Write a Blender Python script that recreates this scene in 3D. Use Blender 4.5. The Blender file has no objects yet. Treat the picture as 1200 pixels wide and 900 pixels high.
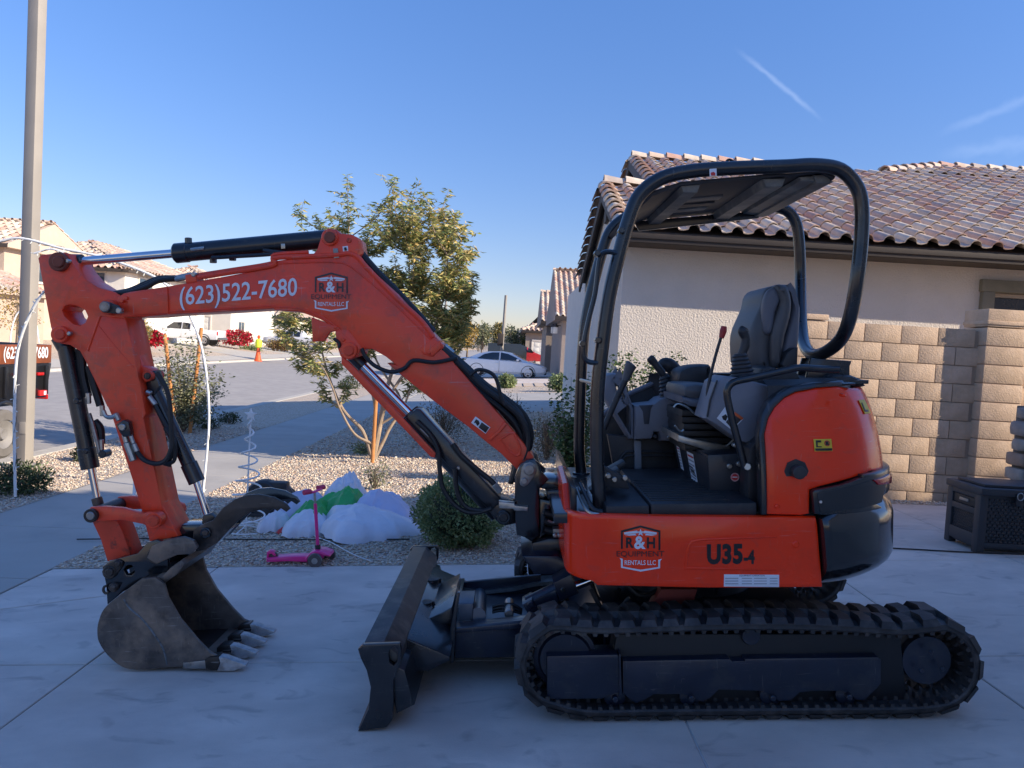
import bpy, bmesh, math, random
import numpy as np
from mathutils import Vector, Matrix, noise
random.seed(7); rng = np.random.default_rng(7)
sc = bpy.context.scene
COL = sc.collection
rad = math.radians

# ------------------------------------------------------------------ camera
EYE = Vector((0, 0, 1.685)); FPX = 900.0
PITCH = rad(2.7); ROLL = rad(3.4)
Fv = Vector((0, math.cos(PITCH), -math.sin(PITCH)))
up0 = Vector((0, math.sin(PITCH), math.cos(PITCH))); rt0 = Vector((1, 0, 0))
Uv = math.cos(ROLL)*up0 - math.sin(ROLL)*rt0
Rv = math.cos(ROLL)*rt0 + math.sin(ROLL)*up0
cd = bpy.data.cameras.new('camera'); cam = bpy.data.objects.new('camera', cd); COL.objects.link(cam)
cd.sensor_width = 36; cd.lens = 36*FPX/1200; cd.clip_start = .05; cd.clip_end = 5000
cam.matrix_world = Matrix(((Rv.x, Uv.x, -Fv.x, EYE.x), (Rv.y, Uv.y, -Fv.y, EYE.y), (Rv.z, Uv.z, -Fv.z, EYE.z), (0, 0, 0, 1)))
sc.camera = cam

# ------------------------------------------------------------------ light
SUN_EL = rad(27); SUN_AZ = rad(109)          # azimuth from +Y towards +X
sunv = Vector((math.sin(SUN_AZ)*math.cos(SUN_EL), math.cos(SUN_AZ)*math.cos(SUN_EL), math.sin(SUN_EL)))
sd = bpy.data.lights.new('sun', 'SUN'); sd.energy = 3.5; sd.angle = rad(.5); sd.color = (1, .87, .70)
so = bpy.data.objects.new('sun', sd); COL.objects.link(so); so.rotation_euler = sunv.to_track_quat('Z', 'Y').to_euler()
so.location = (10, -10, 20)
wd = bpy.data.worlds.new('World'); sc.world = wd; wd.use_nodes = True
nt = wd.node_tree; nt.nodes.clear()
wo = nt.nodes.new('ShaderNodeOutputWorld'); bg = nt.nodes.new('ShaderNodeBackground'); sky = nt.nodes.new('ShaderNodeTexSky')
sky.sky_type = 'NISHITA'; sky.sun_disc = False; sky.sun_elevation = SUN_EL; sky.sun_rotation = SUN_AZ
sky.altitude = 350; sky.air_density = 1.0; sky.dust_density = .25; sky.ozone_density = 2.6
bg.inputs[1].default_value = .15
def wn(t, **k):
    n = nt.nodes.new(t)
    for a, b in k.items(): setattr(n, a, b)
    return n
tc = wn('ShaderNodeTexCoord')
def pixdir(px, py):
    return (Fv + Rv*(px-600)/FPX - Uv*(py-450)/FPX).normalized()
def contrail(p, q, width, strength):
    a, b = pixdir(*p), pixdir(*q); n = a.cross(b).normalized(); t = (b-a).normalized()
    d = wn('ShaderNodeVectorMath', operation='DOT_PRODUCT'); d.inputs[1].default_value = n; nt.links.new(tc.outputs['Generated'], d.inputs[0])
    nz = wn('ShaderNodeTexNoise'); nz.inputs['Scale'].default_value = 45; nt.links.new(tc.outputs['Generated'], nz.inputs[0])
    ad = wn('ShaderNodeMath', operation='MULTIPLY_ADD'); nt.links.new(nz.outputs[0], ad.inputs[0]); ad.inputs[1].default_value = width*1.6
    off = wn('ShaderNodeMath', operation='SUBTRACT'); nt.links.new(d.outputs['Value'], off.inputs[0]); off.inputs[1].default_value = width*.8
    nt.links.new(off.outputs[0], ad.inputs[2])
    ab = wn('ShaderNodeMath', operation='ABSOLUTE'); nt.links.new(ad.outputs[0], ab.inputs[0])
    m1 = wn('ShaderNodeMapRange'); m1.interpolation_type = 'SMOOTHSTEP'; nt.links.new(ab.outputs[0], m1.inputs[0])
    m1.inputs[1].default_value = 0; m1.inputs[2].default_value = width; m1.inputs[3].default_value = strength; m1.inputs[4].default_value = 0
    e = wn('ShaderNodeVectorMath', operation='DOT_PRODUCT'); e.inputs[1].default_value = t; nt.links.new(tc.outputs['Generated'], e.inputs[0])
    a0, b0 = a.dot(t), b.dot(t); mid = (a0+b0)/2; hf = (b0-a0)/2
    s = wn('ShaderNodeMath', operation='SUBTRACT'); nt.links.new(e.outputs['Value'], s.inputs[0]); s.inputs[1].default_value = mid
    s2 = wn('ShaderNodeMath', operation='ABSOLUTE'); nt.links.new(s.outputs[0], s2.inputs[0])
    m2 = wn('ShaderNodeMapRange'); m2.interpolation_type = 'SMOOTHSTEP'; nt.links.new(s2.outputs[0], m2.inputs[0])
    m2.inputs[1].default_value = hf*.3; m2.inputs[2].default_value = hf; m2.inputs[3].default_value = 1; m2.inputs[4].default_value = 0
    g = wn('ShaderNodeVectorMath', operation='DOT_PRODUCT'); g.inputs[1].default_value = a; nt.links.new(tc.outputs['Generated'], g.inputs[0])
    g2 = wn('ShaderNodeMath', operation='GREATER_THAN'); g2.inputs[1].default_value = .5; nt.links.new(g.outputs['Value'], g2.inputs[0])
    x = wn('ShaderNodeMath', operation='MULTIPLY'); nt.links.new(m1.outputs[0], x.inputs[0]); nt.links.new(m2.outputs[0], x.inputs[1])
    y = wn('ShaderNodeMath', operation='MULTIPLY'); nt.links.new(x.outputs[0], y.inputs[0]); nt.links.new(g2.outputs[0], y.inputs[1])
    return y.outputs[0]
gm = wn('ShaderNodeGamma'); gm.inputs[1].default_value = 1.0; nt.links.new(sky.outputs[0], gm.inputs[0])
hs = wn('ShaderNodeHueSaturation'); hs.inputs['Saturation'].default_value = 1.22; hs.inputs['Value'].default_value = 1.0; nt.links.new(gm.outputs[0], hs.inputs['Color'])
tint = wn('ShaderNodeMix', data_type='RGBA', blend_type='MULTIPLY'); tint.inputs[0].default_value = 1; nt.links.new(hs.outputs[0], tint.inputs[6]); tint.inputs[7].default_value = (.97, .82, .94, 1)
sx = wn('ShaderNodeSeparateXYZ'); nt.links.new(tc.outputs['Generated'], sx.inputs[0])
zr = wn('ShaderNodeMapRange'); nt.links.new(sx.outputs[2], zr.inputs[0]); zr.inputs[1].default_value = 0; zr.inputs[2].default_value = .8; zr.inputs[3].default_value = .42; zr.inputs[4].default_value = 1.0
zm_n = wn('ShaderNodeVectorMath', operation='SCALE'); nt.links.new(tint.outputs[2], zm_n.inputs[0]); nt.links.new(zr.outputs[0], zm_n.inputs['Scale'])
cur = zm_n.outputs[0]
for p, q, w, s in (((858, 52), (970, 146), .0042, .055), ((1090, 160), (1260, 95), .008, .03), ((1090, 182), (1260, 160), .011, .028)):
    mx = wn('ShaderNodeMix', data_type='RGBA'); nt.links.new(contrail(p, q, w, s), mx.inputs[0]); nt.links.new(cur, mx.inputs[6]); mx.inputs[7].default_value = (7.5, 7.8, 8.2, 1)
    cur = mx.outputs[2]
nt.links.new(cur, bg.inputs[0]); nt.links.new(bg.outputs[0], wo.inputs[0])
sc.view_settings.view_transform = 'Standard'; sc.view_settings.look = 'None'; sc.view_settings.gamma = 1; sc.view_settings.exposure = 1.17
sc.render.engine = 'CYCLES'

# ------------------------------------------------------------------ pixel helpers (1200x900 photo pixels -> points of the place)
def ray(px, py): return Fv + Rv*(px-600)/FPX - Uv*(py-450)/FPX
def at_y(px, py, Y):
    d = ray(px, py); return EYE + d*((Y-EYE.y)/d.y)
def ground_z(x):
    ks = [(-60, .6), (-28, .5), (-19.3, -.33), (-19.1, -.45), (-13, -.38), (-7.25, -.45), (-7.05, -.33), (-5.07, -.28), (-3.5, -.245), (3.5, .245), (9, .35), (60, .5)]
    if x <= ks[0][0]: return ks[0][1]
    for (a, za), (b, zb) in zip(ks, ks[1:]):
        if x <= b: return za + (zb-za)*(x-a)/(b-a)
    return ks[-1][1]
def at_g(px, py):
    d = ray(px, py); z = 0
    for _ in range(30):
        t = (z-EYE.z)/d.z; p = EYE + d*t; z = ground_z(p.x)
    return p

# ------------------------------------------------------------------ object helpers
def tag(o, label=None, cat=None, group=None, kind=None):
    if label: o['label'] = label
    if cat: o['category'] = cat
    if group: o['group'] = group
    if kind: o['kind'] = kind
    return o
def empty(name, loc=(0, 0, 0), rot=(0, 0, 0)):
    o = bpy.data.objects.new(name, None); COL.objects.link(o); o.location = loc; o.rotation_euler = rot; o.empty_display_size = .2
    return o
def finish(me, angle=35):
    me.polygons.foreach_set('use_smooth', [True]*len(me.polygons))
    me.set_sharp_from_angle(angle=rad(angle)); me.update()
def part(name, src, mat, parent=None, angle=35, kind=None):
    if isinstance(src, bmesh.types.BMesh):
        me = bpy.data.meshes.new(name); src.to_mesh(me); src.free()
    else: me = src; me.name = name
    if mat is not None:
        me.materials.clear()
        for m in (mat if isinstance(mat, (list, tuple)) else [mat]): me.materials.append(m)
    finish(me, angle)
    o = bpy.data.objects.new(name, me); COL.objects.link(o)
    if parent: o.parent = parent
    if kind: o['kind'] = kind
    return o
def link_copy(src, parent=None, loc=None, rot=None):
    o = src.copy(); COL.objects.link(o)
    for k in list(o.keys()):
        if k in ('label', 'category', 'group') and parent: del o[k]
    if parent: o.parent = parent
    if loc is not None: o.location = loc
    if rot is not None: o.rotation_euler = rot
    return o
def copy_tree(o, parent=None, loc=None, rot=None):
    kids = list(o.children); c = o.copy(); COL.objects.link(c); c.parent = parent
    if loc is not None: c.location = loc
    if rot is not None: c.rotation_euler = rot
    for k in kids: copy_tree(k, c)
    return c
def merge(bm, other):
    me = bpy.data.meshes.new('tmp'); other.to_mesh(me); other.free(); bm.from_mesh(me); bpy.data.meshes.remove(me); return bm
def addmesh(bm, me):
    bm.from_mesh(me); bpy.data.meshes.remove(me); return bm

def plate_mesh(pts, y0, y1, bevel=.003, holes=(), res=1):
    """outline in XZ, solid from y0 to y1, rounded edges"""
    cu = bpy.data.curves.new('c', 'CURVE'); cu.dimensions = '2D'; cu.fill_mode = 'BOTH'
    th = abs(y1-y0)/2; b = min(bevel, th*.9)
    cu.extrude = th-b; cu.bevel_depth = b; cu.bevel_resolution = res; cu.offset = -b
    for ring in [pts]+list(holes):
        sp = cu.splines.new('POLY'); sp.points.add(len(ring)-1); sp.use_cyclic_u = True
        area = sum(ring[i][0]*ring[(i+1) % len(ring)][1]-ring[(i+1) % len(ring)][0]*ring[i][1] for i in range(len(ring)))
        rr = list(ring)
        if (area < 0) == (ring is pts): rr = rr[::-1]
        for q, p in zip(sp.points, rr): q.co = (p[0], p[1], 0, 1)
    o = bpy.data.objects.new('c', cu)
    me = bpy.data.meshes.new_from_object(o); bpy.data.objects.remove(o); bpy.data.curves.remove(cu)
    ym = (y0+y1)/2
    n = len(me.vertices); co = np.empty(n*3); me.vertices.foreach_get('co', co); co = co.reshape(-1, 3)
    out = np.column_stack([co[:, 0], ym-co[:, 2], co[:, 1]]); me.vertices.foreach_set('co', out.ravel()); me.update()
    bm = bmesh.new(); bm.from_mesh(me); bpy.data.meshes.remove(me)
    bmesh.ops.remove_doubles(bm, verts=bm.verts, dist=1e-5)
    return bm
def smooth_ring(pts, n=4):
    out = []; N = len(pts)
    for i in range(N):
        p0, p1, p2, p3 = (np.array(pts[(i+k) % N], float) for k in (-1, 0, 1, 2))
        for j in range(n):
            t = j/n
            out.append(tuple(.5*((2*p1)+(-p0+p2)*t+(2*p0-5*p1+4*p2-p3)*t*t+(-p0+3*p1-3*p2+p3)*t**3)))
    return out
def catmull(pts, n=6):
    P = [Vector(p) for p in pts]
    if len(P) < 3: return P
    P = [P[0]*2-P[1]]+P+[P[-1]*2-P[-2]]; out = []
    for i in range(1, len(P)-2):
        p0, p1, p2, p3 = P[i-1:i+3]
        for j in range(n):
            t = j/n
            out.append(.5*((2*p1)+(-p0+p2)*t+(2*p0-5*p1+4*p2-p3)*t*t+(-p0+3*p1-3*p2+p3)*t**3))
    out.append(P[-2]); return out
def add_tube(bm, pts, r, seg=10, smooth=6, closed=False, cap=True):
    P = catmull(pts, smooth) if smooth > 1 and not closed else [Vector(p) for p in pts]
    n = len(P); rs = r if isinstance(r, (list, tuple)) else None
    T = []
    for i in range(n):
        a = P[(i-1) % n] if (i > 0 or closed) else P[0]; b = P[(i+1) % n] if (i < n-1 or closed) else P[-1]
        T.append((b-a).normalized())
    u = T[0].orthogonal().normalized(); rings = []
    for i in range(n):
        u = (u-T[i]*u.dot(T[i])).normalized(); v = T[i].cross(u)
        if rs: f = i/(n-1)*(len(rs)-1); k = min(int(f), len(rs)-2); rr = rs[k]+(rs[k+1]-rs[k])*(f-k)
        else: rr = r
        rings.append([bm.verts.new(P[i]+(u*math.cos(2*math.pi*j/seg)+v*math.sin(2*math.pi*j/seg))*rr) for j in range(seg)])
    for i in range(n if closed else n-1):
        A, B = rings[i], rings[(i+1) % n]
        for j in range(seg): bm.faces.new((A[j], A[(j+1) % seg], B[(j+1) % seg], B[j]))
    if cap and not closed:
        bm.faces.new(rings[0][::-1]); bm.faces.new(rings[-1])
    return bm
def tube(pts, r, seg=10, smooth=6, closed=False): return add_tube(bmesh.new(), pts, r, seg, smooth, closed)
def add_cyl(bm, a, b, r, seg=20, r2=None, ch=.0):
    a, b = Vector(a), Vector(b); r2 = r if r2 is None else r2; d = (b-a).normalized()
    prof = [(0, r), (1, r2)] if not ch else None
    L = (b-a).length
    sts = [(0, r), (L, r2)] if not ch else [(0, r-ch), (ch, r), (L-ch, r2), (L, r2-ch)]
    u = d.orthogonal().normalized(); v = d.cross(u); rings = []
    for t, rr in sts: rings.append([bm.verts.new(a+d*t+(u*math.cos(2*math.pi*j/seg)+v*math.sin(2*math.pi*j/seg))*rr) for j in range(seg)])
    for A, B in zip(rings, rings[1:]):
        for j in range(seg): bm.faces.new((A[j], A[(j+1) % seg], B[(j+1) % seg], B[j]))
    bm.faces.new(rings[0][::-1]); bm.faces.new(rings[-1]); return bm
def cyl(a, b, r, seg=20, r2=None, ch=.003): return add_cyl(bmesh.new(), a, b, r, seg, r2, ch)
def add_box(bm, c, s, bevel=0, rot=None):
    t = bmesh.new(); bmesh.ops.create_cube(t, size=1)
    for v in t.verts: v.co = Vector((v.co.x*s[0], v.co.y*s[1], v.co.z*s[2]))
    if bevel: bmesh.ops.bevel(t, geom=t.edges[:], offset=bevel, segments=2, profile=.6, affect='EDGES')
    M = Matrix.Translation(Vector(c)) @ (rot.to_4x4() if rot is not None else Matrix.Identity(4))
    bmesh.ops.transform(t, matrix=M, verts=t.verts); return merge(bm, t)
def box(c, s, bevel=0, rot=None): return add_box(bmesh.new(), c, s, bevel, rot)
def add_bar(bm, a, b, w, h, bevel=.002):
    a, b = Vector(a), Vector(b); d = b-a; q = d.to_track_quat('X', 'Z').to_matrix()
    return add_box(bm, (a+b)/2, (d.length, w, h), bevel, q)
def add_lathe(bm, prof, o=(0, 0, 0), axis='Z', seg=24):
    rings = []
    for r, h in prof:
        ring = []
        for j in range(seg):
            c, s = math.cos(2*math.pi*j/seg)*r, math.sin(2*math.pi*j/seg)*r
            p = (c, s, h) if axis == 'Z' else ((c, -h, s) if axis == 'Y' else (h, c, s))
            ring.append(bm.verts.new(Vector(o)+Vector(p)))
        rings.append(ring)
    for A, B in zip(rings, rings[1:]):
        for j in range(seg): bm.faces.new((A[j], A[(j+1) % seg], B[(j+1) % seg], B[j]))
    if len(prof) > 2 and min(prof[0][0], prof[-1][0]) > .5*max(p[0] for p in prof):
        for j in range(seg): bm.faces.new((rings[-1][j], rings[-1][(j+1) % seg], rings[0][(j+1) % seg], rings[0][j]))
    else: bm.faces.new(rings[0][::-1]); bm.faces.new(rings[-1])
    bmesh.ops.recalc_face_normals(bm, faces=bm.faces)
    return bm
def lathe(*a, **k): return add_lathe(bmesh.new(), *a, **k)
def quad_mesh(name, V, F):
    me = bpy.data.meshes.new(name); me.from_pydata(V, [], F); me.update(); return me
def arr_mesh(name, V, F, matidx=None):
    """V (n,3), F (m,k) arrays of equal-size faces"""
    me = bpy.data.meshes.new(name); k = F.shape[1]
    me.vertices.add(len(V)); me.vertices.foreach_set('co', V.astype(np.float32).ravel())
    me.loops.add(F.size); me.loops.foreach_set('vertex_index', F.astype(np.int32).ravel())
    me.polygons.add(len(F)); me.polygons.foreach_set('loop_start', np.arange(0, F.size, k, dtype=np.int32))
    if matidx is not None: me.polygons.foreach_set('material_index', matidx.astype(np.int32))
    me.update(calc_edges=True); return me

def text_mesh(s, A, B, T, off=.018, font_space=1.0):
    """fit text s into the frame: A left-bottom, B right-bottom, T left-top (3D points)"""
    cu = bpy.data.curves.new('t', 'FONT'); cu.body = s; cu.size = 1; cu.offset = off; cu.resolution_u = 3; cu.space_character = font_space
    o = bpy.data.objects.new('t', cu); me = bpy.data.meshes.new_from_object(o); bpy.data.objects.remove(o); bpy.data.curves.remove(cu)
    n = len(me.vertices); co = np.empty(n*3); me.vertices.foreach_get('co', co); co = co.reshape(-1, 3)
    lo, hi = co.min(0), co.max(0); u = (co[:, 0]-lo[0])/(hi[0]-lo[0]); v = (co[:, 1]-lo[1])/(hi[1]-lo[1])
    A, B, T = (np.array(p) for p in (A, B, T))
    out = A+np.outer(u, B-A)+np.outer(v, T-A); me.vertices.foreach_set('co', out.ravel()); me.update(); return me

# ------------------------------------------------------------------ materials
MATS = {}
def mat(name, col, rough=.5, metal=0, var=.12, vscale=6, bump=0, bscale=60, coat=0, col2=None, c2amt=.5, c2scale=3, spec=.5, detail=6, emit=None, sheen=0, trans=0, leaf=0, coord='Object', c2lo=.5, c2hi=.65, stretch=None, scratch=0, spots=0, broom=0):
    if name in MATS: return MATS[name]
    m = bpy.data.materials.new(name); m.use_nodes = True; n = m.node_tree; N = n.nodes; L = n.links
    b = N['Principled BSDF']; MATS[name] = m
    b.inputs['Roughness'].default_value = rough; b.inputs['Metallic'].default_value = metal
    b.inputs['Coat Weight'].default_value = coat; b.inputs['Coat Roughness'].default_value = .12
    b.inputs['Specular IOR Level'].default_value = spec
    if sheen: b.inputs['Sheen Weight'].default_value = sheen
    if trans: b.inputs['Transmission Weight'].default_value = trans
    tcn = N.new('ShaderNodeTexCoord'); co = tcn.outputs[coord]
    if stretch: mp = N.new('ShaderNodeMapping'); mp.inputs['Scale'].default_value = stretch; L.new(co, mp.inputs[0]); co = mp.outputs[0]
    nz = N.new('ShaderNodeTexNoise'); nz.inputs['Scale'].default_value = vscale; nz.inputs['Detail'].default_value = detail; L.new(co, nz.inputs[0])
    mr = N.new('ShaderNodeMapRange'); L.new(nz.outputs[0], mr.inputs[0]); mr.inputs[1].default_value = .3; mr.inputs[2].default_value = .7
    mr.inputs[3].default_value = 1-var; mr.inputs[4].default_value = 1+var
    base = N.new('ShaderNodeMix'); base.data_type = 'RGBA'; base.blend_type = 'MULTIPLY'; base.inputs[0].default_value = 1
    base.inputs[6].default_value = (*col, 1); L.new(mr.outputs[0], base.inputs[7]); out = base.outputs[2]
    if col2:
        n2 = N.new('ShaderNodeTexNoise'); n2.inputs['Scale'].default_value = c2scale; n2.inputs['Detail'].default_value = 8; n2.inputs['Roughness'].default_value = .65; L.new(co, n2.inputs[0])
        r2 = N.new('ShaderNodeMapRange'); L.new(n2.outputs[0], r2.inputs[0]); r2.inputs[1].default_value = c2lo; r2.inputs[2].default_value = c2hi; r2.inputs[3].default_value = 0; r2.inputs[4].default_value = c2amt
        mx = N.new('ShaderNodeMix'); mx.data_type = 'RGBA'; L.new(r2.outputs[0], mx.inputs[0]); L.new(out, mx.inputs[6]); mx.inputs[7].default_value = (*col2, 1); out = mx.outputs[2]
    for amt, sc_, lo_, hi_, cc in (((scratch, (7, 7, 120), .66, .72, (.55, .5, .46)), (scratch, (110, 9, 9), .67, .72, (.5, .45, .4))) if scratch else ()) + (((spots, (4, 7, 4) if broom else (14, 14, 14), .58, .70, (.10, .095, .09)),) if spots else ()):
        ms_ = N.new('ShaderNodeMapping'); ms_.inputs['Scale'].default_value = sc_; ms_.inputs['Rotation'].default_value = (.3, .5, .2) if scratch else (0, 0, 0); L.new(tcn.outputs[coord], ms_.inputs[0])
        n3 = N.new('ShaderNodeTexNoise'); n3.inputs['Scale'].default_value = 1; n3.inputs['Detail'].default_value = 5; n3.inputs['Distortion'].default_value = .9; L.new(ms_.outputs[0], n3.inputs[0])
        r3 = N.new('ShaderNodeMapRange'); L.new(n3.outputs[0], r3.inputs[0]); r3.inputs[1].default_value = lo_; r3.inputs[2].default_value = hi_; r3.inputs[4].default_value = amt
        m3 = N.new('ShaderNodeMix'); m3.data_type = 'RGBA'; L.new(r3.outputs[0], m3.inputs[0]); L.new(out, m3.inputs[6]); m3.inputs[7].default_value = (*cc, 1); out = m3.outputs[2]
    L.new(out, b.inputs['Base Color'])
    rr = N.new('ShaderNodeMapRange'); L.new(nz.outputs[0], rr.inputs[0]); rr.inputs[3].default_value = max(.02, rough-.08); rr.inputs[4].default_value = min(1, rough+.1); L.new(rr.outputs[0], b.inputs['Roughness'])
    if bump:
        nb = N.new('ShaderNodeTexNoise'); nb.inputs['Scale'].default_value = bscale; nb.inputs['Detail'].default_value = 4; L.new(co, nb.inputs[0])
        bp = N.new('ShaderNodeBump'); bp.inputs['Strength'].default_value = 1; bp.inputs['Distance'].default_value = bump; L.new(nb.outputs[0], bp.inputs['Height']); L.new(bp.outputs[0], b.inputs['Normal'])
    if broom:
        mb = N.new('ShaderNodeMapping'); mb.inputs['Scale'].default_value = (6, 320, 6); L.new(tcn.outputs[coord], mb.inputs[0]); nb2 = N.new('ShaderNodeTexNoise'); nb2.inputs['Scale'].default_value = 1; L.new(mb.outputs[0], nb2.inputs[0])
        b2 = N.new('ShaderNodeBump'); b2.inputs['Distance'].default_value = broom; L.new(nb2.outputs[0], b2.inputs['Height'])
        if bump: L.new(bp.outputs[0], b2.inputs['Normal'])
        L.new(b2.outputs[0], b.inputs['Normal'])
    if leaf:
        tl = N.new('ShaderNodeBsdfTranslucent'); L.new(out, tl.inputs[0]); ms = N.new('ShaderNodeMixShader'); ms.inputs[0].default_value = leaf; L.new(b.outputs[0], ms.inputs[1]); L.new(tl.outputs[0], ms.inputs[2]); L.new(ms.outputs[0], N['Material Output'].inputs[0])
    if emit: b.inputs['Emission Color'].default_value = (*emit, 1); b.inputs['Emission Strength'].default_value = 1
    return m
orange = mat('orange_paint', (1.0, .042, .004), .24, var=.05, vscale=3, coat=.3, spec=.35, scratch=.12, spots=.10, col2=(.62, .035, .01), c2amt=.25, c2scale=5, bump=.0006, bscale=9)
orange_w = mat('weathered_orange_paint', (.90, .060, .014), .42, scratch=.25, spots=.22, var=.10, vscale=4, coat=.25, col2=(.36, .060, .03), c2amt=.45, c2scale=7, bump=.0008, bscale=14)
orange_s = mat('scuffed_orange_paint', (.72, .060, .02), .5, var=.14, vscale=8, col2=(.07, .035, .025), c2amt=.8, c2scale=11, bump=.001, bscale=30, c2lo=.56, c2hi=.66)
blackp = mat('black_paint', (.012, .013, .016), .28, scratch=.10, var=.3, coat=.4, col2=(.05, .05, .05), c2amt=.25, c2scale=9)
blackg = mat('gloss_black_casting', (.008, .009, .012), .16, var=.2, coat=.8, bump=.0012, bscale=5)
sky_tinted_black = mat('sky_tinted_frame_paint', (.010, .014, .028), .33, scratch=.10, var=.25, coat=.2, col2=(.06, .055, .05), c2amt=.35, c2scale=8)  # black frame paint with the blue of skylight mixed into its colour
rubber = mat('track_rubber', (.026, .024, .025), .62, var=.35, vscale=12, bump=.0015, bscale=70, col2=(.11, .095, .085), c2amt=.55, c2scale=6)
hoser = mat('hose_rubber', (.012, .012, .013), .5, var=.3, bump=.001, bscale=90)
plastic = mat('grey_cab_plastic', (.20, .205, .235), .5, var=.08, bump=.0004, bscale=300, col2=(.2, .19, .18), c2amt=.2, c2scale=9)
plasticd = mat('dark_cab_plastic', (.022, .023, .027), .5, var=.2, bump=.0005, bscale=200, col2=(.09, .085, .08), c2amt=.25, c2scale=7)
vinyl = mat('seat_vinyl', (.075, .075, .08), .45, var=.15, bump=.0004, bscale=400)
vinylg = mat('grey_seat_shell', (.12, .125, .15), .5, var=.1)
chrome = mat('chrome_rod', (.75, .76, .78), .09, 1, var=.04)
steel = mat('worn_steel', (.30, .29, .28), .38, .85, var=.25, vscale=14, bump=.0008, bscale=50, col2=(.10, .08, .07), c2amt=.7, c2scale=9)
steeld = mat('dark_worn_steel', (.055, .045, .040), .42, .55, scratch=.4, var=.35, vscale=9, bump=.0012, bscale=40, col2=(.17, .12, .095), c2amt=.75, c2scale=6)
bucketm = mat('scraped_bucket_steel', (.105, .085, .073), .42, .30, scratch=.28, var=.35, vscale=14, bump=.0012, bscale=35, col2=(.26, .185, .135), c2amt=.85, c2scale=3.6, c2lo=.48, c2hi=.62)
galv = mat('zinc_fitting', (.42, .41, .38), .35, .9, var=.2, vscale=30)
white_d = mat('white_decal', (.74, .76, .80), .45, var=.04)
grey_d = mat('dark_grey_decal', (.05, .04, .04), .45, var=.05)
black_d = mat('black_decal', (.010, .010, .012), .4, var=.05)
yellow_d = mat('yellow_decal', (.72, .50, .03), .45, var=.05)
red_d = mat('red_decal', (.6, .03, .03), .4, var=.05)
redlens = mat('red_reflector', (.45, .012, .012), .2, var=.1, coat=.6)
# ================================================================== SETTING
concrete = mat('driveway_concrete', (.62, .535, .46), .78, spots=.30, broom=.0010, var=.16, vscale=2.0, bump=.0012, bscale=110, col2=(.46, .40, .355), c2amt=.8, c2scale=1.5, detail=10, stretch=(.8, 1.3, 1), c2lo=.44, c2hi=.72)
concrete2 = mat('sidewalk_concrete', (.40, .375, .33), .8, var=.08, vscale=1.5, bump=.001, bscale=130, col2=(.32, .30, .27), c2amt=.5, c2scale=1.6)
asphalt = mat('street_asphalt', (.33, .305, .275), .85, var=.12, vscale=3, bump=.003, bscale=120, col2=(.38, .35, .31), c2amt=.6, c2scale=.5)
jointm = mat('joint_filler', (.17, .165, .16), .9)
curbm = mat('curb_concrete', (.45, .42, .36), .8, var=.1, bump=.001)
dirt = mat('desert_soil', (.42, .32, .22), .95, var=.15, vscale=2, bump=.01, bscale=15)
def gravel_mat():
    m = bpy.data.materials.new('desert_gravel'); m.use_nodes = True; N = m.node_tree.nodes; L = m.node_tree.links; b = N['Principled BSDF']; b.inputs['Roughness'].default_value = .85
    tcn = N.new('ShaderNodeTexCoord'); v = N.new('ShaderNodeTexVoronoi'); v.inputs['Scale'].default_value = 42; L.new(tcn.outputs['Object'], v.inputs[0])
    cr = N.new('ShaderNodeValToRGB'); L.new(v.outputs['Color'], cr.inputs[0]); e = cr.color_ramp.elements
    e[0].color = (.28, .20, .14, 1); e[1].color = (.74, .66, .54, 1)
    for p_, c_ in ((.3, (.46, .36, .26, 1)), (.55, (.60, .49, .36, 1)), (.75, (.52, .45, .37, 1))): k = e.new(p_); k.color = c_
    L.new(cr.outputs[0], b.inputs['Base Color'])
    bp = N.new('ShaderNodeBump'); bp.inputs['Distance'].default_value = .02; bp.invert = True; L.new(v.outputs['Distance'], bp.inputs['Height']); L.new(bp.outputs[0], b.inputs['Normal']); return m
gravelm = gravel_mat()
XK = [-60, -28, -19.3, -19.1, -13, -7.25, -7.05, -5.07, -3.5, 3.5, 9, 60]
def sheet(name, x0, x1, y0, y1, dz, mt, ny=1, thick=0):
    xs = [x0]+[x for x in XK if x0 < x < x1]+[x1]; V, F = [], []
    for j in range(ny+1):
        y = y0+(y1-y0)*j/ny
        for x in xs: V.append((x, y, ground_z(x)+dz))
    n = len(xs)
    for j in range(ny):
        for i in range(n-1): a = j*n+i; F.append((a, a+1, a+n+1, a+n))
    o = part(name, quad_mesh(name, V, F), mt); o['kind'] = 'structure'; return o
# far earth sheet
V, F = [], []; xs = [-3000, -60, -28, -19.3, -19.1, -13, -7.25, -7.05, -5.07, -3.5, 3.5, 9, 60, 3000]
for y in (-60, 0, 60, 300, 3500):
    for x in xs: V.append((x, y, ground_z(max(-60, min(60, x)))-.05))
n = len(xs)
for j in range(4):
    for i in range(n-1): a = j*n+i; F.append((a, a+1, a+n+1, a+n))
o = part('ground', quad_mesh('ground', V, F), dirt); o['kind'] = 'structure'

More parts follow.
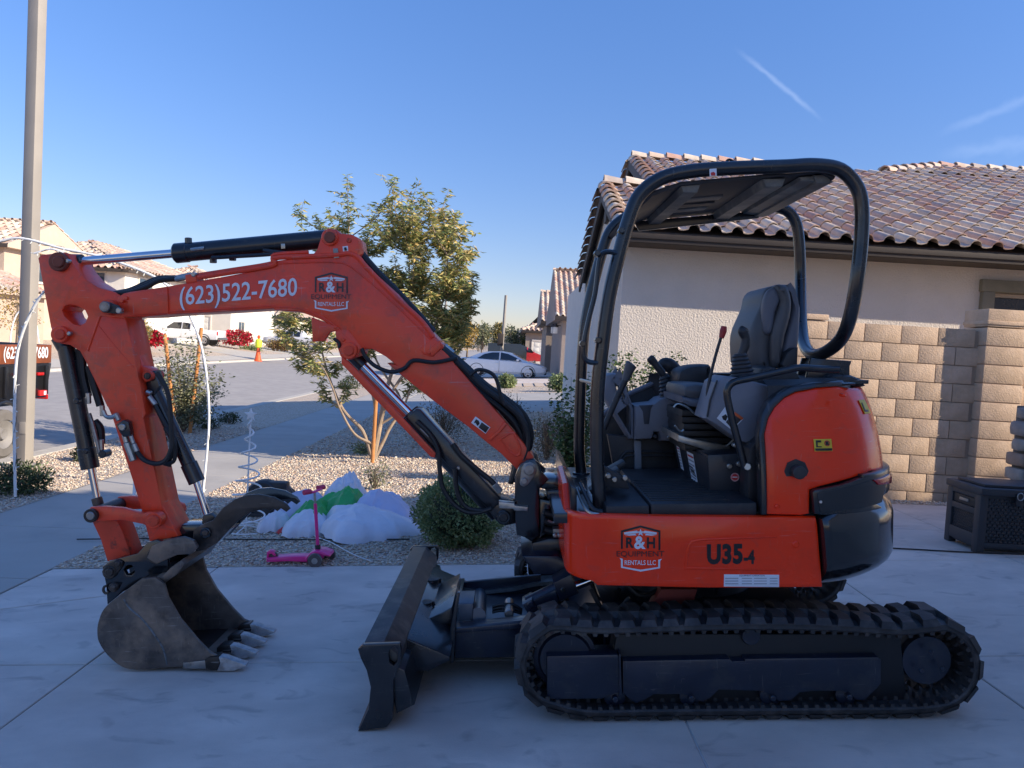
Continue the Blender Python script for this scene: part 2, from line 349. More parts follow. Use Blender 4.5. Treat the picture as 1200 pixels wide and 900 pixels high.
def slab_obj(name, poly, mt, parent, top=0, thick=.10, bev=.004):
    """concrete slab: polygon in XY lying on the ground profile"""
    bm = bmesh.new(); vs = [bm.verts.new((x, y, ground_z(x)+top)) for x, y in poly]
    f = bm.faces.new(vs)
    if f.normal.z < 0 or sum(poly[i][0]*poly[(i+1) % len(poly)][1]-poly[(i+1) % len(poly)][0]*poly[i][1] for i in range(len(poly))) < 0: f.normal_flip()
    xs_ = [x for x in XK if min(p[0] for p in poly)+.01 < x < max(p[0] for p in poly)-.01]
    for x in xs_: bmesh.ops.bisect_plane(bm, geom=bm.verts[:]+bm.edges[:]+bm.faces[:], plane_co=(x, 0, 0), plane_no=(1, 0, 0))
    for v in bm.verts: v.co.z = ground_z(v.co.x)+top
    ext = bmesh.ops.extrude_face_region(bm, geom=bm.faces[:])
    for g in ext['geom']:
        if isinstance(g, bmesh.types.BMVert): g.co.z -= thick
    bmesh.ops.recalc_face_normals(bm, faces=bm.faces)
    te = [e for e in bm.edges if len(e.link_faces) == 2 and abs(e.link_faces[0].normal.z)+abs(e.link_faces[1].normal.z) < 1.3 and max(v.co.z for v in e.verts)-ground_z(e.verts[0].co.x) > top-.01]
    bmesh.ops.bevel(bm, geom=te, offset=bev, segments=1, affect='EDGES')
    return part(name, bm, mt, parent, 20)
def rects(x0, x1, y0, y1, g=.004): return [(x0+g, y0+g), (x1-g, y0+g), (x1-g, y1-g), (x0+g, y1-g)]
drv = sheet('driveway', -3.5, 9, -2.2, 8.18, -.03, jointm)
xj = [-2.2, .87, 2.44, 4.02, 6.5]; yj = [-2.2, .6, 4.06, 5.9]
for y0, y1 in zip(yj, yj[1:]):
    for x0, x1 in zip(xj, xj[1:]): slab_obj('concrete_slab', rects(x0, x1, y0, y1), concrete, drv)
for y0, y1 in ((5.9, 6.95), (6.95, 8.18)):
    for x0, x1 in zip([1.95, 4.02], [4.02, 6.5]): slab_obj('concrete_slab', rects(x0, x1, y0, y1), concrete, drv)
for y0, y1 in ((-2.2, .6), (.6, 4.06)): slab_obj('concrete_slab', rects(-3.48, -2.2, y0, y1), concrete, drv)
slab_obj('concrete_slab', [(-3.48, 4.07), (-2.205, 4.07), (-2.205, 5.45), (-3.48, 4.86)], concrete, drv)
slab_obj('concrete_slab', [(-3.48, 4.88), (-2.205, 5.47), (-2.205, 5.89), (-3.48, 5.89)], concrete, drv)
js = sheet('joint_sealant', .868, .882, -2.2, 4.05, -.006, mat('pale_sealant', (.62, .58, .54), .6))
swk = sheet('sidewalk', -5.07, -3.5, -14, 130, -.03, jointm)
y = 5.64-1.52*5
k = 0
while y < 62: slab_obj('sidewalk_slab', rects(-5.07, -3.5, y, y+1.52, .006), concrete2, swk); y += 1.52
sheet('sidewalk_far_run', -5.07, -3.5, 62, 130, .001, concrete2)
sheet('street', -19.1, -7.25, -60, 400, .002, asphalt, 8)
for x0, x1 in ((-7.25, -6.92), (-19.45, -19.12)):
    c = part('curb', plate_mesh([(x0-(.25 if x0 > -10 else 0), -.46), (x0-(.25 if x0 > -10 else 0), -.44), (x0, -.435), (x0+.03, -.325), (x1-.02, -.318), (x1, -.35), (x1, -.5)] if x0 > -10 else [(x0, -.5), (x0, -.34), (x0+.02, -.32), (x1-.04, -.33), (x1, -.435), (x1+.3, -.445), (x1+.3, -.5)], -60, 300, .004), curbm); c['kind'] = 'structure'
# gravel beds
sheet('gravel_bed', -3.5, 1.95, 5.9, 20, .0, gravelm); sheet('gravel_verge', -6.92, -5.07, -14, 60, .0, gravelm)
sheet('gravel_strip', 1.95, 5.5, 8.18, 8.42, .0, gravelm); sheet('side_yard', 1.95, 20, 8.6, 11, -.01, gravelm)
sheet('far_gravel', -28, -19.4, -20, 200, -.0, gravelm)
# stones
def stones(name, regions, mt_list, parent=None):
    VV, FF, MI = [], [], []; base = np.array([(1, 0, 0), (0, 1, 0), (-1, 0, 0), (0, -1, 0), (0, 0, 1), (0, 0, -.4)], float)
    fc = np.array([(0, 1, 4), (1, 2, 4), (2, 3, 4), (3, 0, 4), (1, 0, 5), (2, 1, 5), (3, 2, 5), (0, 3, 5)])
    tot = 0
    for x0, x1, y0, y1, dens, s0, s1 in regions:
        n = int((x1-x0)*(y1-y0)*dens); x = rng.uniform(x0, x1, n); y = rng.uniform(y0, y1, n)
        z = np.interp(x, [-60, -28, -19.3, -7.05, -5.07, -3.5, 3.5, 9, 60], [.6, .5, -.33, -.33, -.28, -.245, .245, .35, .5])
        s = rng.uniform(s0, s1, n)*rng.uniform(.7, 1.3, n); a = rng.uniform(0, 6.28, n); sh = rng.uniform(.6, 1.25, (n, 6, 3))
        P_ = base[None]*sh*s[:, None, None]*np.array([1, .8, .62]); ca, sa = np.cos(a)[:, None], np.sin(a)[:, None]
        X = P_[:, :, 0]*ca-P_[:, :, 1]*sa; Y = P_[:, :, 0]*sa+P_[:, :, 1]*ca; Z = P_[:, :, 2]+P_[:, :, 0]*rng.uniform(-.3, .3, (n, 1))
        Vn = np.stack([X+x[:, None], Y+y[:, None], Z+z[:, None]+.004], 2).reshape(-1, 3)
        Fn = (fc[None]+6*np.arange(n)[:, None, None]).reshape(-1, 3)+tot
        VV.append(Vn); FF.append(Fn); MI.append(np.repeat(rng.integers(0, len(mt_list), n), 8)); tot += n*6
    me = arr_mesh(name, np.concatenate(VV), np.concatenate(FF), np.concatenate(MI))
    for m in mt_list: me.materials.append(m)
    o = bpy.data.objects.new(name, me); COL.objects.link(o); o['kind'] = 'stuff'; return o
sm = [mat('stone_tan', (.62, .49, .35), .8, var=.2, vscale=30), mat('stone_cream', (.74, .66, .53), .8, var=.2, vscale=30), mat('stone_grey', (.48, .43, .38), .8, var=.2, vscale=30), mat('stone_brown', (.36, .25, .18), .8, var=.2, vscale=30), mat('stone_pink', (.58, .42, .32), .8, var=.2, vscale=30), mat('stone_buff', (.68, .56, .41), .8, var=.2, vscale=30)]
stones('gravel', [(-3.5, 1.95, 5.92, 8.0, 1600, .009, .018), (-3.5, 1.95, 8.0, 11.5, 800, .012, .022), (-3.5, 1.95, 11.5, 20, 220, .018, .03), (-6.9, -5.09, 5.5, 9.5, 1100, .010, .019), (-6.9, -5.09, 9.5, 16, 500, .013, .025), (1.95, 5.2, 8.19, 8.40, 1500, .010, .018)], sm)
# narrow grouted pieces: neighbour driveways and paver strip
nd = sheet('neighbour_driveway', -3.5, 6, 20, 28.5, -.03, jointm)
for x0, x1 in ((-3.49, .2), (.2, 3.1), (3.1, 6)):
    for k in range(3): slab_obj('concrete_slab', rects(x0, x1, 20+k*2.83, 20+(k+1)*2.83, .01), concrete2, nd)
sheet('neighbour_gravel', -3.5, 8, 28.5, 33, .0, gravelm)
pv = sheet('paver_strip', -3.5, 3.5, 33, 36, -.02, jointm)
pave = mat('paver_buff', (.50, .40, .30), .8, var=.15); bm = bmesh.new()
for i in range(14):
    for j in range(6): x = -3.25+i*.5; y = 33.25+j*.5; add_box(bm, (x, y, ground_z(x)+.0), (.48, .48, .05))
part('pavers', bm, pave, pv, kind='stuff')
sheet('far_driveway', -3.5, 12, 36, 50, .002, concrete)
sheet('far_gravel_yard', -3.5, 30, 50, 90, .0, gravelm)
sheet('cross_street', -7.25, 60, 90, 100, .002, asphalt)
# driveways over the road
for y0, y1 in ((30, 36), (58.5, 66), (72, 78)): sheet('driveway_across', -28, -19.45, y0, y1, .006, curbm)
sheet('sidewalk_across', -21.2, -19.46, -20, 200, .012, curbm)

# ================================================================== BLOCK WALL
wallm = [mat('block_tan_%s' % n, tuple(1.12*q for q in c), .9, var=.14, vscale=7, bump=.005, bscale=70, spots=.10, col2=(.60, .47, .36), c2amt=.35, c2scale=6) for n, c in (('a', (.50, .36, .245)), ('b', (.475, .34, .23)), ('c', (.52, .375, .26)), ('d', (.49, .355, .245)))]
mortar = mat('block_mortar', (.40, .30, .22), .9, var=.1, bump=.002)
wy = 8.45; wz0 = ground_z(4)-.04; wx0 = 3.02; wx1 = 5.12; BW, BH = .406, .203
wtop = at_y(1075, 382, wy).z; rows = 9; z_start = wtop-rows*BH
bw = part('block_wall', box(((wx0+5.4)/2, wy+.10, (z_start-.1+wtop-.02)/2), (5.4-wx0-.03, .145, wtop-.02-z_start+.1)), mortar)
tag(bw, 'sunlit tan concrete block wall running behind the orange machine to a pillar', 'wall')
bases = []
for mk in wallm:
    b = box((0, 0, 0), (BW-.009, .16, BH-.009), .0025)
    me = bpy.data.meshes.new('block'); b.to_mesh(me); b.free(); me.materials.append(mk); finish(me); bases.append(me)
hb_ = []
for mk in wallm[:2]:
    b = box((0, 0, 0), (BW/2-.009, .16, BH-.009), .0025); me = bpy.data.meshes.new('block'); b.to_mesh(me); b.free(); me.materials.append(mk); finish(me); hb_.append(me)
rr = random.Random(5)
for r in range(-1, rows):
    z = z_start+BH*(r+.5); x = wx0+(BW/2 if r % 2 else 0)
    if r % 2:
        o = bpy.data.objects.new('block', rr.choice(hb_)); COL.objects.link(o); o.parent = bw; o.location = (wx0+BW/4, wy+.09, z)
    while x+BW/2 < wx1+.1:
        o = bpy.data.objects.new('block', rr.choice(bases)); COL.objects.link(o); o.parent = bw; o.location = (x+BW/2, wy+.09+rr.uniform(-.002, .002), z); x += BW
capx = wx0+.2
c = part('cap_block', box((capx, wy+.09, wtop+.035), (BW, .19, .06), .006), wallm[2], bw)
# pillar
px0 = at_y(1154, 420, 8.33).x; px1 = px0+.44
ptop = at_y(1165, 384, 8.33).z
pil = part('block_pillar', box(((px0+px1)/2, 8.33+.22, (ptop-.06+wz0-.1)/2), (.42, .42, ptop-.06-wz0+.1)), mortar)
tag(pil, 'square tan block pillar at the right end of the block wall, casting a long shadow', 'pillar')
b = box((0, 0, 0), (.44, .44, BH-.012), .006); pme = bpy.data.meshes.new('block'); b.to_mesh(pme); b.free(); finish(pme)
pms = []
for mk in wallm: m_ = pme.copy(); m_.materials.append(mk); pms.append(m_)
for r in range(-1, 9):
    z = ptop-.10-BH*(r+.5)
    o = bpy.data.objects.new('block', rr.choice(pms)); COL.objects.link(o); o.parent = pil; o.location = ((px0+px1)/2, 8.33+.22, z+.105)
part('cap_slab', box(((px0+px1)/2, 8.55, ptop+.104-.01+.02+BH-.0), (.46, .46, .04), .006), wallm[0], pil).location = (0, 0, -BH-.06)
bw2 = part('block_wall', box((6.6, wy+.10, (z_start-.1+wtop-.02)/2), (2.1, .145, wtop-.02-z_start+.1)), wallm[1])
tag(bw2, 'tan block wall continuing right of the square pillar, mostly behind the stone column', 'wall')
for r in range(rows):
    for k in range(3):
        o = bpy.data.objects.new('block', rr.choice(bases)); COL.objects.link(o); o.parent = bw2; o.location = (px1+.2+k*BW-(BW/2 if r % 2 else 0)+.05, wy+.09, z_start+BH*(r+.5))
# stone clad column
sc0 = at_y(1196, 540, 6.95).x+.06
ctop = at_y(1196, 478, 6.95).z
stc = part('stone_column', box((sc0+.42, 7.13, (ctop-.1+.2)/2+.02), (.72, .25, ctop-.12), .01), mat('stone_mortar', (.12, .11, .10), .9))
tag(stc, 'column clad in rounded grey and brown field stones at the right edge of the photo', 'column')
stm = [mat('field_stone_grey', (.27, .24, .22), .75, var=.2, vscale=9, bump=.004, bscale=30), mat('field_stone_brown', (.32, .22, .16), .75, var=.2, vscale=9, bump=.004, bscale=30), mat('field_stone_pale', (.32, .28, .24), .75, var=.2, vscale=9, bump=.004, bscale=30)]
zz = .18; r_ = 0
while zz < ctop:
    hh = rr.uniform(.10, .17)
    for side_ in (0, 1):
        t = 0
        while t < (.72 if side_ == 0 else .16):
            w = rr.uniform(.16, .3); b = bmesh.new(); bmesh.ops.create_icosphere(b, subdivisions=2, radius=1)
            sx, sy, sz = (w/2*.97, .07, hh/2*.95) if side_ == 0 else (.07, w/2*.97, hh/2*.95)
            for v in b.verts:
                c_ = v.co.copy(); f = [math.copysign(abs(q)**.38, q) for q in c_]; v.co = Vector((f[0]*sx, f[1]*sy, f[2]*sz))*(1+.10*noise.noise(v.co*2+Vector((zz*9, t*7, 0))))
            o = part('stone', b, rr.choice(stm), stc, 60); o.location = (sc0+.06+t+w/2-.04, 6.99, zz+hh/2) if side_ == 0 else (sc0+.06, 7.0+t+w/2, zz+hh/2); t += w+.01
    zz += hh+.012

# ================================================================== HOUSES
def stucco(name, col, var=.05): 
    return mat(name, col, .9, var=var, vscale=2, bump=.012, bscale=40)
TM = [mat('roof_tile_%s' % n, c, .8, var=.15, vscale=8, col2=(.42, .33, .28), c2amt=.3, c2scale=10, bump=.001, bscale=60) for n, c in (('buff', (.58, .45, .34)), ('pink', (.54, .38, .29)), ('rose', (.47, .29, .22)), ('grey', (.42, .35, .30)), ('cream', (.62, .52, .41)))]
TW, TL = .285, .37
def tile_prof():
    pts = []                                # S-profile across the tile: barrel then trough
    for k in range(7): a = math.pi*k/6; pts.append((-math.cos(a)*.075-.06, math.sin(a)*.075))
    for k in range(1, 5): a = math.pi*k/5; pts.append((.015+.055*(1-math.cos(a)), -.016*math.sin(a)))
    pts.append((.150, .0)); return pts
def tile_data():
    pf = tile_prof(); th = .016; V = []; F = []; n = len(pf)
    for y, lift in ((-.02, .022), (TL+.03, -.014)):
        for x, z in pf: V.append((x, y, z+lift+th))
        for x, z in pf: V.append((x, y, z+lift))
    for i in range(n-1):
        F.append((i, i+1, 2*n+i+1, 2*n+i)); F.append((i+n, i, i+1, i+n+1)[::-1])
    return V, F
TV, TF = tile_data()
tile_me = []
for m in TM:
    me = quad_mesh('roof_tile', TV, TF); me.materials.append(m); finish(me, 40); tile_me.append(me)
def roof_plane(parent, O, U, W, nu, nv, singles=0, sk=0, clip=None, sorter=None, scale=1.0):
    """tiles on a roof plane: O eave corner, U along the eave, W up the slope (unit vectors)"""
    N_ = U.cross(W).normalized()
    if N_.z < 0: N_ = -N_
    M0 = Matrix((U, W, N_)).transposed(); lst = []
    for j in range(nv):
        for i in range(nu):
            u, v = (i+.5)*TW*scale, j*TL*scale
            if clip and not clip(u, v): continue
            lst.append((i, j, O+U*u+W*v))
    lst.sort(key=lambda t: (t[2]-EYE).length)
    rnd = random.Random(nu*31+nv); joined_V, joined_F, mi = [], [], []
    flip = U.cross(W).z < 0
    for k, (i, j, p) in enumerate(lst):
        m = rnd.choices(range(5), (4, 3, 1.6, 2.2, 2.2))[0]
        R3 = M0 @ Matrix.Rotation(rnd.uniform(-.012, .012), 3, 'Z')
        if k < singles:
            o = bpy.data.objects.new('roof_tile', tile_me[m]); COL.objects.link(o); o.parent = parent
            o.matrix_parent_inverse = Matrix(); o.matrix_basis = Matrix.Translation(p) @ R3.to_4x4() @ Matrix.Scale(scale, 4)
        else:
            b = len(joined_V); A_ = np.array(R3); joined_V.extend((np.array(TV)*scale @ A_.T+np.array(p)).tolist()); joined_F.extend([tuple(q+b for q in f) for f in TF]); mi.extend([m]*len(TF))
    if joined_V:
        me = quad_mesh('roof_tiles', joined_V, joined_F)
        for m in TM: me.materials.append(m)
        me.polygons.foreach_set('material_index', mi); finish(me, 40); o = bpy.data.objects.new('roof_tiles', me); COL.objects.link(o); o.parent = parent; o['kind'] = 'stuff'
def ridge_caps(parent, a, b, scale=1.0, singles=True):
    a, b = Vector(a), Vector(b); d = (b-a).normalized(); L_ = (b-a).length; n = max(1, int(L_/(.36*scale))); up = Vector((0, 0, 1)); s = d.cross(up).normalized(); up = s.cross(d); bmj = bmesh.new()
    rnd = random.Random(int(L_*10)); objs = []
    for k in range(n):
        bm = bmj if not singles else bmesh.new(); rings = []
        for t, r, l in ((0, .13, .035), (.40*scale, .105, .0)):
            p = a+d*(k*.36*scale+t)+up*l; rings.append([bm.verts.new(p+(s*math.cos(math.pi*j/6)+up*math.sin(math.pi*j/6))*r*scale) for j in range(7)]+[bm.verts.new(p+(s*math.cos(math.pi*j/6)*.8+up*math.sin(math.pi*j/6)*.8)*r*scale) for j in range(6, -1, -1)])
        A, B = rings
        for j in range(14): bm.faces.new((A[j], A[(j+1) % 14], B[(j+1) % 14], B[j]))
        for j in range(6): bm.faces.new((A[j], A[13-j], A[12-j], A[j+1]))
        if singles: bmesh.ops.recalc_face_normals(bm, faces=bm.faces); part('ridge_tile', bm, rnd.choice(TM), parent)
    if not singles: bmesh.ops.recalc_face_normals(bmj, faces=bmj.faces); part('ridge_tiles', bmj, TM[0], parent, kind='stuff')
    else: bmj.free()

# ---- neighbour's house on the right
trimm = mat('brown_fascia', (.050, .038, .031), .7, var=.1)
st1 = stucco('warm_stucco', (.68, .61, .53))
HY = 10.75; HX0 = 1.45; EZ = 3.355; EY = 10.2; SL = .402; RY = 16.2; RX = 2.2
nh = empty('neighbour_house', (HX0, HY, ground_z(2))); NI = Matrix.Translation(-nh.location)
tag(nh, 'single-storey stucco house with curved clay roof tiles, directly behind the block wall', 'house')
def npart(name, src, mt, **k):
    if isinstance(src, bmesh.types.BMesh): bmesh.ops.transform(src, matrix=NI, verts=src.verts)
    else: src.transform(NI)
    return part(name, src, mt, nh, **k)
# walls with window opening (front wall built round the window)
wl = at_y(1156, 400, HY).x; wr = wl+1.5; wb = at_y(1176, 374, HY).z; wt = at_y(1180, 342, HY).z
fz0, fz1 = -.1, EZ-.12
gp_ = [(HY+.19, fz1+.1), ((EY+2.8), EZ+SL*2.8-.09), (16.5, EZ-.1), (22.0, EZ-.1), (22.0, -.1), (HY+.19, -.1)]
bm = bmesh.new()
add_box(bm, ((HX0+wl)/2, HY+.1, (fz0+fz1)/2), (wl-HX0, .2, fz1-fz0)); add_box(bm, ((wl+wr)/2, HY+.1, (fz0+wb)/2), (wr-wl, .2, wb-fz0)); add_box(bm, ((wl+wr)/2, HY+.1, (wt+fz1)/2), (wr-wl, .2, fz1-wt)); add_box(bm, ((wr+14)/2, HY+.1, (fz0+fz1)/2), (14-wr, .2, fz1-fz0))
hw = npart('wall', bm, st1)
me = quad_mesh('wall', [(HX0, y, z) for y, z in gp_]+[(HX0+.2, y, z) for y, z in gp_], [tuple(range(6)), tuple(range(11, 5, -1))]+[(i, i+6, (i+1) % 6+6, (i+1) % 6) for i in range(6)]); npart('wall', me, st1)
ug = [(16.2-4.2, EZ+SL*1.8-.12), (16.2, EZ+SL*6-.1), (20.2, EZ+SL*2), (20.2, EZ), (12, EZ)]
me = quad_mesh('wall', [(RX+.12, y, z) for y, z in ug]+[(RX+.3, y, z) for y, z in ug], [tuple(range(5)), tuple(range(9, 4, -1))]+[(i, i+5, (i+1) % 5+5, (i+1) % 5) for i in range(5)]); npart('upper_gable', me, st1)
for z in (3.62, 3.98): npart('gable_vent', box((HX0-.02, 13.0, z), (.08, .35, .22), .02), trimm)
tr = mat('olive_window_trim', (.21, .19, .14), .85, bump=.004, bscale=50)
wn_ = npart('window', box(((wl+wr)/2, HY+.15, (wb+wt)/2), (wr-wl-.16, .03, wt-wb-.1)), mat('dark_window_glass', (.02, .025, .03), .06, spec=.8))
def sub(name, src, mt, par):
    bmesh.ops.transform(src, matrix=NI, verts=src.verts); return part(name, src, mt, par)
bm = bmesh.new(); t_ = .17
add_box(bm, ((wl+wr)/2, HY-.02, wt+t_/2-.02), (wr-wl+2*t_, .12, t_), .01); add_box(bm, ((wl+wr)/2, HY-.02, wb-t_/2+.02), (wr-wl+2*t_, .12, t_), .01)
add_box(bm, (wl-t_/2+.02, HY-.02, (wb+wt)/2), (t_, .118, wt-wb-.04), .01); add_box(bm, (wr+t_/2-.02, HY-.02, (wb+wt)/2), (t_, .118, wt-wb-.04), .01)
sub('window_surround', bm, tr, wn_)
bm = bmesh.new(); add_box(bm, ((wl+wr)/2, HY+.11, wb+.05), (wr-wl, .06, .05)); add_box(bm, ((wl+wr)/2, HY+.11, wt-.05), (wr-wl, .06, .05)); add_box(bm, ((wl+wr)/2, HY+.11, (wb+wt)/2), (.05, .059, wt-wb-.1)); add_box(bm, (wl+.05, HY+.11, (wb+wt)/2), (.05, .058, wt-wb-.1)); sub('window_frame', bm, mat('vinyl_frame', (.50, .42, .34), .5), wn_)
# roof deck, fascia
def slabq(name, pts, th, mt):
    n = len(pts); V = [tuple(p) for p in pts]+[(p[0], p[1], p[2]-th) for p in pts]
    return npart(name, quad_mesh(name, V, [tuple(range(n)), tuple(range(2*n-1, n-1, -1))]+[(i, i+n, (i+1) % n+n, (i+1) % n) for i in range(n)]), mt)
EXo = 1.33
slabq('roof_deck', [(EXo+.02, EY+.03, EZ-.035), (14, EY+.03, EZ-.035), (14, RY, EZ+SL*(RY-EY)-.05), (RX, RY, EZ+SL*(RY-EY)-.05), (RX, 13.0, EZ+SL*2.8-.05), (EXo+.02, 13.0, EZ+SL*2.8-.05)], .03, trimm)
slabq('roof_deck', [(EXo, 13.02, EZ+SL*2.8-.05), (RX-.01, 13.02, EZ+SL*2.8-.05), (RX-.01, 16.6, EZ-.2+.05), (EXo, 16.6, EZ-.2+.05)], .05, trimm)
slabq('roof_deck', [(RX, RY+.02, EZ+SL*6-.05), (14, RY+.02, EZ+SL*6-.05), (14, 22.4, EZ-.1), (RX, 22.4, EZ-.1)], .05, trimm)
npart('fascia', box(((EXo+14)/2, EY+.06, EZ-.115), (14-EXo, .05, .13), .004), trimm); npart('fascia', box(((EXo+14)/2, EY+.035, EZ-.09), (14-EXo-.01, .04, .07), .004), trimm)
npart('soffit', box(((EXo+14)/2, (EY+HY)/2+.05, EZ-.165), (14-EXo-.02, HY-EY, .03)), trimm)
for a, b in (((EXo, EY, EZ-.14), (EXo, 13.0, EZ+SL*2.8-.16)), ((EXo, 13.0, EZ+SL*2.8-.16), (EXo, 16.6, EZ-.30)), ((RX-.02, 12.2, EZ+SL*2-.13), (RX-.02, RY, EZ+SL*6-.13)), ((RX-.02, RY, EZ+SL*6-.13), (RX-.02, 21.4, EZ+SL*.8-.16))): npart('rake_board', add_bar(bmesh.new(), a, b, .04, .20), trimm)
U_ = Vector((1, 0, 0)); W_ = Vector((0, 1, SL)).normalized(); nvr = int(math.hypot(6, 6*SL)/TL)
nvL = int(math.hypot(2.8, 2.8*SL)/TL)
def clipf(u, v): return not (u < (RX-EXo) and v > (nvL)*TL)
roof_plane(nh, Vector((EXo, EY, EZ))-nh.location, U_, W_, 38, nvr, 300, clip=clipf)
W2 = Vector((0, -1, SL)).normalized()
roof_plane(nh, Vector((EXo, 16.6, EZ-.17))-nh.location, U_, W2, 3, 9, 0)
ridge_caps(nh, Vector((RX, RY, EZ+SL*6+.0))-nh.location, Vector((5.2, RY, EZ+SL*6))-nh.location)
ridge_caps(nh, Vector((EXo, 13.0, EZ+SL*2.8+.02))-nh.location, Vector((RX+.1, 13.0, EZ+SL*2.8+.02))-nh.location)
# rounded rake tiles down the visible edges
def rake(a, b):
    ridge_caps(nh, Vector(a)-nh.location, Vector(b)-nh.location)
rake((EXo-.0, EY+.0, EZ+.0), (EXo, 13.0, EZ+SL*2.8)); rake((EXo, 16.6, EZ-.15), (EXo, 13.0, EZ+SL*2.8)); rake((RX, 12.9, EZ+SL*2.7+.02), (RX, RY, EZ+SL*6)); rake((RX, 21.4, EZ+SL*.8), (RX, RY, EZ+SL*6))
# higher hip rising at the right
HX = at_y(1037, 199, 16.2).x; HX2 = at_y(1101, 183, 17.4).x
ridge_caps(nh, Vector((HX, 16.2, EZ+SL*6))-nh.location, Vector((HX2, 17.4, EZ+SL*7.2))-nh.location)
ridge_caps(nh, Vector((HX2, 17.4, EZ+SL*7.2))-nh.location, Vector((14, 17.4, EZ+SL*7.2))-nh.location)
slabq('roof_deck', [(HX, 16.22, EZ+SL*6-.05), (14, 16.22, EZ+SL*6-.05), (14, 17.4, EZ+SL*7.2-.05), (HX2, 17.4, EZ+SL*7.2-.05)], .03, trimm)
roof_plane(nh, Vector((HX, 16.2, EZ+SL*6))-nh.location, U_, W_, int((14-HX)/TW), 4, 0, clip=lambda u, v: u > (HX2-HX)*v/1.3)

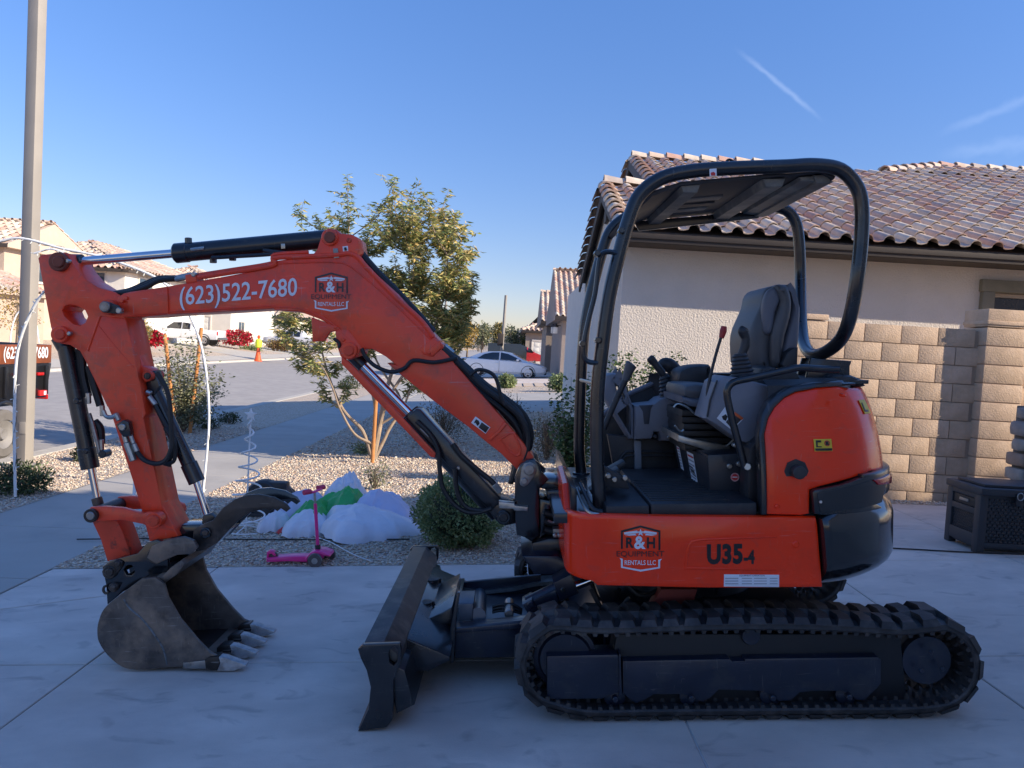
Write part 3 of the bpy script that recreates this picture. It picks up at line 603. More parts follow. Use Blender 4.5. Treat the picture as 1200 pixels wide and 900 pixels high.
# ---- generic houses further off
def house(name, label, x0, x1, y0, y1, zg, h, pitch, wallc, axis='x', hip=False, over=.45, scale=2.2, group=None, wins=(), garage=(), tm=None):
    e = empty(name, (x0, y0, zg)); tag(e, label, 'house', group); O = Vector(e.location)
    def hp(nm, bm, mt, par=None): bmesh.ops.transform(bm, matrix=Matrix.Translation(-O), verts=bm.verts); return part(nm, bm, mt, par or e)
    wm = stucco('stucco_'+'_'.join(str(int(c*100)) for c in wallc), wallc)
    hp('wall', box(((x0+x1)/2, (y0+y1)/2, zg+h/2-.2), (x1-x0, y1-y0, h+.4-.04)), wm)
    ez = zg+h; rt = .4
    if axis == 'x':
        ym = (y0+y1)/2; run = ym-y0+over; zr = ez+run*pitch-over*pitch; X0, X1 = x0-over, x1+over; hi = run if hip else 0
        V = [Vector(v) for v in ((X0, y0-over, ez-over*pitch), (X1, y0-over, ez-over*pitch), (X1, y1+over, ez-over*pitch), (X0, y1+over, ez-over*pitch), (X0+hi, ym, zr), (X1-hi, ym, zr))]
        faces = [(0, 1, 5, 4), (2, 3, 4, 5)]; ends = [(1, 2, 5), (3, 0, 4)]; sl = [(V[0], Vector((1, 0, 0)), Vector((0, 1, pitch)).normalized(), X1-X0, run), (V[2], Vector((-1, 0, 0)), Vector((0, -1, pitch)).normalized(), X1-X0, run)]
    else:
        xm = (x0+x1)/2; run = xm-x0+over; zr = ez+run*pitch-over*pitch; Y0, Y1 = y0-over, y1+over; hi = run if hip else 0
        V = [Vector(v) for v in ((x0-over, Y1, ez-over*pitch), (x0-over, Y0, ez-over*pitch), (x1+over, Y0, ez-over*pitch), (x1+over, Y1, ez-over*pitch), (xm, Y0+hi, zr), (xm, Y1-hi, zr))]
        faces = [(0, 1, 4, 5), (2, 3, 5, 4)]; ends = [(1, 2, 4), (3, 0, 5)]; sl = [(V[1], Vector((0, 1, 0)), Vector((1, 0, pitch)).normalized(), Y1-Y0, run), (V[2], Vector((0, 1, 0)), Vector((-1, 0, pitch)).normalized(), Y1-Y0, run)]
    bm = bmesh.new(); vs = [bm.verts.new(v) for v in V]; lo = [bm.verts.new(v-Vector((0, 0, .18))) for v in V[:4]]
    for f in faces+ends: bm.faces.new([vs[i] for i in f])
    for i in range(4): bm.faces.new((vs[i], vs[(i+1) % 4], lo[(i+1) % 4], lo[i]))
    bm.faces.new(lo); bmesh.ops.recalc_face_normals(bm, faces=bm.faces)
    rf = hp('roof', bm, wm if not hip else TM[1], None)
    if not hip: pass
    tw, tl = TW*scale, TL*scale
    for Oc, U, W, Lu, rn in sl:
        nv = max(2, int(rn*math.sqrt(1+pitch**2)/tl)+1); nu = int(Lu/tw)
        def cl(u, v, Lu=Lu, rn=rn): 
            k = v/math.sqrt(1+pitch**2)
            return (not hip) or (k < u < Lu-k)
        roof_plane(rf, Oc-O+Vector((0, 0, .02)), U, W, nu, nv, 0, clip=cl, scale=scale)
    if hip:
        for (a, b, c) in ((V[1], V[2], V[5 if axis == 'x' else 4]),) if axis == 'x' else ((V[1], V[2], V[4]),):
            U = (b-a).normalized(); Lw = (b-a).length; mid = (a+b)/2; W = (c-mid).normalized()
            Ls = (c-mid).length
            roof_plane(rf, a-O+Vector((0, 0, .02)), U, W, int(Lw/tw), int(Ls/tl)+1, 0, clip=lambda u, v: Lw*.5*v/Ls < u < Lw-Lw*.5*v/Ls, scale=scale)
        if axis == 'x': ends_ = ((V[0], V[4]), (V[1], V[5]), (V[4], V[5]))
        else: ends_ = ((V[1], V[4]), (V[2], V[4]), (V[4], V[5]), (V[3], V[5]))
    else: ends_ = ((V[4], V[5]),)
    for a, b in ends_: ridge_caps(rf, a-O, b-O, scale, False)
    for i in range(4): hp('fascia', add_bar(bmesh.new(), V[i]-Vector((0, 0, .1)), V[(i+1) % 4]-Vector((0, 0, .1)), .06, .22) if hip or i % 2 == (0 if axis == 'x' else 1) else box(V[i], (.05, .05, .05)), trimm)
    wg = mat('far_window_glass', (.05, .07, .09), .1, spec=.8); wt_ = mat('pale_trim', (.62, .57, .50), .7)
    for face_, a, b, z0_, z1_ in wins:
        def bxx(t, gx, za, zb, th, off):
            return box(((gx[0]+gx[1])/2, y0-off, (za+zb)/2), (gx[1]-gx[0], th, zb-za), .01) if face_ == 'y' else box((x1+off, (gx[0]+gx[1])/2, (za+zb)/2), (th, gx[1]-gx[0], zb-za), .01)
        w = hp('window', bxx(0, (a, b), z0_, z1_, .06, .01), wg); hp('window_frame', bxx(0, (a-.12, b+.12), z1_, z1_+.14, .12, .02), wt_, w); hp('window_frame', bxx(0, (a-.12, b+.12), z0_-.14, z0_, .12, .02), wt_, w); hp('window_frame', bxx(0, (a-.12, a), z0_, z1_, .11, .02), wt_, w); hp('window_frame', bxx(0, (b, b+.12), z0_, z1_, .11, .02), wt_, w); hp('mullion', bxx(0, ((a+b)/2-.03, (a+b)/2+.03), z0_, z1_, .08, .02), wt_, w)
    for face_, a, b, z1_, gm in garage:
        def bx2(p0, p1, za, zb, th, off): return box(((p0+p1)/2, y0-off, (za+zb)/2), (p1-p0, th, zb-za), .02) if face_ == 'y' else box((x1+off, (p0+p1)/2, (za+zb)/2), (th, p1-p0, zb-za), .02)
        g = hp('garage_door', bx2(a, b, zg-.05, z1_, .06, .0), gm)
        n = 4
        for r in range(4):
            for k in range(n):
                hh = (z1_-zg)/4; ww = (b-a)/n; hp('door_panel', bx2(a+k*ww+.12, a+(k+1)*ww-.12, zg+r*hh+.09, zg+(r+1)*hh-.09, .06, .022), gm, g)
        hp('garage_trim', bx2(a-.15, b+.15, z1_, z1_+.2, .12, .02), wt_); hp('garage_trim', bx2(a-.17, a, zg, z1_, .11, .02), wt_); hp('garage_trim', bx2(b, b+.17, zg, z1_, .11, .02), wt_)
    return e
gbrown = mat('brown_garage_door', (.20, .13, .11), .6); gwhite = mat('white_garage_door', (.70, .68, .62), .6)
h2 = house('garage_house', 'taupe stucco garage house with lanterns and steep tile roof, beside the white sedan', at_y(657, 420, 41).x, 9, 41, 52, .35, 3.35, .50, (.30, .245, .21), axis='x', hip=False, scale=1.1)
house('garage_wing', 'narrow second garage wing of taupe stucco just beyond the lantern garage', at_y(641, 420, 50).x, 6, 53.5, 62, .35, 3.5, .50, (.28, .23, .195), axis='x', hip=False, scale=1.3)
house('tan_house', 'low tan house with tiled hip roof at the end of the driveways, past the sedan', at_y(616, 400, 74).x, 12, 74, 90, .3, 3.3, .42, (.33, .27, .22), axis='x', hip=True, scale=1.6, garage=(('y', 1.8, 4.6, 2.4, gwhite),))
# lanterns + downpipe on the garage house
for px, y in ((653, 41.6), (650, 43.5)):
    p = at_y(px-2, 387, y)
    l = empty('wall_lantern', p); tag(l, 'small white lantern on the %s edge of the taupe garage wall' % ('near' if y < 42 else 'far'), 'lantern')
    part('lamp_glass', box((0, 0, 0), (.22, .22, .36), .03), mat('frosted_glass', (.75, .73, .68), .4), l); part('lamp_roof', lathe([(.17, .18), (.05, .34), (.01, .36)], seg=4), trimm, l); part('bracket', box((.12, 0, .26), (.3, .05, .05)), trimm, l)
# houses over the road
house('two_storey_house', 'tan two-storey house with brown garage door, at the left edge beyond the lamp pole', -41, -28, 42, 49.5, .5, 5.35, .40, (.56, .44, .34), axis='x', hip=False, scale=1.6, wins=(('x', 45, 46.5, 3.9, 5.0), ('y', -38, -36, 3.9, 5.1), ('x', 47, 48.5, 1.3, 2.6)))
p_ = house('front_wing', 'lower tan garage wing with brick pier in front of the left two-storey house', -31, -25.5, 37.5, 41.6, .45, 2.75, .40, (.50, .38, .29), axis='y', hip=False, scale=1.6, garage=(('y', -29.3, -26.2, 2.6, gbrown),), wins=())
house('white_house', 'white two-storey house with shuttered window and tiled hip roof, behind the raised arm', -38, -27.5, 54, 68, .5, 5.2, .40, (.78, .74, .66), axis='y', hip=True, scale=1.7, garage=(('x', 61, 66, 2.9, gwhite),), wins=(('y', -34.3, -32.2, 4.0, 5.2), ('x', 55.5, 57, 1.3, 2.7), ('x', 56, 58, 4, 5.1), ('y', -30.5, -28.9, 4.0, 5.2)))
house('cream_house', 'cream house with white garage door and grey shutters, behind the white pickup', -40, -27, 73, 86, .5, 4.8, .40, (.74, .69, .60), axis='y', hip=True, scale=1.8, garage=(('x', 80, 85, 2.9, gwhite), ('y', -33.5, -29, 2.9, gwhite)), wins=(('x', 75, 76.6, 1.2, 2.6), ('y', -38.5, -36.8, 1.2, 2.6)))
house('stone_trim_house', 'pale house with two garage doors farthest along the street on the left', -38, -26, 92, 106, .5, 3.4, .40, (.70, .63, .52), axis='y', hip=True, scale=2, garage=(('y', -37, -33, 2.9, gwhite), ('y', -31.5, -27.5, 2.9, gwhite)), wins=())
# the house whose shade the machine stands in (to the right of and behind the camera)
own = house('home_house', 'two-storey stucco house to the right of the driveway, just outside the photo, shading the machine', 4.8, 17.3, -8, 3.95, .25, 6.1, .0, (.78, .73, .65), axis='x', hip=False, scale=3, garage=(), wins=())
# distant hill
bm = bmesh.new(); V = []
hill = [(-160, 0), (-60, 6), (-10, 9), (8, 16), (16, 19.5), (26, 17), (50, 20), (90, 12), (200, 0)]
for i in range(60):
    x = -160+360*i/59; h = np.interp(x, [p[0] for p in hill], [p[1] for p in hill])+noise.noise(Vector((x*.05, 0, 0)))*2
    V.append([bm.verts.new((x, 520-40, -1)), bm.verts.new((x, 520, h*.55)), bm.verts.new((x, 560, h)), bm.verts.new((x, 680, -1))])
for A, B in zip(V, V[1:]):
    for k in range(3): bm.faces.new((A[k], B[k], B[k+1], A[k+1]))
o = part('hill', bm, mat('tan_hill', (.30, .26, .22), .95, var=.1, vscale=.05)); o['kind'] = 'structure'  # tan hillside with slight colour noise
# ================================================================== EXCAVATOR
MX, MY = 1.04, 4.2; TILT = .07
exc = empty('mini_excavator', (MX, MY, ground_z(MX)+.004), (0, -math.atan(TILT), 0))
tag(exc, 'orange and black tracked mini excavator with open canopy, parked on the concrete driveway', 'mini excavator')
part0 = part
def part(name, src, mat, parent=exc, angle=35, kind=None): return part0(name, src, mat, parent, angle, kind)
XM = Matrix.Translation(exc.location) @ Matrix.Rotation(-math.atan(TILT), 4, 'Y'); XI = XM.inverted()
EL = XI @ EYE
def P(px, py, y):
    """point of the machine seen at a photo pixel, on its lengthwise plane y"""
    d = XI.to_3x3() @ ray(px, py); return EL + d*((y-EL.y)/d.y)
def Q(px, py, y): p = P(px, py, y); return (p.x, p.z)
def QS(L, y): return [Q(a, b, y) for a, b in L]
def zf(ox, oy, s): return lambda *L: [(ox+a/s, oy+b/s) for a, b in L]
Z1 = zf(0, 250, 3.75); Z2 = zf(0, 400, 4.5); Z3 = zf(90, 480, 2.8133); Z4 = zf(290, 200, 3.214); Z5 = zf(400, 400, 3.75)
Z6 = zf(400, 580, 3.103); Z7 = zf(660, 170, 3.0); Z8 = zf(680, 360, 3.75); Y1 = zf(860, 420, 3.214); Y2 = zf(660, 560, 3.75)
Y3 = zf(580, 680, 3.75); Y4 = zf(860, 680, 3.529); S1 = zf(590, 520, 4.5); S2 = zf(480, 640, 5.625); S5 = zf(640, 400, 7.5); S7 = zf(870, 320, 6.427)
def pl(name, pts, y0, y1, mt, parent=exc, bevel=.004, holes=(), yref=None, smooth=0):
    yr = min(y0, y1) if yref is None else yref
    ring = QS(pts, yr)
    if smooth: ring = smooth_ring(ring, smooth)
    return part(name, plate_mesh(ring, y0, y1, bevel, [QS(h, yr) for h in holes]), mt, parent)
def pcyl(name, px, py, r_px, y0, y1, mt, parent=exc, seg=24, ch=.004):
    """round pin lying across the machine; centre pixel read at its near end y0"""
    c = P(px, py, y0); r = r_px/FPX*(MY+y0)
    return part(name, cyl((c.x, y0, c.z), (c.x, y1, c.z), r, seg, ch=ch), mt, parent)
def rod(name, a, b, r, mt, parent=exc, seg=20, ch=.003): return part(name, cyl(a, b, r, seg, ch=ch), mt, parent)
def hose(name, pts, r, mt=None, parent=exc, seg=8): return part(name, tube(pts, r, seg, 6), mt or hoser, parent)

# ---- tracks -----------------------------------------------------------------
TY0, TY1 = -.85, -.56
def trk():
    """inner path of the belt, local XZ, closed, evenly spaced"""
    c1 = Vector(Q(661, 783, TY0)); c2 = Vector(Q(1099, 784, TY0)); r1 = 44/FPX*3.35; r2 = 44/FPX*3.35
    top = [Vector(Q(a, b, TY0)) for a, b in ((700, 745), (760, 744), (850, 741), (940, 741), (1010, 744), (1060, 747))]
    pts = []
    for k in range(9, -1, -1): a = rad(100+k*17.8); pts.append(c1+Vector((math.cos(a), math.sin(a)))*r1)
    pts += top
    for k in range(0, 10): a = rad(80-k*17.8); pts.append(c2+Vector((math.cos(a), math.sin(a)))*r2)
    zb = .060
    x2, x1 = Q(1068, 838, TY0)[0], Q(690, 838, TY0)[0]
    for k in range(7): pts.append(Vector((x2+(x1-x2)*k/6, zb)))
    raw = [Vector((p.x, p.y)) for p in (Vector(q) for q in smooth_ring([tuple(p) for p in pts], 5))]
    d = [0]
    for a, b in zip(raw, raw[1:]+raw[:1]): d.append(d[-1]+(b-a).length)
    Lt = d[-1]; n = 192; out = []; j = 0
    for i in range(n):
        t = Lt*i/n
        while d[j+1] < t: j += 1
        f = (t-d[j])/max(1e-9, d[j+1]-d[j]); out.append(raw[j].lerp(raw[(j+1) % len(raw)], f))
    return out, Lt
PATH, PLEN = trk(); NP_ = len(PATH); NLUG = 45
def frame_at(t):
    f = (t % 1)*NP_; i = int(f); f -= i
    a, b = PATH[i % NP_], PATH[(i+1) % NP_]; p = a.lerp(b, f); t0 = (PATH[(i+2) % NP_]-PATH[(i-1) % NP_]).normalized()
    nrm = Vector((-t0.y, t0.x))      # path runs clockwise (over the top to the rear) -> left normal points out
    return p, t0, nrm
def build_track(sign):
    bm = bmesh.new(); th = .034
    ya, yb = (TY0+.012, TY1-.012)
    prof = [(ya, .004), (ya-.006, .012), (ya, th), (yb, th), (yb+.006, .012), (yb, .004)]
    rings = []
    for i in range(NP_):
        p, t, n = frame_at(i/NP_); rings.append([bm.verts.new((p.x+n.x*h, y, p.y+n.y*h)) for y, h in prof])
    for i in range(NP_):
        A, B = rings[i], rings[(i+1) % NP_]
        for j in range(6): bm.faces.new((A[j], B[j], B[(j+1) % 6], A[(j+1) % 6]))
    rnd = random.Random(3)
    def blk(t0, corners, h0, h1, sink=.35):
        """corners: list of (dy, ds) in the belt surface; top shrunk"""
        lo, hi = [], []; cy = sum(c[0] for c in corners)/len(corners); cs = sum(c[1] for c in corners)/len(corners)
        for y, s in corners:
            p, t, n = frame_at(t0+s/PLEN); lo.append(bm.verts.new((p.x+n.x*h0, y, p.y+n.y*h0)))
            y2, s2 = y+(cy-y)*(.24 if h1 > .03 else .1), s+(cs-s)*sink*.8
            p, t, n = frame_at(t0+s2/PLEN); hi.append(bm.verts.new((p.x+n.x*h1, y2, p.y+n.y*h1)))
        m = len(corners)
        for j in range(m): bm.faces.new((lo[j], lo[(j+1) % m], hi[(j+1) % m], hi[j]))
        bm.faces.new(hi)
    pit = PLEN/NLUG
    for k in range(NLUG):
        t = k/NLUG
        h = th+.025+rnd.uniform(-.001, .001)
        # near half and far half, staggered by half a pitch; each lug hooks towards the edge
        blk(t, [(ya-.008, -.43*pit), (ya-.008, .36*pit), (ya+.075, .54*pit), (ya+.155, .32*pit), (ya+.155, -.40*pit), (ya+.07, -.22*pit)], th-.002, h)
        blk(t+.5/NLUG, [(yb-.155, -.40*pit), (yb-.155, .32*pit), (yb-.075, .54*pit), (yb+.008, .36*pit), (yb+.008, -.43*pit), (yb-.07, -.22*pit)], th-.002, h)
    for k in range(NLUG*2):                                    # inner guide horns
        t = k/(NLUG*2)
        for yy in ((ya+yb)/2-.045, (ya+yb)/2+.045):
            blk(t, [(yy-.016, -.010), (yy+.016, -.010), (yy+.016, .010), (yy-.016, .010)], .006, -.024, .5)
        blk(t, [(ya-.001, -.011), (ya+.03, -.011), (ya+.03, .011), (ya-.001, .011)], .006, -.010, .3)
    if sign > 0:
        for v in bm.verts: v.co.y = -v.co.y
        bmesh.ops.reverse_faces(bm, faces=bm.faces)
    bmesh.ops.recalc_face_normals(bm, faces=bm.faces)
    return bm
def undercarriage(sgn):
    Y = lambda y: y if sgn < 0 else -y
    tr = part('rubber_track', build_track(sgn), rubber, exc, 30)
    c1 = Vector(Q(664, 781, TY0)); c2 = Vector(Q(1096, 783, TY0))
    idl = part('idler_wheel', lathe([(.03, -.07), (.115, -.07), (.125, -.055), (.145, -.05), (.145, .05), (.125, .055), (.115, .07), (.03, .07)], (c1.x, Y(-.705), c1.y), 'Y', 36), sky_tinted_black, tr)
    bm = bmesh.new(); N = 17; ring = []
    for k in range(N*4):
        a = 2*math.pi*k/(N*4); r = (.150, .150, .122, .122)[k % 4]; ring.append((c2.x+math.cos(a)*r, c2.y+math.sin(a)*r))
    bm = plate_mesh(ring, Y(-.725), Y(-.685), .003)
    sp = part('drive_sprocket', bm, steeld, tr)
    part('final_drive', lathe([(.02, -.10), (.085, -.10), (.092, -.092), (.092, -.02), (.11, .0), (.11, .06), (.02, .06)], (c2.x+.008, Y(-.705) if sgn < 0 else .705, c2.y), 'Y', 40), sky_tinted_black, tr)
    for k in range(3):
        a = rad(95+120*k); q = (c2.x+.008+math.cos(a)*.055, c2.y+math.sin(a)*.055)
        rod('bolt', (q[0], Y(-.81), q[1]), (q[0], Y(-.802), q[1]), .012, sky_tinted_black, sp, 6, .002)
    for px in (722, 812, 908, 998):
        x = Q(px, 815, TY0)[0]
        w = part('track_roller', lathe([(.02, -.10), (.040, -.10), (.048, -.09), (.048, -.045), (.036, -.035), (.036, .035), (.048, .045), (.048, .09), (.02, .1)], (x, Y(-.705), .095), 'Y', 24), sky_tinted_black, tr)
        rod('bolt', (x, Y(-.835), .098), (x, Y(-.80), .098), .014, sky_tinted_black, w, 8)
    x = Q(886, 755, TY0)[0]
    part('carrier_roller', lathe([(.02, -.08), (.04, -.08), (.045, -.07), (.045, .07), (.04, .08), (.02, .08)], (x, Y(-.705), Q(886, 752, TY0)[1]), 'Y', 24), sky_tinted_black, tr)
    fr = part('track_frame', plate_mesh(QS(Y3((540, 250), (1800, 250), (1830, 560), (1600, 600), (500, 600), (500, 480)), -.80), Y(-.765), Y(-.62), .006), mat('inner_frame_paint', (.006, .007, .010), .5), exc)
    yo = -.825
    f1 = plate_mesh(QS([(641, 769), (724, 767), (727, 772), (727, 812), (719, 813), (706, 819), (641, 820)], yo), Y(yo), Y(-.70), .006)
    part('side_cover', f1, sky_tinted_black, fr)
    ringc = Y3((562, 358), (1034, 348), (1044, 358), (1100, 358), (1100, 348)) + Y4((600, 320), (612, 330), (612, 430), (600, 445), (575, 470), (545, 500), (510, 500), (475, 468), (440, 462), (330, 462), (275, 468), (240, 500), (190, 505), (150, 478), (120, 462)) + Y3((985, 485), (950, 520), (915, 538), (875, 530), (830, 505), (700, 505), (660, 530), (620, 545), (590, 525), (570, 505), (562, 500))
    part('side_cover', plate_mesh(QS(ringc, yo), Y(yo+.006), Y(-.72), .006), sky_tinted_black, fr)
    part('tension_rib', plate_mesh(QS(Y3((545, 322), (552, 322), (558, 505), (545, 505)), yo), Y(yo-.008), Y(-.75), .003), sky_tinted_black, fr)
undercarriage(-1); undercarriage(1)
# centre frame + slew ring
part('center_frame', box((.02, 0, .26), (1.05, 1.12, .16), .03), sky_tinted_black, exc)
part('center_frame', plate_mesh([(-.62, .20), (.62, .20), (.50, .40), (-.50, .40)], -.50, .50, .02), sky_tinted_black, exc)
rod('slew_ring', (0, 0, .36), (0, 0, .455), .36, blackp, exc, 48)
pl('swivel_guard', Y2((430, 490), (590, 490), (570, 560), (385, 570)), -.52, -.44, mat('dark_red_plate', (.18, .02, .012), .6), bevel=.004)  # guard plate in an even dark red
for k, pts in enumerate((((692, 690, -.5), (705, 712, -.52), (722, 716, -.5), (738, 700, -.5)), ((735, 686, -.5), (748, 697, -.5), (760, 697, -.48), (772, 690, -.45)), ((690, 672, -.3), (700, 700, -.35), (715, 706, -.35), (726, 690, -.3)))):
    hose('hose', [P(*q) for q in pts], .011)

# ---- house (upper body) ------------------------------------------------------
S = .77; RC = .50; XR = .93; FC = .15; XF = -.70
def plan(s):
    """walk round the body in plan; s = x along the near side; returns point and outward normal"""
    a0, a1 = XF+FC, XR-RC
    if s < a0:
        t = a0-s
        if t < FC*math.pi/2: a = t/FC; return (a0-math.sin(a)*FC, -S+FC-math.cos(a)*FC), (-math.sin(a), -math.cos(a))
        return (XF, -S+FC+t-FC*math.pi/2), (-1, 0)
    if s <= a1: return (s, -S), (0, -1)
    t = s-a1; q = RC*math.pi/2
    if t < q: a = t/RC; return (a1+math.sin(a)*RC, -S+RC-math.cos(a)*RC), (math.sin(a), -math.cos(a))
    t -= q; m = 2*(S-RC)
    if t < m: return (XR, -S+RC+t), (1, 0)
    t -= m
    if t < q: a = t/RC; return (a1+math.cos(a)*RC, S-RC+math.sin(a)*RC), (math.cos(a), math.sin(a))
    return (a1-(t-q), S), (0, 1)
def SZ(px, py, inset=0.0, smax=1.05):
    d = XI.to_3x3() @ ray(px, py)
    def side(s):
        (x, y), n = plan(s); x -= n[0]*inset; y -= n[1]*inset
        return (x-EL.x)*d.y-(y-EL.y)*d.x
    lo, hi = -1.4, smax
    if side(hi) < 0:   # beyond the silhouette: take the farthest-right point
        best = max((plan(s/100)[0][0]-EL.x)/(plan(s/100)[0][1]-EL.y) for s in range(-60, 130))
        s = max((s/100 for s in range(30, 110)), key=lambda s: (plan(s)[0][0]-EL.x)/(plan(s)[0][1]-EL.y))
    else:
        for _ in range(40):
            m = (lo+hi)/2
            if side(m) < 0: lo = m
            else: hi = m
        s = hi
    (x, y), n = plan(s); t = (y-EL.y)/d.y; return (s, EL.z+d.z*t)
def wrap(name, ring, out, thick, mt, inset=None, bevel=.006, holes=(), parent=exc, step=.035, zstep=None, angle=30):
    """panel lying on the body: ring of (s, z), outer face proud by out, bent round the body"""
    bm = plate_mesh(ring, -out, -out+thick, bevel, holes)
    ss = [r[0] for r in ring]; zs = [r[1] for r in ring]
    x = min(ss)+step
    while x < max(ss):
        if x > XR-RC-.02 or x < XF+FC+.02 or inset: bmesh.ops.bisect_plane(bm, geom=bm.verts[:]+bm.edges[:]+bm.faces[:], plane_co=(x, 0, 0), plane_no=(1, 0, 0))
        x += step
    if zstep:
        z = min(zs)+zstep
        while z < max(zs): bmesh.ops.bisect_plane(bm, geom=bm.verts[:]+bm.edges[:]+bm.faces[:], plane_co=(0, 0, z), plane_no=(0, 0, 1)); z += zstep
    for v in bm.verts:
        s, t, z = v.co; (px_, py_), n = plan(s); o = -t-(inset(s, z) if inset else 0)
        v.co = (px_+n[0]*o, py_+n[1]*o, z)
    return part(name, bm, mt, parent, angle)
SMAX = (XR-RC)+RC*math.pi+2*(S-RC)+.2
zF = SZ(800, 601)[1]                    # level of the deck edge
zB = SZ(800, 689)[1]
print('deck', zF, zB, 'rear sil', SZ(1045, 600))
# solid dark hull under the panels
ring = []
s = XF+FC-.2356-.6
hull = bmesh.new(); ptsn = []
sv = -1.35
while sv < SMAX+.5: ptsn.append(plan(sv)); sv += .06
poly = [(p[0]-n[0]*.05, p[1]-n[1]*.05) for p, n in ptsn]
lo = [hull.verts.new((x, y, zB+.03)) for x, y in poly]; hi = [hull.verts.new((x, y, zF-.035)) for x, y in poly]
for i in range(len(poly)): hull.faces.new((lo[i], lo[(i+1) % len(poly)], hi[(i+1) % len(poly)], hi[i]))
hull.faces.new(lo[::-1]); hull.faces.new(hi); bmesh.ops.recalc_face_normals(hull, faces=hull.faces)
part('deck_frame', hull, blackp)
# orange skirt
zt = SZ(700, 603)[1]; zlip = SZ(680, 578)[1]
sk_r = SZ(957, 606); sk_rb = SZ(965, 689)
skirt = [(-1.35, zlip+.02), (-.93, zlip), (-.80, zt-.005), (-.62, zt+.004)] + [SZ(*q) for q in ((760, 604), (860, 605), (957, 606), (959, 615), (965, 689), (830, 690), (700, 687), (694, 682))] + [(-.80, zB+.05), (-1.35, zB+.05)]
sk = wrap('side_skirt', skirt, .0, .05, orange, bevel=.016)
# embossed swoosh around the model number
sw = [SZ(*q) for q in Y2((545, 300), (560, 275), (600, 266), (940, 256), (940, 262), (610, 276), (572, 285), (556, 310), (545, 390), (935, 402), (935, 408), (535, 404), (530, 396))]
wrap('raised_ridge', sw, .004, .01, orange, bevel=.004, parent=sk)
pcyl('plug', *Y2((1024, 294))[0], 4.2, -.776, -.765, orange, sk)
# decals on the skirt
def decal(name, ring_px, mt, parent, off=.0015, y=-S, holes=()):
    R_ = QS(ring_px, y-off)
    bm = plate_mesh(R_, y-off, y-off+.001, .0001, [QS(h, y-off) for h in holes]); return part(name, bm, mt, parent)
def words(name, s, l, t, r, b, y, mt, parent, rise=0, off=.02, sp=1.0):
    """text filling a pixel box on plane y; rise = pixels the right end is higher"""
    A = P(l, b, y); B = P(r, b-rise, y); T = P(l, t, y)
    return part(name, text_mesh(s, A, B, T, off, sp), mt, parent)
def logo(T_, y, dark, lite, parent):
    """house-shaped company mark; T_ maps sticker units (x 232..445, y 208..412) to pixels"""
    def dc(ring, mt, name='logo_mark', holes=()): return decal(name, [T_(*q) for q in ring], mt, parent, .002, y, [[T_(*q) for q in h] for h in holes])
    dc(((254, 312), (254, 232), (340, 209), (427, 232), (427, 318), (419, 318), (419, 239), (340, 218), (262, 239), (262, 312)), dark)
    dc(((268, 240), (325, 232), (330, 243), (268, 248)), lite); dc(((352, 243), (358, 232), (411, 240), (411, 248)), lite)
    dc(((268, 250), (318, 246), (322, 252), (290, 254)), lite); dc(((360, 252), (364, 246), (411, 250), (390, 254)), lite)
    st = []
    for k in range(10): a = rad(90+36*k); r_ = 17 if k % 2 == 0 else 7; st.append((340+math.cos(a)*r_, 241-math.sin(a)*r_))
    dc(st, lite)
    def w(s, l, t, r, b, mt, off=.03):
        A = P(*T_(l, b), y-.003); B = P(*T_(r, b), y-.003); TT = P(*T_(l, t), y-.003); part('logo_lettering', text_mesh(s, A, B, TT, off), mt, parent)
    w('R', 276, 262, 310, 308, dark, .03); w('H', 368, 262, 404, 310, dark, .03); w('&', 312, 256, 362, 313, lite, .03)
    w('EQUIPMENT', 235, 322, 444, 350, dark, .0)
    w('RENTALS LLC', 270, 362, 407, 383, lite, .010)
    dc(((248, 352), (262, 356), (262, 390), (341, 404), (418, 392), (418, 360), (434, 356), (426, 366), (426, 397), (341, 412), (254, 395), (254, 362)), lite)
logo(lambda a, b: (660+a/3.75, 560+b/3.75), -S, black_d, white_d, sk)
words('model_lettering', 'U35', 828.5, 637.5, 870.5, 661.7, -S-.002, black_d, sk, .6, .05, 1.08)
words('model_lettering', '-4', 871.5, 644.5, 884.5, 661, -S-.002, black_d, sk, 0, .04, 1.0)
ps = decal('specification_plate', Y2((707, 424), (949, 426), (949, 480), (706, 478)), white_d, sk, .002)
for k, (a, b, s_) in enumerate(((775, 431, 'EQUIPMENT OPERATION'),)):
    words('plate_print', s_, *(*Y2((a, b-5))[0], *Y2((a+110, b+3))[0]), -S-.004, grey_d, ps, 0, 0)
for k in range(3):
    for x0, x1 in ((712, 770), (785, 830), (838, 895), (908, 942)):
        decal('plate_print', Y2((x0, 440+k*12), (x1, 440+k*12), (x1, 443+k*12), (x0, 443+k*12)), mat('print_grey', (.3, .3, .33), .5), ps, .0035)

# counterweight
def cw_in(s, z):
    h = (z-zB)/(zF-zB); return .004 + (.10*(.32-h)**2/.1 if h < .32 else 0) + (.030*((h-.80)/.2)**2 if h > .80 else 0)
zcb = SZ(966, 694)[1]-.005; zct = SZ(1000, 592)[1]+.02
ring = [SZ(960, 607), SZ(963, 640), SZ(967, 693), (.60, zcb-.004), (1.2, zcb-.02), (SMAX, zcb-.02), (SMAX, zct+.02), (1.25, zct+.03), (.78, zct+.012), (.55, zct)]
wrap('counterweight', ring, .035, .12, blackg, cw_in, bevel=.02, step=.05, zstep=.03)
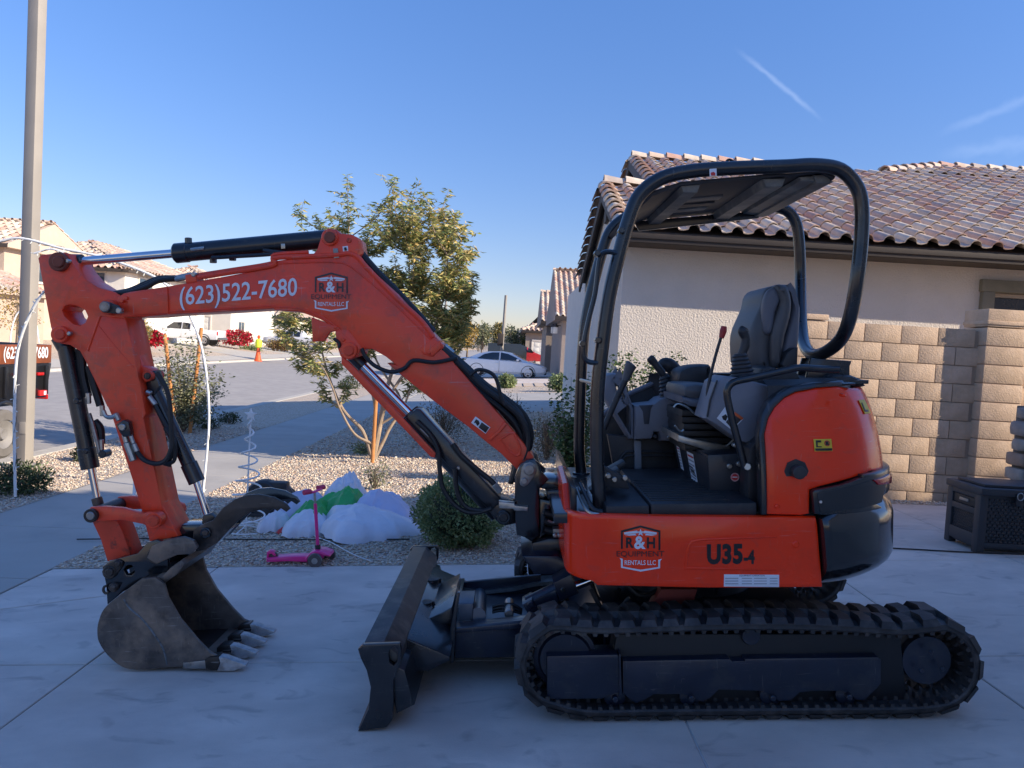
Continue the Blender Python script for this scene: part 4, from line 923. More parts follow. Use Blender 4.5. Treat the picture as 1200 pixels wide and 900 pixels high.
# upper part of the weight lip, rear light band
vent = [SZ(*q) for q in Y1((292, 503), (300, 494), (400, 475), (480, 447))] + [(.66, SZ(*Y1((560, 425))[0])[1]+.006), (SMAX, SZ(*Y1((560, 425))[0])[1]+.02), (SMAX, zct), (.70, zct)] + [SZ(*q) for q in Y1((560, 565), (440, 585), (330, 590), (300, 585))]
wrap('vent_surround', vent, .012, .05, blackp, lambda s, z: .0, bevel=.01, step=.05)
vg = [SZ(*q) for q in Y1((308, 505), (400, 487), (500, 458), (560, 470), (545, 540), (440, 565), (320, 575))]
vp = wrap('vent_grille', vg, .016, .012, mat('grille_black', (.02, .022, .026), .5), None, bevel=.002)
bm = bmesh.new()
sg, zg = [v[0] for v in vg], [v[1] for v in vg]
for i in range(26):                              # woven diamonds of the grille
    for j in range(9):
        s_ = min(sg)+.02+(i+.5*(j % 2))*.0105; z_ = min(zg)+.012+j*.0125
        if s_ > max(sg)-.03 or z_ > max(zg)-.02-(max(sg)-s_)*.35 or z_ < min(zg)+.01+max(0, s_-min(sg)-.1)*.25: continue
        (x, y), n = plan(s_); tx = (-n[1], n[0]); o = .017
        c = Vector((x+n[0]*o, y+n[1]*o, z_)); t3 = Vector((tx[0], tx[1], 0))*.0055; u3 = Vector((0, 0, .0055)); n3 = Vector((n[0], n[1], 0))*.004
        vs = [bm.verts.new(c+t3), bm.verts.new(c+u3), bm.verts.new(c-t3), bm.verts.new(c-u3), bm.verts.new(c+n3)]
        for k in range(4): bm.faces.new((vs[k], vs[(k+1) % 4], vs[4]))
bmesh.ops.recalc_face_normals(bm, faces=bm.faces); part('grille_weave', bm, mat('grille_black', (.02, .022, .026), .5), vp)
wrap('rear_reflector', [SZ(*q) for q in Y1((512, 456), (572, 432), (577, 440), (578, 466), (528, 474))], .022, .02, redlens, None, bevel=.003)
rod('bolt', (*Vector(P(*Y1((327, 541))[0], -S-.012)),), (*Vector(P(*Y1((327, 541))[0], -S-.03)),), .008, galv, vp, 8)

# engine cover (orange), leaning inward towards the top
zct0 = SZ(900, 600)[1]; zctop = SZ(1000, 458)[1]
def cov_in(s, z):
    h = max(0, (z-zct0)/(zctop-zct0)); return .012 + .10*h**2.3*(1 if s > .1 else .75) + .05*max(0, h-.9)
covpx = [(897, 604), (897, 510), (903, 492), (912, 479), (925, 468), (940, 461), (968, 456), (1000, 454)]
cov = [SZ(*q, .03) for q in covpx] + [(.80, zctop+.0), (1.3, zctop+.0), (SMAX, zctop)] + [(SMAX, zct+.06), (.9, SZ(1038, 549, .02)[1]), ] + [SZ(*q) for q in ((1025, 553), (1009, 559), (984, 566), (963, 571), (951, 575), (950, 603), (941, 605))]
ec = wrap('engine_cover', cov, .0, .04, orange, cov_in, bevel=.012, step=.04, zstep=.04)
# black rubber edge round the cover's front arch
cx = []
inn = [(897, 604), (897, 510), (903, 492), (912, 479), (925, 468), (940, 461), (968, 456), (1012, 453)]
outl = [(1012, 447), (966, 450), (934, 455), (917, 464), (905, 474), (896, 489), (890.5, 510), (890.5, 604)]
wrap('cover_seal', [SZ(*q, .03) for q in inn]+[SZ(*q, .03) for q in outl], .004, .07, blackp, cov_in, bevel=.006, step=.05, zstep=.05)
# dark body filling behind the cover
poly = []
sv = .26
while sv < SMAX+.34: poly.append(plan(sv)); sv += .05
poly += [((.26, .2), (-1, 0)), ((.26, -.5), (-1, 0))]
bm = bmesh.new()
lv = [(zF-.06, .06), (zF+.15, .07), (zctop-.12, .12), (zctop-.03, .16), (zctop+.02, .17), (zctop+.045, .24)]
R_ = [[bm.verts.new((p[0]-n[0]*i_, p[1]-n[1]*i_, z)) for p, n in poly] for z, i_ in lv]
for A, B in zip(R_, R_[1:]):
    for j in range(len(poly)): bm.faces.new((A[j], A[(j+1) % len(poly)], B[(j+1) % len(poly)], B[j]))
bm.faces.new(R_[0][::-1]); bm.faces.new(R_[-1]); bmesh.ops.recalc_face_normals(bm, faces=bm.faces)
part('engine_housing', bm, plasticd)
# fuel cap, recess, stickers
c = P(*Y1((235, 425))[0], -S+.02)
fc_ = part('fuel_cap', lathe([(.055, 0), (.055, .012), (.046, .018), (.046, .045), (.040, .052), (.01, .052)], (c.x, c.y+.002, c.z), 'Y', 8), plasticd, ec)
for v in fc_.data.vertices: v.co.y = 2*(c.y)-v.co.y
fc_.data.flip_normals()
rod('cap_boss', (c.x, c.y+.01, c.z), (c.x, c.y-.047, c.z), .03, plasticd, ec, 20)
pcyl('bolt', *Y1((165, 558))[0], 2.6, -S-.002, -S+.04, orange, ec, 12)
pcyl('bolt', *Y1((418, 140))[0], 2.2, -S+.03, -S+.08, orange, ec, 12)
def cov_decal(name, ring_px, mt, o=.003):
    return wrap(name, [SZ(*q, .03) for q in ring_px], .003+o, .002, mt, cov_in, bevel=.0003, step=.03)
st_ = cov_decal('warning_sticker', Y1((302, 308), (370, 307), (370, 352), (303, 353)), yellow_d)
cov_decal('sticker_print', Y1((305, 342), (368, 341), (368, 350), (306, 351)), black_d, .005)
cov_decal('sticker_print', Y1((310, 312), (330, 312), (330, 320), (316, 320), (316, 334), (330, 334), (330, 338), (310, 338)), black_d, .005)
cx_, cy_ = 352, 323
o_ = [(cx_+11*math.cos(a/12*2*math.pi), cy_+11*math.sin(a/12*2*math.pi)) for a in range(12)]; i_ = [(cx_+8*math.cos(a/12*2*math.pi), cy_+8*math.sin(a/12*2*math.pi)) for a in range(12)]
wrap('sticker_print', [SZ(*q, .03) for q in Y1(*o_)], .008, .002, red_d, cov_in, bevel=.0002, holes=[[SZ(*q, .03) for q in Y1(*i_)]])
cov_decal('sticker_print', Y1((346, 316), (356, 316), (358, 330), (346, 330)), black_d, .006)
st2 = cov_decal('warning_sticker', Y1((515, 160), (538, 158), (544, 208), (521, 212)), yellow_d)
cov_decal('sticker_print', Y1((520, 170), (524, 170), (526, 196), (536, 196), (536, 204), (522, 205)), black_d, .005)
wr_ = [SZ(*q, .03) for q in Y1((150, 500), (168, 470), (190, 455), (280, 400), (410, 432), (300, 452), (215, 470), (180, 498))]
# cover top lid
pts = [(898, 470), (905, 462)]
# ---- deck and cab -----------------------------------------------------------
zD = zF-.03
deck = part('cab_floor', box(((XF+.40)/2-.02, 0, zD-.01), (1.16, 1.36, .05), .01), blackp)
# thick rubber mat with ribs, two pieces, with a step along the near edge
zm = P(800, 592, -.72).z
m1 = [P(*q, -.73) for q in Y2((190, 70), (850, 100))]
xa, xb, xc = P(709, 590, -.73).x, P(762, 590, -.73).x, P(888, 590, -.73).x
mt_ = part('floor_mat', box(((xa+xb)/2, -.40, zm-.025), (xb-xa-.006, .66, .055), .012), plasticd)
mt2 = part('floor_mat', box(((xb+xc)/2, -.22, zm-.02), (xc-xb-.006, 1.02, .06), .012), plasticd)
bm = bmesh.new()
for k in range(13):
    y = -.66+k*.045; add_box(bm, ((xb+.02+xb+.27)/2+.05, y, zm+.012), (.36, .018, .006), .002)
part('mat_rib', bm, plasticd, mt2)
# front lower glass guard / trim at deck front
hose('front_trim', [P(680, 567, -.45), P(686, 580, -.60), P(695, 596, -.72), P(706, 601, -.735)], .010, plasticd)
hose('front_trim', [P(676, 572, -.45), P(682, 588, -.62), P(690, 600, -.74), P(702, 603, -.75)], .008, galv)
fp = part('front_panel', plate_mesh([(XF+.03, zD), (XF+.06, zD), (XF+.06, zD+.12), (XF+.03, zD+.14)], -.65, .65, .008), blackp)
# pedals + bolts at the front
for k, (a, b) in enumerate(((702, 565), (712, 560), (724, 556))):
    q = P(a, b, -.45); part('pedal', box((q.x+.02, -.40+k*.14, q.z-.02), (.14, .10, .03), .01, Matrix.Rotation(-.5, 3, 'Y')), plasticd)
for q in Z8((123, 741), (150, 757), (197, 751)):
    c = P(*q, -.52); rod('bolt', (c.x, -.50, c.z), (c.x, -.53, c.z), .013, galv, exc, 8)
part('pedal_bracket', plate_mesh(QS(Z8((108, 700), (180, 740), (205, 760), (215, 800), (108, 790)), -.50), -.50, -.44, .004), plasticd)
# ---- ROPS / canopy ----------------------------------------------------------
YN, YF = -.60, .42
rN = 8.2/FPX*(MY+YN)
near = [(703, 598), (700, 540), (700, 463), (706, 405), (714, 347), (725, 300), (737, 257), (750, 228), (775, 209), (810, 200.5), (860, 197), (920, 195), (955, 193.5), (985, 199), (1004, 219), (1010, 245), (1009, 285), (1004, 330)]
pn = [P(a, b, YN) for a, b in near]
tail = [P(996, 372, YN+.05), P(985, 398, YN+.16), P(966, 413.5, YN+.32), P(951, 415, -.10), P(942, 402, .10), P(939, 375, .28), P(938, 330, YF)]
Xrear = (pn[-3].x+pn[-4].x)/2
farc = [P(937, 290, YF), P(933, 262, YF), P(922, 247, YF), P(900, 240, YF)]
xfr = P(737, 257, YN).x
def mirror(p): return Vector((p.x, YF, p.z))
farfront = [mirror(p) for p in pn[:12]][::-1]
bars = part('rops_frame', tube(pn+tail+farc, rN, 16, 5), blackp)
# far side rail and post
ff = [farc[-1]]+[Vector((p.x, YF, p.z)) for p in pn[11:2:-1]]+[Vector((pn[1].x+.0, YF, pn[1].z)), Vector((pn[0].x, YF, pn[0].z))]
part('rops_frame', tube(ff, rN, 16, 5), blackp)
for y in (YN, YF): rod('post_foot', (pn[0].x, y, pn[0].z-.02), (pn[0].x, y, pn[0].z+.015), rN+.02, blackp)
# rear hoop bracket
b0 = P(972, 418, -.25)
part('hoop_bracket', plate_mesh(QS(S7((480, 640), (780, 660), (765, 700), (765, 815), (440, 815)), -.25), -.32, -.29, .004), blackp)
part('hoop_bracket', plate_mesh(QS(S7((500, 640), (660, 640), (600, 810), (450, 810)), -.1), -.02, .01, .004), blackp)
part('hoop_base', box((b0.x-.08, -.16, P(960, 447, -.3).z), (.42, .50, .02), .004), blackp)
rod('bolt', P(974, 446, -.36), P(974, 440, -.36), .018, galv, exc, 6)
# canopy roof: shallow tray between the rails
top = [p for p in pn if p.z > P(737, 225, YN).z]
xa_, xb_ = P(752, 228, YN).x, P(988, 205, YN).x
zr0, zr1 = P(780, 212, YN).z, P(975, 198, YN).z
def roofz(x): return zr0+(zr1-zr0)*(x-P(780, 212, YN).x)/(P(975, 198, YN).x-P(780, 212, YN).x)
xfr_ = P(716, 247, YF).x
outline = [(xfr_-.02, roofz(xfr_)-.10), (xfr_+.06, roofz(xfr_)-.035), (xfr_+.2, roofz(xfr_)+.01), (xb_-.08, roofz(xb_)+.005), (xb_-.02, roofz(xb_)-.03), (xb_-.03, roofz(xb_)-.045), (xb_-.09, roofz(xb_)-.012), (xfr_+.2, roofz(xfr_)-.008), (xfr_+.07, roofz(xfr_)-.055), (xfr_, roofz(xfr_)-.12)]
can = part('canopy_roof', plate_mesh(outline, YN+.03, YF-.0, .004), mat('canopy_dark_liner', (.03, .03, .035), .6, var=.3))
liner = mat('sun_patched_liner', (.15, .145, .135), .6, var=.3, col2=(.34, .30, .23), c2amt=.6, c2scale=6, bump=.001, bscale=30)  # tan patches paint the sunlight reflected onto the ribs and flange
dliner = mat('canopy_dark_liner', (.03, .03, .035), .6, var=.3)
for pa, pb in ((800, 824), (898, 925), (958, 980)):
    x = P(pa, 206, YN).x; w = P(pb, 206, YN).x-x; part('roof_rib', plate_mesh([(x, roofz(x)-.012), (x+w, roofz(x)-.012), (x+w-.015, roofz(x)-.05), (x+.015, roofz(x)-.05)], YN+.05, YF-.03, .004), liner, can)
for y in (-.22, -.05, .10):
    part('roof_stringer', plate_mesh([(xfr_+.3, roofz(xfr_+.3)-.010), (xb_-.45, roofz(xb_-.45)-.010), (xb_-.45, roofz(xb_-.45)-.022), (xfr_+.3, roofz(xfr_+.3)-.022)], y, y+.10, .003), liner if y != -.05 else dliner, can)
part('roof_flange', plate_mesh([(xb_-.18, roofz(xb_-.18)-.014), (xb_-.06, roofz(xb_-.06)-.016), (xb_-.02, roofz(xb_)-.05), (xb_-.04, roofz(xb_)-.055), (xb_-.17, roofz(xb_-.17)-.03)], YN+.06, YF-.03, .003), liner, can)
part('roof_side_lip', plate_mesh([(xfr_+.16, roofz(xfr_+.16)-.085), (xb_-.08, roofz(xb_-.08)-.06), (xb_-.06, roofz(xb_)-.02), (xfr_+.13, roofz(xfr_)-.02)], YF-.045, YF-.025, .003), blackp, can)
dl = decal('warning_sticker', Z7((514, 84), (539, 82), (540, 108), (515, 110)), white_d, bars, 0, YN-rN-.001)
decal('sticker_print', Z7((519, 97), (528, 94), (535, 98), (534, 107), (520, 107)), red_d, dl, .002, YN-rN-.001)
hose('lamp_wire', [P(*q, YN+.1) for q in Z7((565, 72), (580, 52), (596, 56), (606, 68))], .006, hoser)
# grab handle on the front posts, rod between
hose('grab_handle', [P(*q, YN-.02) for q in Z7((192, 382), (160, 375), (135, 384), (124, 420), (112, 520), (90, 610), (72, 700), (74, 745), (90, 762), (122, 766))], .012, blackp)
for q in Z7((202, 303), (120, 686), (118, 382), (67, 698)):
    c = P(*q, YN-.01); rod('bolt', (c.x, YN-.05, c.z), (c.x, YN+.02, c.z), .015, blackp, exc, 8)
rod('strut_rod', P(*Z7((62, 826))[0], .1), P(*Z7((104, 836))[0], YN+.05), .009, galv)

# ---- right-hand console (far side) -------------------------------------------
YC = .30
con = part('right_console', plate_mesh(QS(S5((530, 300), (560, 285), (620, 283), (650, 300), (690, 400), (740, 520), (775, 600), (775, 865), (730, 862), (600, 650), (510, 490), (515, 380)), YC), YC, YC+.18, .02, [QS(S5((608, 350), (640, 300), (655, 340), (690, 460), (715, 530), (690, 545), (625, 430)), YC)]), plastic)
con2 = part('right_console', plate_mesh(QS(S5((778, 565), (950, 545), (1000, 505), (1100, 480), (1200, 445), (1240, 450), (1190, 870), (1140, 880), (1000, 878), (990, 800), (950, 800), (930, 860), (778, 865)), YC-.02), YC-.03, YC+.20, .02), plastic)
part('console_pocket', plate_mesh(QS(S5((820, 565), (945, 560), (925, 600), (908, 730), (866, 730), (855, 620)), YC-.05), YC-.034, YC-.02, .003), mat('pocket_dark_grey', (.06, .063, .075), .6), con2)  # thin plate in a darker grey than the console
part('console_pocket', plate_mesh(QS(S5((610, 350), (640, 310), (655, 345), (640, 370)), YC), YC+.05, YC+.15, .003), plasticd, con)
pl('console_plate', S5((678, 520), (712, 478), (735, 540), (708, 570)), YC-.012, YC+.02, vinylg, con)
pl('console_leg', Z8((238, 585), (268, 588), (270, 738), (242, 730)), YC+.02, YC+.08, mat('light_grey_leg', (.2, .21, .23), .5), exc)
pcyl('bolt', *S5((1080, 846))[0], 2.2, YC-.045, YC, galv, con2, 8); pcyl('key_hole', *S5((963, 840))[0], 2.4, YC-.06, YC-.01, plasticd, con2, 12)
# far side body wall with raised edge
sdw = part('side_wall', plate_mesh(QS(S5((500, 640), (720, 470), (860, 405), (990, 350), (1150, 310), (1400, 290), (1500, 400), (1500, 1400), (480, 1400)), .62), .60, .64, .008), plasticd)
part('side_wall_rail', tube([P(*q, .60) for q in S5((500, 650), (600, 560), (720, 470), (860, 405), (990, 350), (1150, 315))], .016, 8), plastic, sdw)
pl('side_wall_panel', Z8((120, 560), (420, 590), (440, 740), (250, 745), (150, 720)), .36, .42, plasticd, exc)
for i, o in enumerate(((0, 0), (0, -18))):
    hose('floor_rail', [P(a, b, .34) for a, b in Z8((150, 730+o[1]), (190, 665+o[1]), (230, 652+o[1]), (410, 655+o[1]))], .006, plasticd)
def boot(name, bx, by, tx, ty, rb, rt, y, n, mt):
    a, b = P(bx, by, y), P(tx, ty, y); k = (MY+y)/FPX; prof = []
    bm = bmesh.new(); d = (b-a).normalized(); u = d.orthogonal().normalized(); v = d.cross(u); rings = []; L = (b-a).length; M_ = n*3
    for i in range(M_+1):
        f = i/M_; r = (rb+(rt-rb)*f)*k*(1+(.10 if i % 3 == 1 else -.06)); rings.append([bm.verts.new(a+d*L*f+(u*math.cos(j/20*2*math.pi)+v*math.sin(j/20*2*math.pi))*r) for j in range(20)])
    for A, B in zip(rings, rings[1:]):
        for j in range(20): bm.faces.new((A[j], A[(j+1) % 20], B[(j+1) % 20], B[j]))
    bm.faces.new(rings[0][::-1]); bm.faces.new(rings[-1]); bmesh.ops.recalc_face_normals(bm, faces=bm.faces); return part(name, bm, mt, exc, 60)
def joystick(base, tip, rb, rt, y, grip, rg):
    b_ = boot('joystick', *base, *tip, rb, rt, y, 6, plasticd)
    part('grip', tube([P(a, b, y) for a, b in grip], [rg*.8*(MY+y)/FPX, rg*(MY+y)/FPX, rg*.95*(MY+y)/FPX, rg*1.15*(MY+y)/FPX, rg*.8*(MY+y)/FPX], 14, 5), plasticd, b_, 60)
joystick(S5((1090, 480))[0], S5((1035, 300))[0], 12.5, 5.5, YC+.05, S5((1040, 310), (1010, 265), (960, 200), (920, 155), (905, 140)), 4.5)
joystick((870, 441), (867, 414), 14.5, 7.5, -.38, ((868, 418), (873, 405), (874, 396), (871, 388), (873, 384)), 5.6)
# travel lever with big knob
tl = part('travel_lever', tube([P(*q, .0) for q in S5((505, 770), (560, 640), (625, 490), (700, 330))], .017, 12), plasticd)
part('lever_knob', tube([P(*q, .0) for q in S5((695, 345), (715, 290), (735, 235), (748, 205), (755, 195))], [.020, .024, .030, .034, .022], 14), vinyl, tl, 60)
tl2 = part('travel_lever', tube([P(*q, .20) for q in S5((505, 760), (545, 660), (590, 560))], .014, 12), plasticd)
# curved hand rest and seat side hump beyond
part('arm_rest', tube([P(*q, .45) for q in Z8((350, 262), (375, 250), (410, 270), (432, 305), (440, 350))], [.03, .045, .04, .03], 12), plasticd, exc, 60)
pl('side_hump', Z8((432, 300), (445, 275), (490, 258), (550, 253), (578, 262), (580, 345), (560, 360), (440, 350)), .10, .35, plasticd, exc, .03, smooth=2)
# red tipped lever
lv_ = part('safety_lever', tube([P(*q, -.42) for q in Z8((575, 420), (560, 395), (562, 350), (590, 230), (622, 120))], .008, 10), plasticd)
part('lever_tip', tube([P(*q, -.42) for q in Z8((620, 135), (628, 105), (632, 84))], [.013, .018, .014], 10), mat('red_grip', (.35, .02, .02), .4), lv_)

# ---- seat -------------------------------------------------------------------
seat = part('operator_seat', plate_mesh(smooth_ring(QS(S7((90, 740), (60, 600), (62, 460), (100, 350), (150, 240), (165, 160), (200, 110), (260, 90), (330, 85), (345, 200), (300, 330), (250, 500), (235, 640), (250, 735)), -.15), 2), -.16, .28, .055, res=3), vinyl, exc, 60)
part('seat_bolster', plate_mesh(smooth_ring(QS(S7((250, 100), (300, 84), (350, 100), (380, 210), (370, 330), (330, 470), (310, 600), (290, 710), (230, 705), (222, 560), (230, 420), (270, 290), (290, 210)), -.20), 2), -.205, -.10, .035, res=3), vinyl, seat, 60)
part('seat_shell', plate_mesh(smooth_ring(QS(S7((320, 84), (370, 92), (405, 125), (425, 200), (445, 260), (440, 400), (425, 560), (360, 620), (300, 690), (300, 600), (340, 450), (378, 300), (378, 215), (345, 120)), -.17), 2), -.17, .29, .03, res=2), vinylg, seat, 60)
part('headrest_panel', plate_mesh(smooth_ring(QS(S7((150, 260), (175, 160), (210, 118), (250, 115), (280, 200), (245, 290), (225, 430), (190, 465), (155, 430)), -.165), 2), -.185, -.12, .02, res=2), vinylg, seat, 60)
pl('seat_hinge', S7((300, 690), (340, 600), (385, 565), (420, 560), (415, 700), (410, 745), (330, 745)), -.24, -.12, plasticd, seat, .006)
cush = pl('seat_cushion', Z8((452, 365), (462, 345), (510, 336), (580, 340), (780, 400), (780, 440), (560, 400), (500, 410), (455, 395)), -.26, .22, vinyl, seat, .03)
pl('seat_pan', Z8((445, 390), (500, 402), (558, 400), (780, 430), (780, 480), (560, 445), (480, 438), (447, 420)), -.27, .23, vinylg, seat, .02)
bm = bmesh.new()
for k in range(6):
    z0 = Z8((470, 450+k*30))[0][1]; z1 = Z8((470, 475+k*30))[0][1]; w = 8*(k % 2)
    ring = QS(Z8((445-w/2+k*3, 450+k*30), (640+k*6, 452+k*30), (648+k*6, 476+k*30), (440+k*3, 478+k*30)), -.18); merge(bm, plate_mesh(ring, -.20, .20, .009))
part('seat_bellows', bm, hoser, exc)
pl('seat_base', Z8((430, 560), (480, 575), (660, 610), (660, 640), (560, 630), (430, 590)), -.25, .2, galv, exc)
for pts in (((410, 440), (430, 425), (470, 440), (500, 465)), ((415, 520), (440, 545), (455, 540)), ((640, 610), (655, 600), (675, 580))):
    hose('seat_latch', [P(*q, -.26) for q in Z8(*pts)], .006, galv)
# seat box: slanting label face + near face
sb = pl('seat_box', Z8((560, 650), (790, 640), (785, 735), (745, 780), (742, 850), (575, 850)), -.44, .2, mat('seat_box_paint', (.02, .024, .032), .4, var=.2, coat=.2), exc)
q0 = [P(*q, -.43) for q in Z8((555, 660), (575, 850))]; q1 = [P(*q, .20) for q in Z8((410, 590), (440, 745))]
bm = bmesh.new(); pv = [bm.verts.new(v) for v in (q0[0], q0[1], q1[1], q1[0])]; bv = [bm.verts.new(v.co+Vector((.05, 0, 0))) for v in pv]
for k in range(4): bm.faces.new((pv[k], pv[(k+1) % 4], bv[(k+1) % 4], bv[k]))
bm.faces.new(pv[::-1]); bm.faces.new(bv); bmesh.ops.recalc_face_normals(bm, faces=bm.faces)
lp = part('label_panel', bm, mat('seat_box_paint', (.02, .024, .032)), sb)
def on_panel(u, v):   # u: 0 far .. 1 near, v: 0 top .. 1 bottom
    a = q1[0].lerp(q0[0], u); b = q1[1].lerp(q0[1], u); return a.lerp(b, v)+Vector((-.004, 0, 0))
for (u0, u1, v0, v1) in ((.10, .20, .06, .70), (.44, .64, .08, .93)):
    me = quad_mesh('l', [tuple(on_panel(a, b)) for a, b in ((u0, v0), (u1, v0), (u1+.03, v1), (u0+.03, v1))], [(3, 2, 1, 0)])
    lb = part('safety_label', me, white_d, lp)
    for k in range(7):
        f0 = v0+(v1-v0)*(.08+k*.125); me = quad_mesh('l', [tuple(on_panel(a, b)+Vector((-.002, 0, 0))) for a, b in ((u0+.025, f0), (u1-.005, f0), (u1-.005, f0+(v1-v0)*.05), (u0+.025, f0+(v1-v0)*.05))], [(3, 2, 1, 0)])
        part('label_print', me, red_d if k == 0 else mat('print_grey', (.3, .3, .33)), lb)
c = Z8((680, 747))[0]; pcyl('round_label', *c, 5.0, -.4425, -.438, mat('pale_red_decal', (.75, .55, .55), .4), sb); pcyl('round_label', *c, 4.4, -.444, -.439, red_d, sb)
decal('label_print', Z8((669, 745), (691, 745), (691, 749), (669, 749)), white_d, sb, .006, -.44)
for q in Z8((658, 700), (738, 697), (700, 690)): pcyl('bolt', *q, 3.2, -.46, -.43, galv, sb, 8, .003)
# left console (near side)
lc = pl('left_console', Z8((548, 490), (560, 450), (595, 330), (640, 302), (700, 310), (835, 345), (845, 370), (825, 470), (787, 600), (740, 600), (700, 592), (600, 520)), -.52, -.28, plastic, exc, .02)
pl('console_seam', Z8((556, 480), (568, 410), (600, 320), (606, 322), (575, 412), (562, 484)), -.53, -.515, plasticd, lc, .002)
s_ = pl('warning_sticker', Z8((600, 488), (640, 434), (718, 490), (668, 542)), -.5215, -.518, white_d, lc, .0005)
pl('sticker_print', Z8((640, 505), (675, 462), (712, 490), (668, 535)), -.523, -.518, grey_d, s_, .0005)
pl('sticker_print', Z8((672, 470), (680, 460), (718, 488), (710, 496)), -.5245, -.518, mat('orange_decal', (.7, .12, .03), .5), s_, .0005)
pl('sticker_print', Z8((622, 480), (640, 470), (648, 482), (640, 500), (628, 494)), -.523, -.518, black_d, s_, .0005)
pcyl('console_knob', *Z8((760, 610))[0], 5, -.56, -.50, plasticd, lc)
pcyl('bolt', *Z8((762, 612))[0], 3.2, -.57, -.5, galv, lc, 8); pcyl('bolt', *Z8((683, 608))[0], 2.8, -.54, -.5, galv, lc, 8)
pl('console_rear', S7((120, 800), (150, 720), (200, 700), (270, 720), (410, 745), (440, 800), (430, 900), (300, 960), (100, 900)), -.42, -.18, plasticd, exc, .01)
pl('wiper_tank', S7((205, 830), (220, 812), (290, 835), (280, 850), (210, 848)), -.44, -.40, white_d, exc, .003)
# grab rail beside the seat
hose('hand_rail', [P(*q, -.64) for q in ((983, 433), (962, 432.5), (937, 431), (920, 434), (880, 443), (862, 447), (854, 453), (852, 464), (858, 492), (865, 518), (871, 541), (873, 549))], .017, blackp, exc, 12)
rod('bolt', P(876, 547, -.66), P(876, 547, -.62), .018, galv, exc, 8)
part('rear_deck', plate_mesh(QS(S7((370, 900), (440, 860), (520, 830), (800, 822), (800, 836), (600, 850), (500, 870), (430, 905)), -.52), -.60, .3, .006), blackp)
pl('black_fender', Y1((100, 590), (96, 300), (60, 340), (50, 590)), -.60, -.45, plasticd, exc, .008)
pl('engine_lid', Y1((380, 60), (450, 64), (488, 80), (505, 105), (470, 112), (330, 104), (300, 110)), -.40, .5, plasticd, exc, .03)
# ---- swing bracket ------------------------------------------------------------
sbk = pl('swing_bracket', S1((60, 175), (85, 110), (120, 85), (160, 80), (190, 105), (200, 150), (240, 190), (190, 240), (190, 480), (150, 520), (110, 495), (70, 485), (60, 400)), -.19, -.13, blackg, exc, .012)
pl('swing_bracket_plate', S1((60, 175), (85, 110), (120, 85), (160, 80), (190, 105), (200, 150), (240, 190), (190, 240), (190, 480), (150, 520), (110, 495), (70, 485), (60, 400)), .13, .19, blackg, sbk, .012, yref=-.19)
pl('bracket_web', S1((100, 250), (190, 250), (190, 500), (100, 490)), -.14, .14, blackg, sbk, .01, yref=-.16)
pl('bracket_knuckle', S1((170, 190), (240, 178), (300, 180), (342, 200), (345, 245), (300, 248), (228, 245), (190, 235)), -.15, .15, blackg, sbk, .015)
pl('bracket_knuckle', S1((190, 290), (340, 318), (342, 330), (250, 340), (235, 400), (232, 480), (190, 500)), -.15, .15, blackg, sbk, .012)
rod('swing_pin', P(*S1((285, 178))[0], -.03), P(*S1((285, 580))[0], -.03), .055, blackg, sbk)
part('pin_cap', cyl(P(*S1((283, 187))[0], -.05), P(*S1((283, 176))[0], -.05), .085, 24, ch=.006), steeld, sbk)
pl('front_lug', S1((228, 248), (390, 240), (440, 250), (440, 305), (300, 303), (230, 290)), -.20, .20, blackp, exc, .01)
pl('front_lug', S1((150, 525), (240, 500), (400, 500), (420, 560), (380, 570), (300, 570), (160, 590)), -.20, .20, blackp, exc, .01)
decal('lug_plate', S1((318, 518), (365, 522), (362, 554), (318, 548)), mat('tan_plate', (.16, .14, .10), .5), exc, .002, -.20)
pl('carrier_block', S1((95, 590), (290, 590), (330, 620), (430, 640), (440, 700), (160, 690)), -.30, .30, sky_tinted_black, exc, .015)
vb = pl('valve_block', S1((262, 450), (330, 450), (330, 495), (262, 495)), -.24, -.16, steel, exc, .003)
for a in (272, 295, 320): pcyl('fitting', *S1((a, 485))[0], 2.6, -.27, -.22, galv, vb, 12)
for k in range(5):
    z = 352+k*22
    hose('hose', [P(*q, -.16+.05*(k % 2)) for q in S1((215, z+12), (260, z+22), (320, z+24), (390, z+6+k*3))], .019, seg=10)
hose('hose_clip', [P(*q, -.22) for q in S1((235, 405), (260, 415), (290, 405), (330, 412))], .006, galv)
lk = pl('pin_lock', S1((85, 205), (95, 130), (110, 102), (140, 96), (170, 110), (175, 145), (165, 170), (130, 215), (108, 228), (90, 220)), -.205, -.19, steel, sbk, .004)
pcyl('pin_head', *S1((136, 138))[0], 6.6, -.225, -.19, steel, lk); pcyl('pin_head', *S1((110, 198))[0], 4.0, -.22, -.19, steel, lk)
pl('silver_bracket', Z5((692, 706), (760, 712), (762, 722), (820, 728), (818, 746), (760, 744), (756, 736), (694, 734)), -.23, -.17, galv, sbk, .003)

# ---- boom ---------------------------------------------------------------------
BY = .115
boom_px = Z1((540, 352), (570, 345), (740, 320), (1000, 275), (1200, 236)) + Z4((100, 340), (240, 322), (262, 296), (280, 240), (302, 216), (335, 222), (350, 236), (392, 240), (416, 252), (422, 300), (412, 318), (430, 345), (560, 462), (640, 552), (735, 655)) + Z5((500, 100), (600, 215), (720, 350), (800, 445), (846, 510), (842, 545), (800, 560), (776, 568), (700, 492), (640, 445), (560, 378), (400, 258), (270, 155), (200, 95)) + Z4((560, 732), (520, 700), (470, 672), (425, 672), (395, 660), (375, 640), (340, 612), (320, 590), (280, 562), (200, 532), (100, 524)) + Z1((1200, 418), (1000, 430), (740, 444), (650, 452), (545, 456), (520, 440), (515, 370))
boom = pl('boom', boom_px, -BY, BY, orange_w, exc, .007)
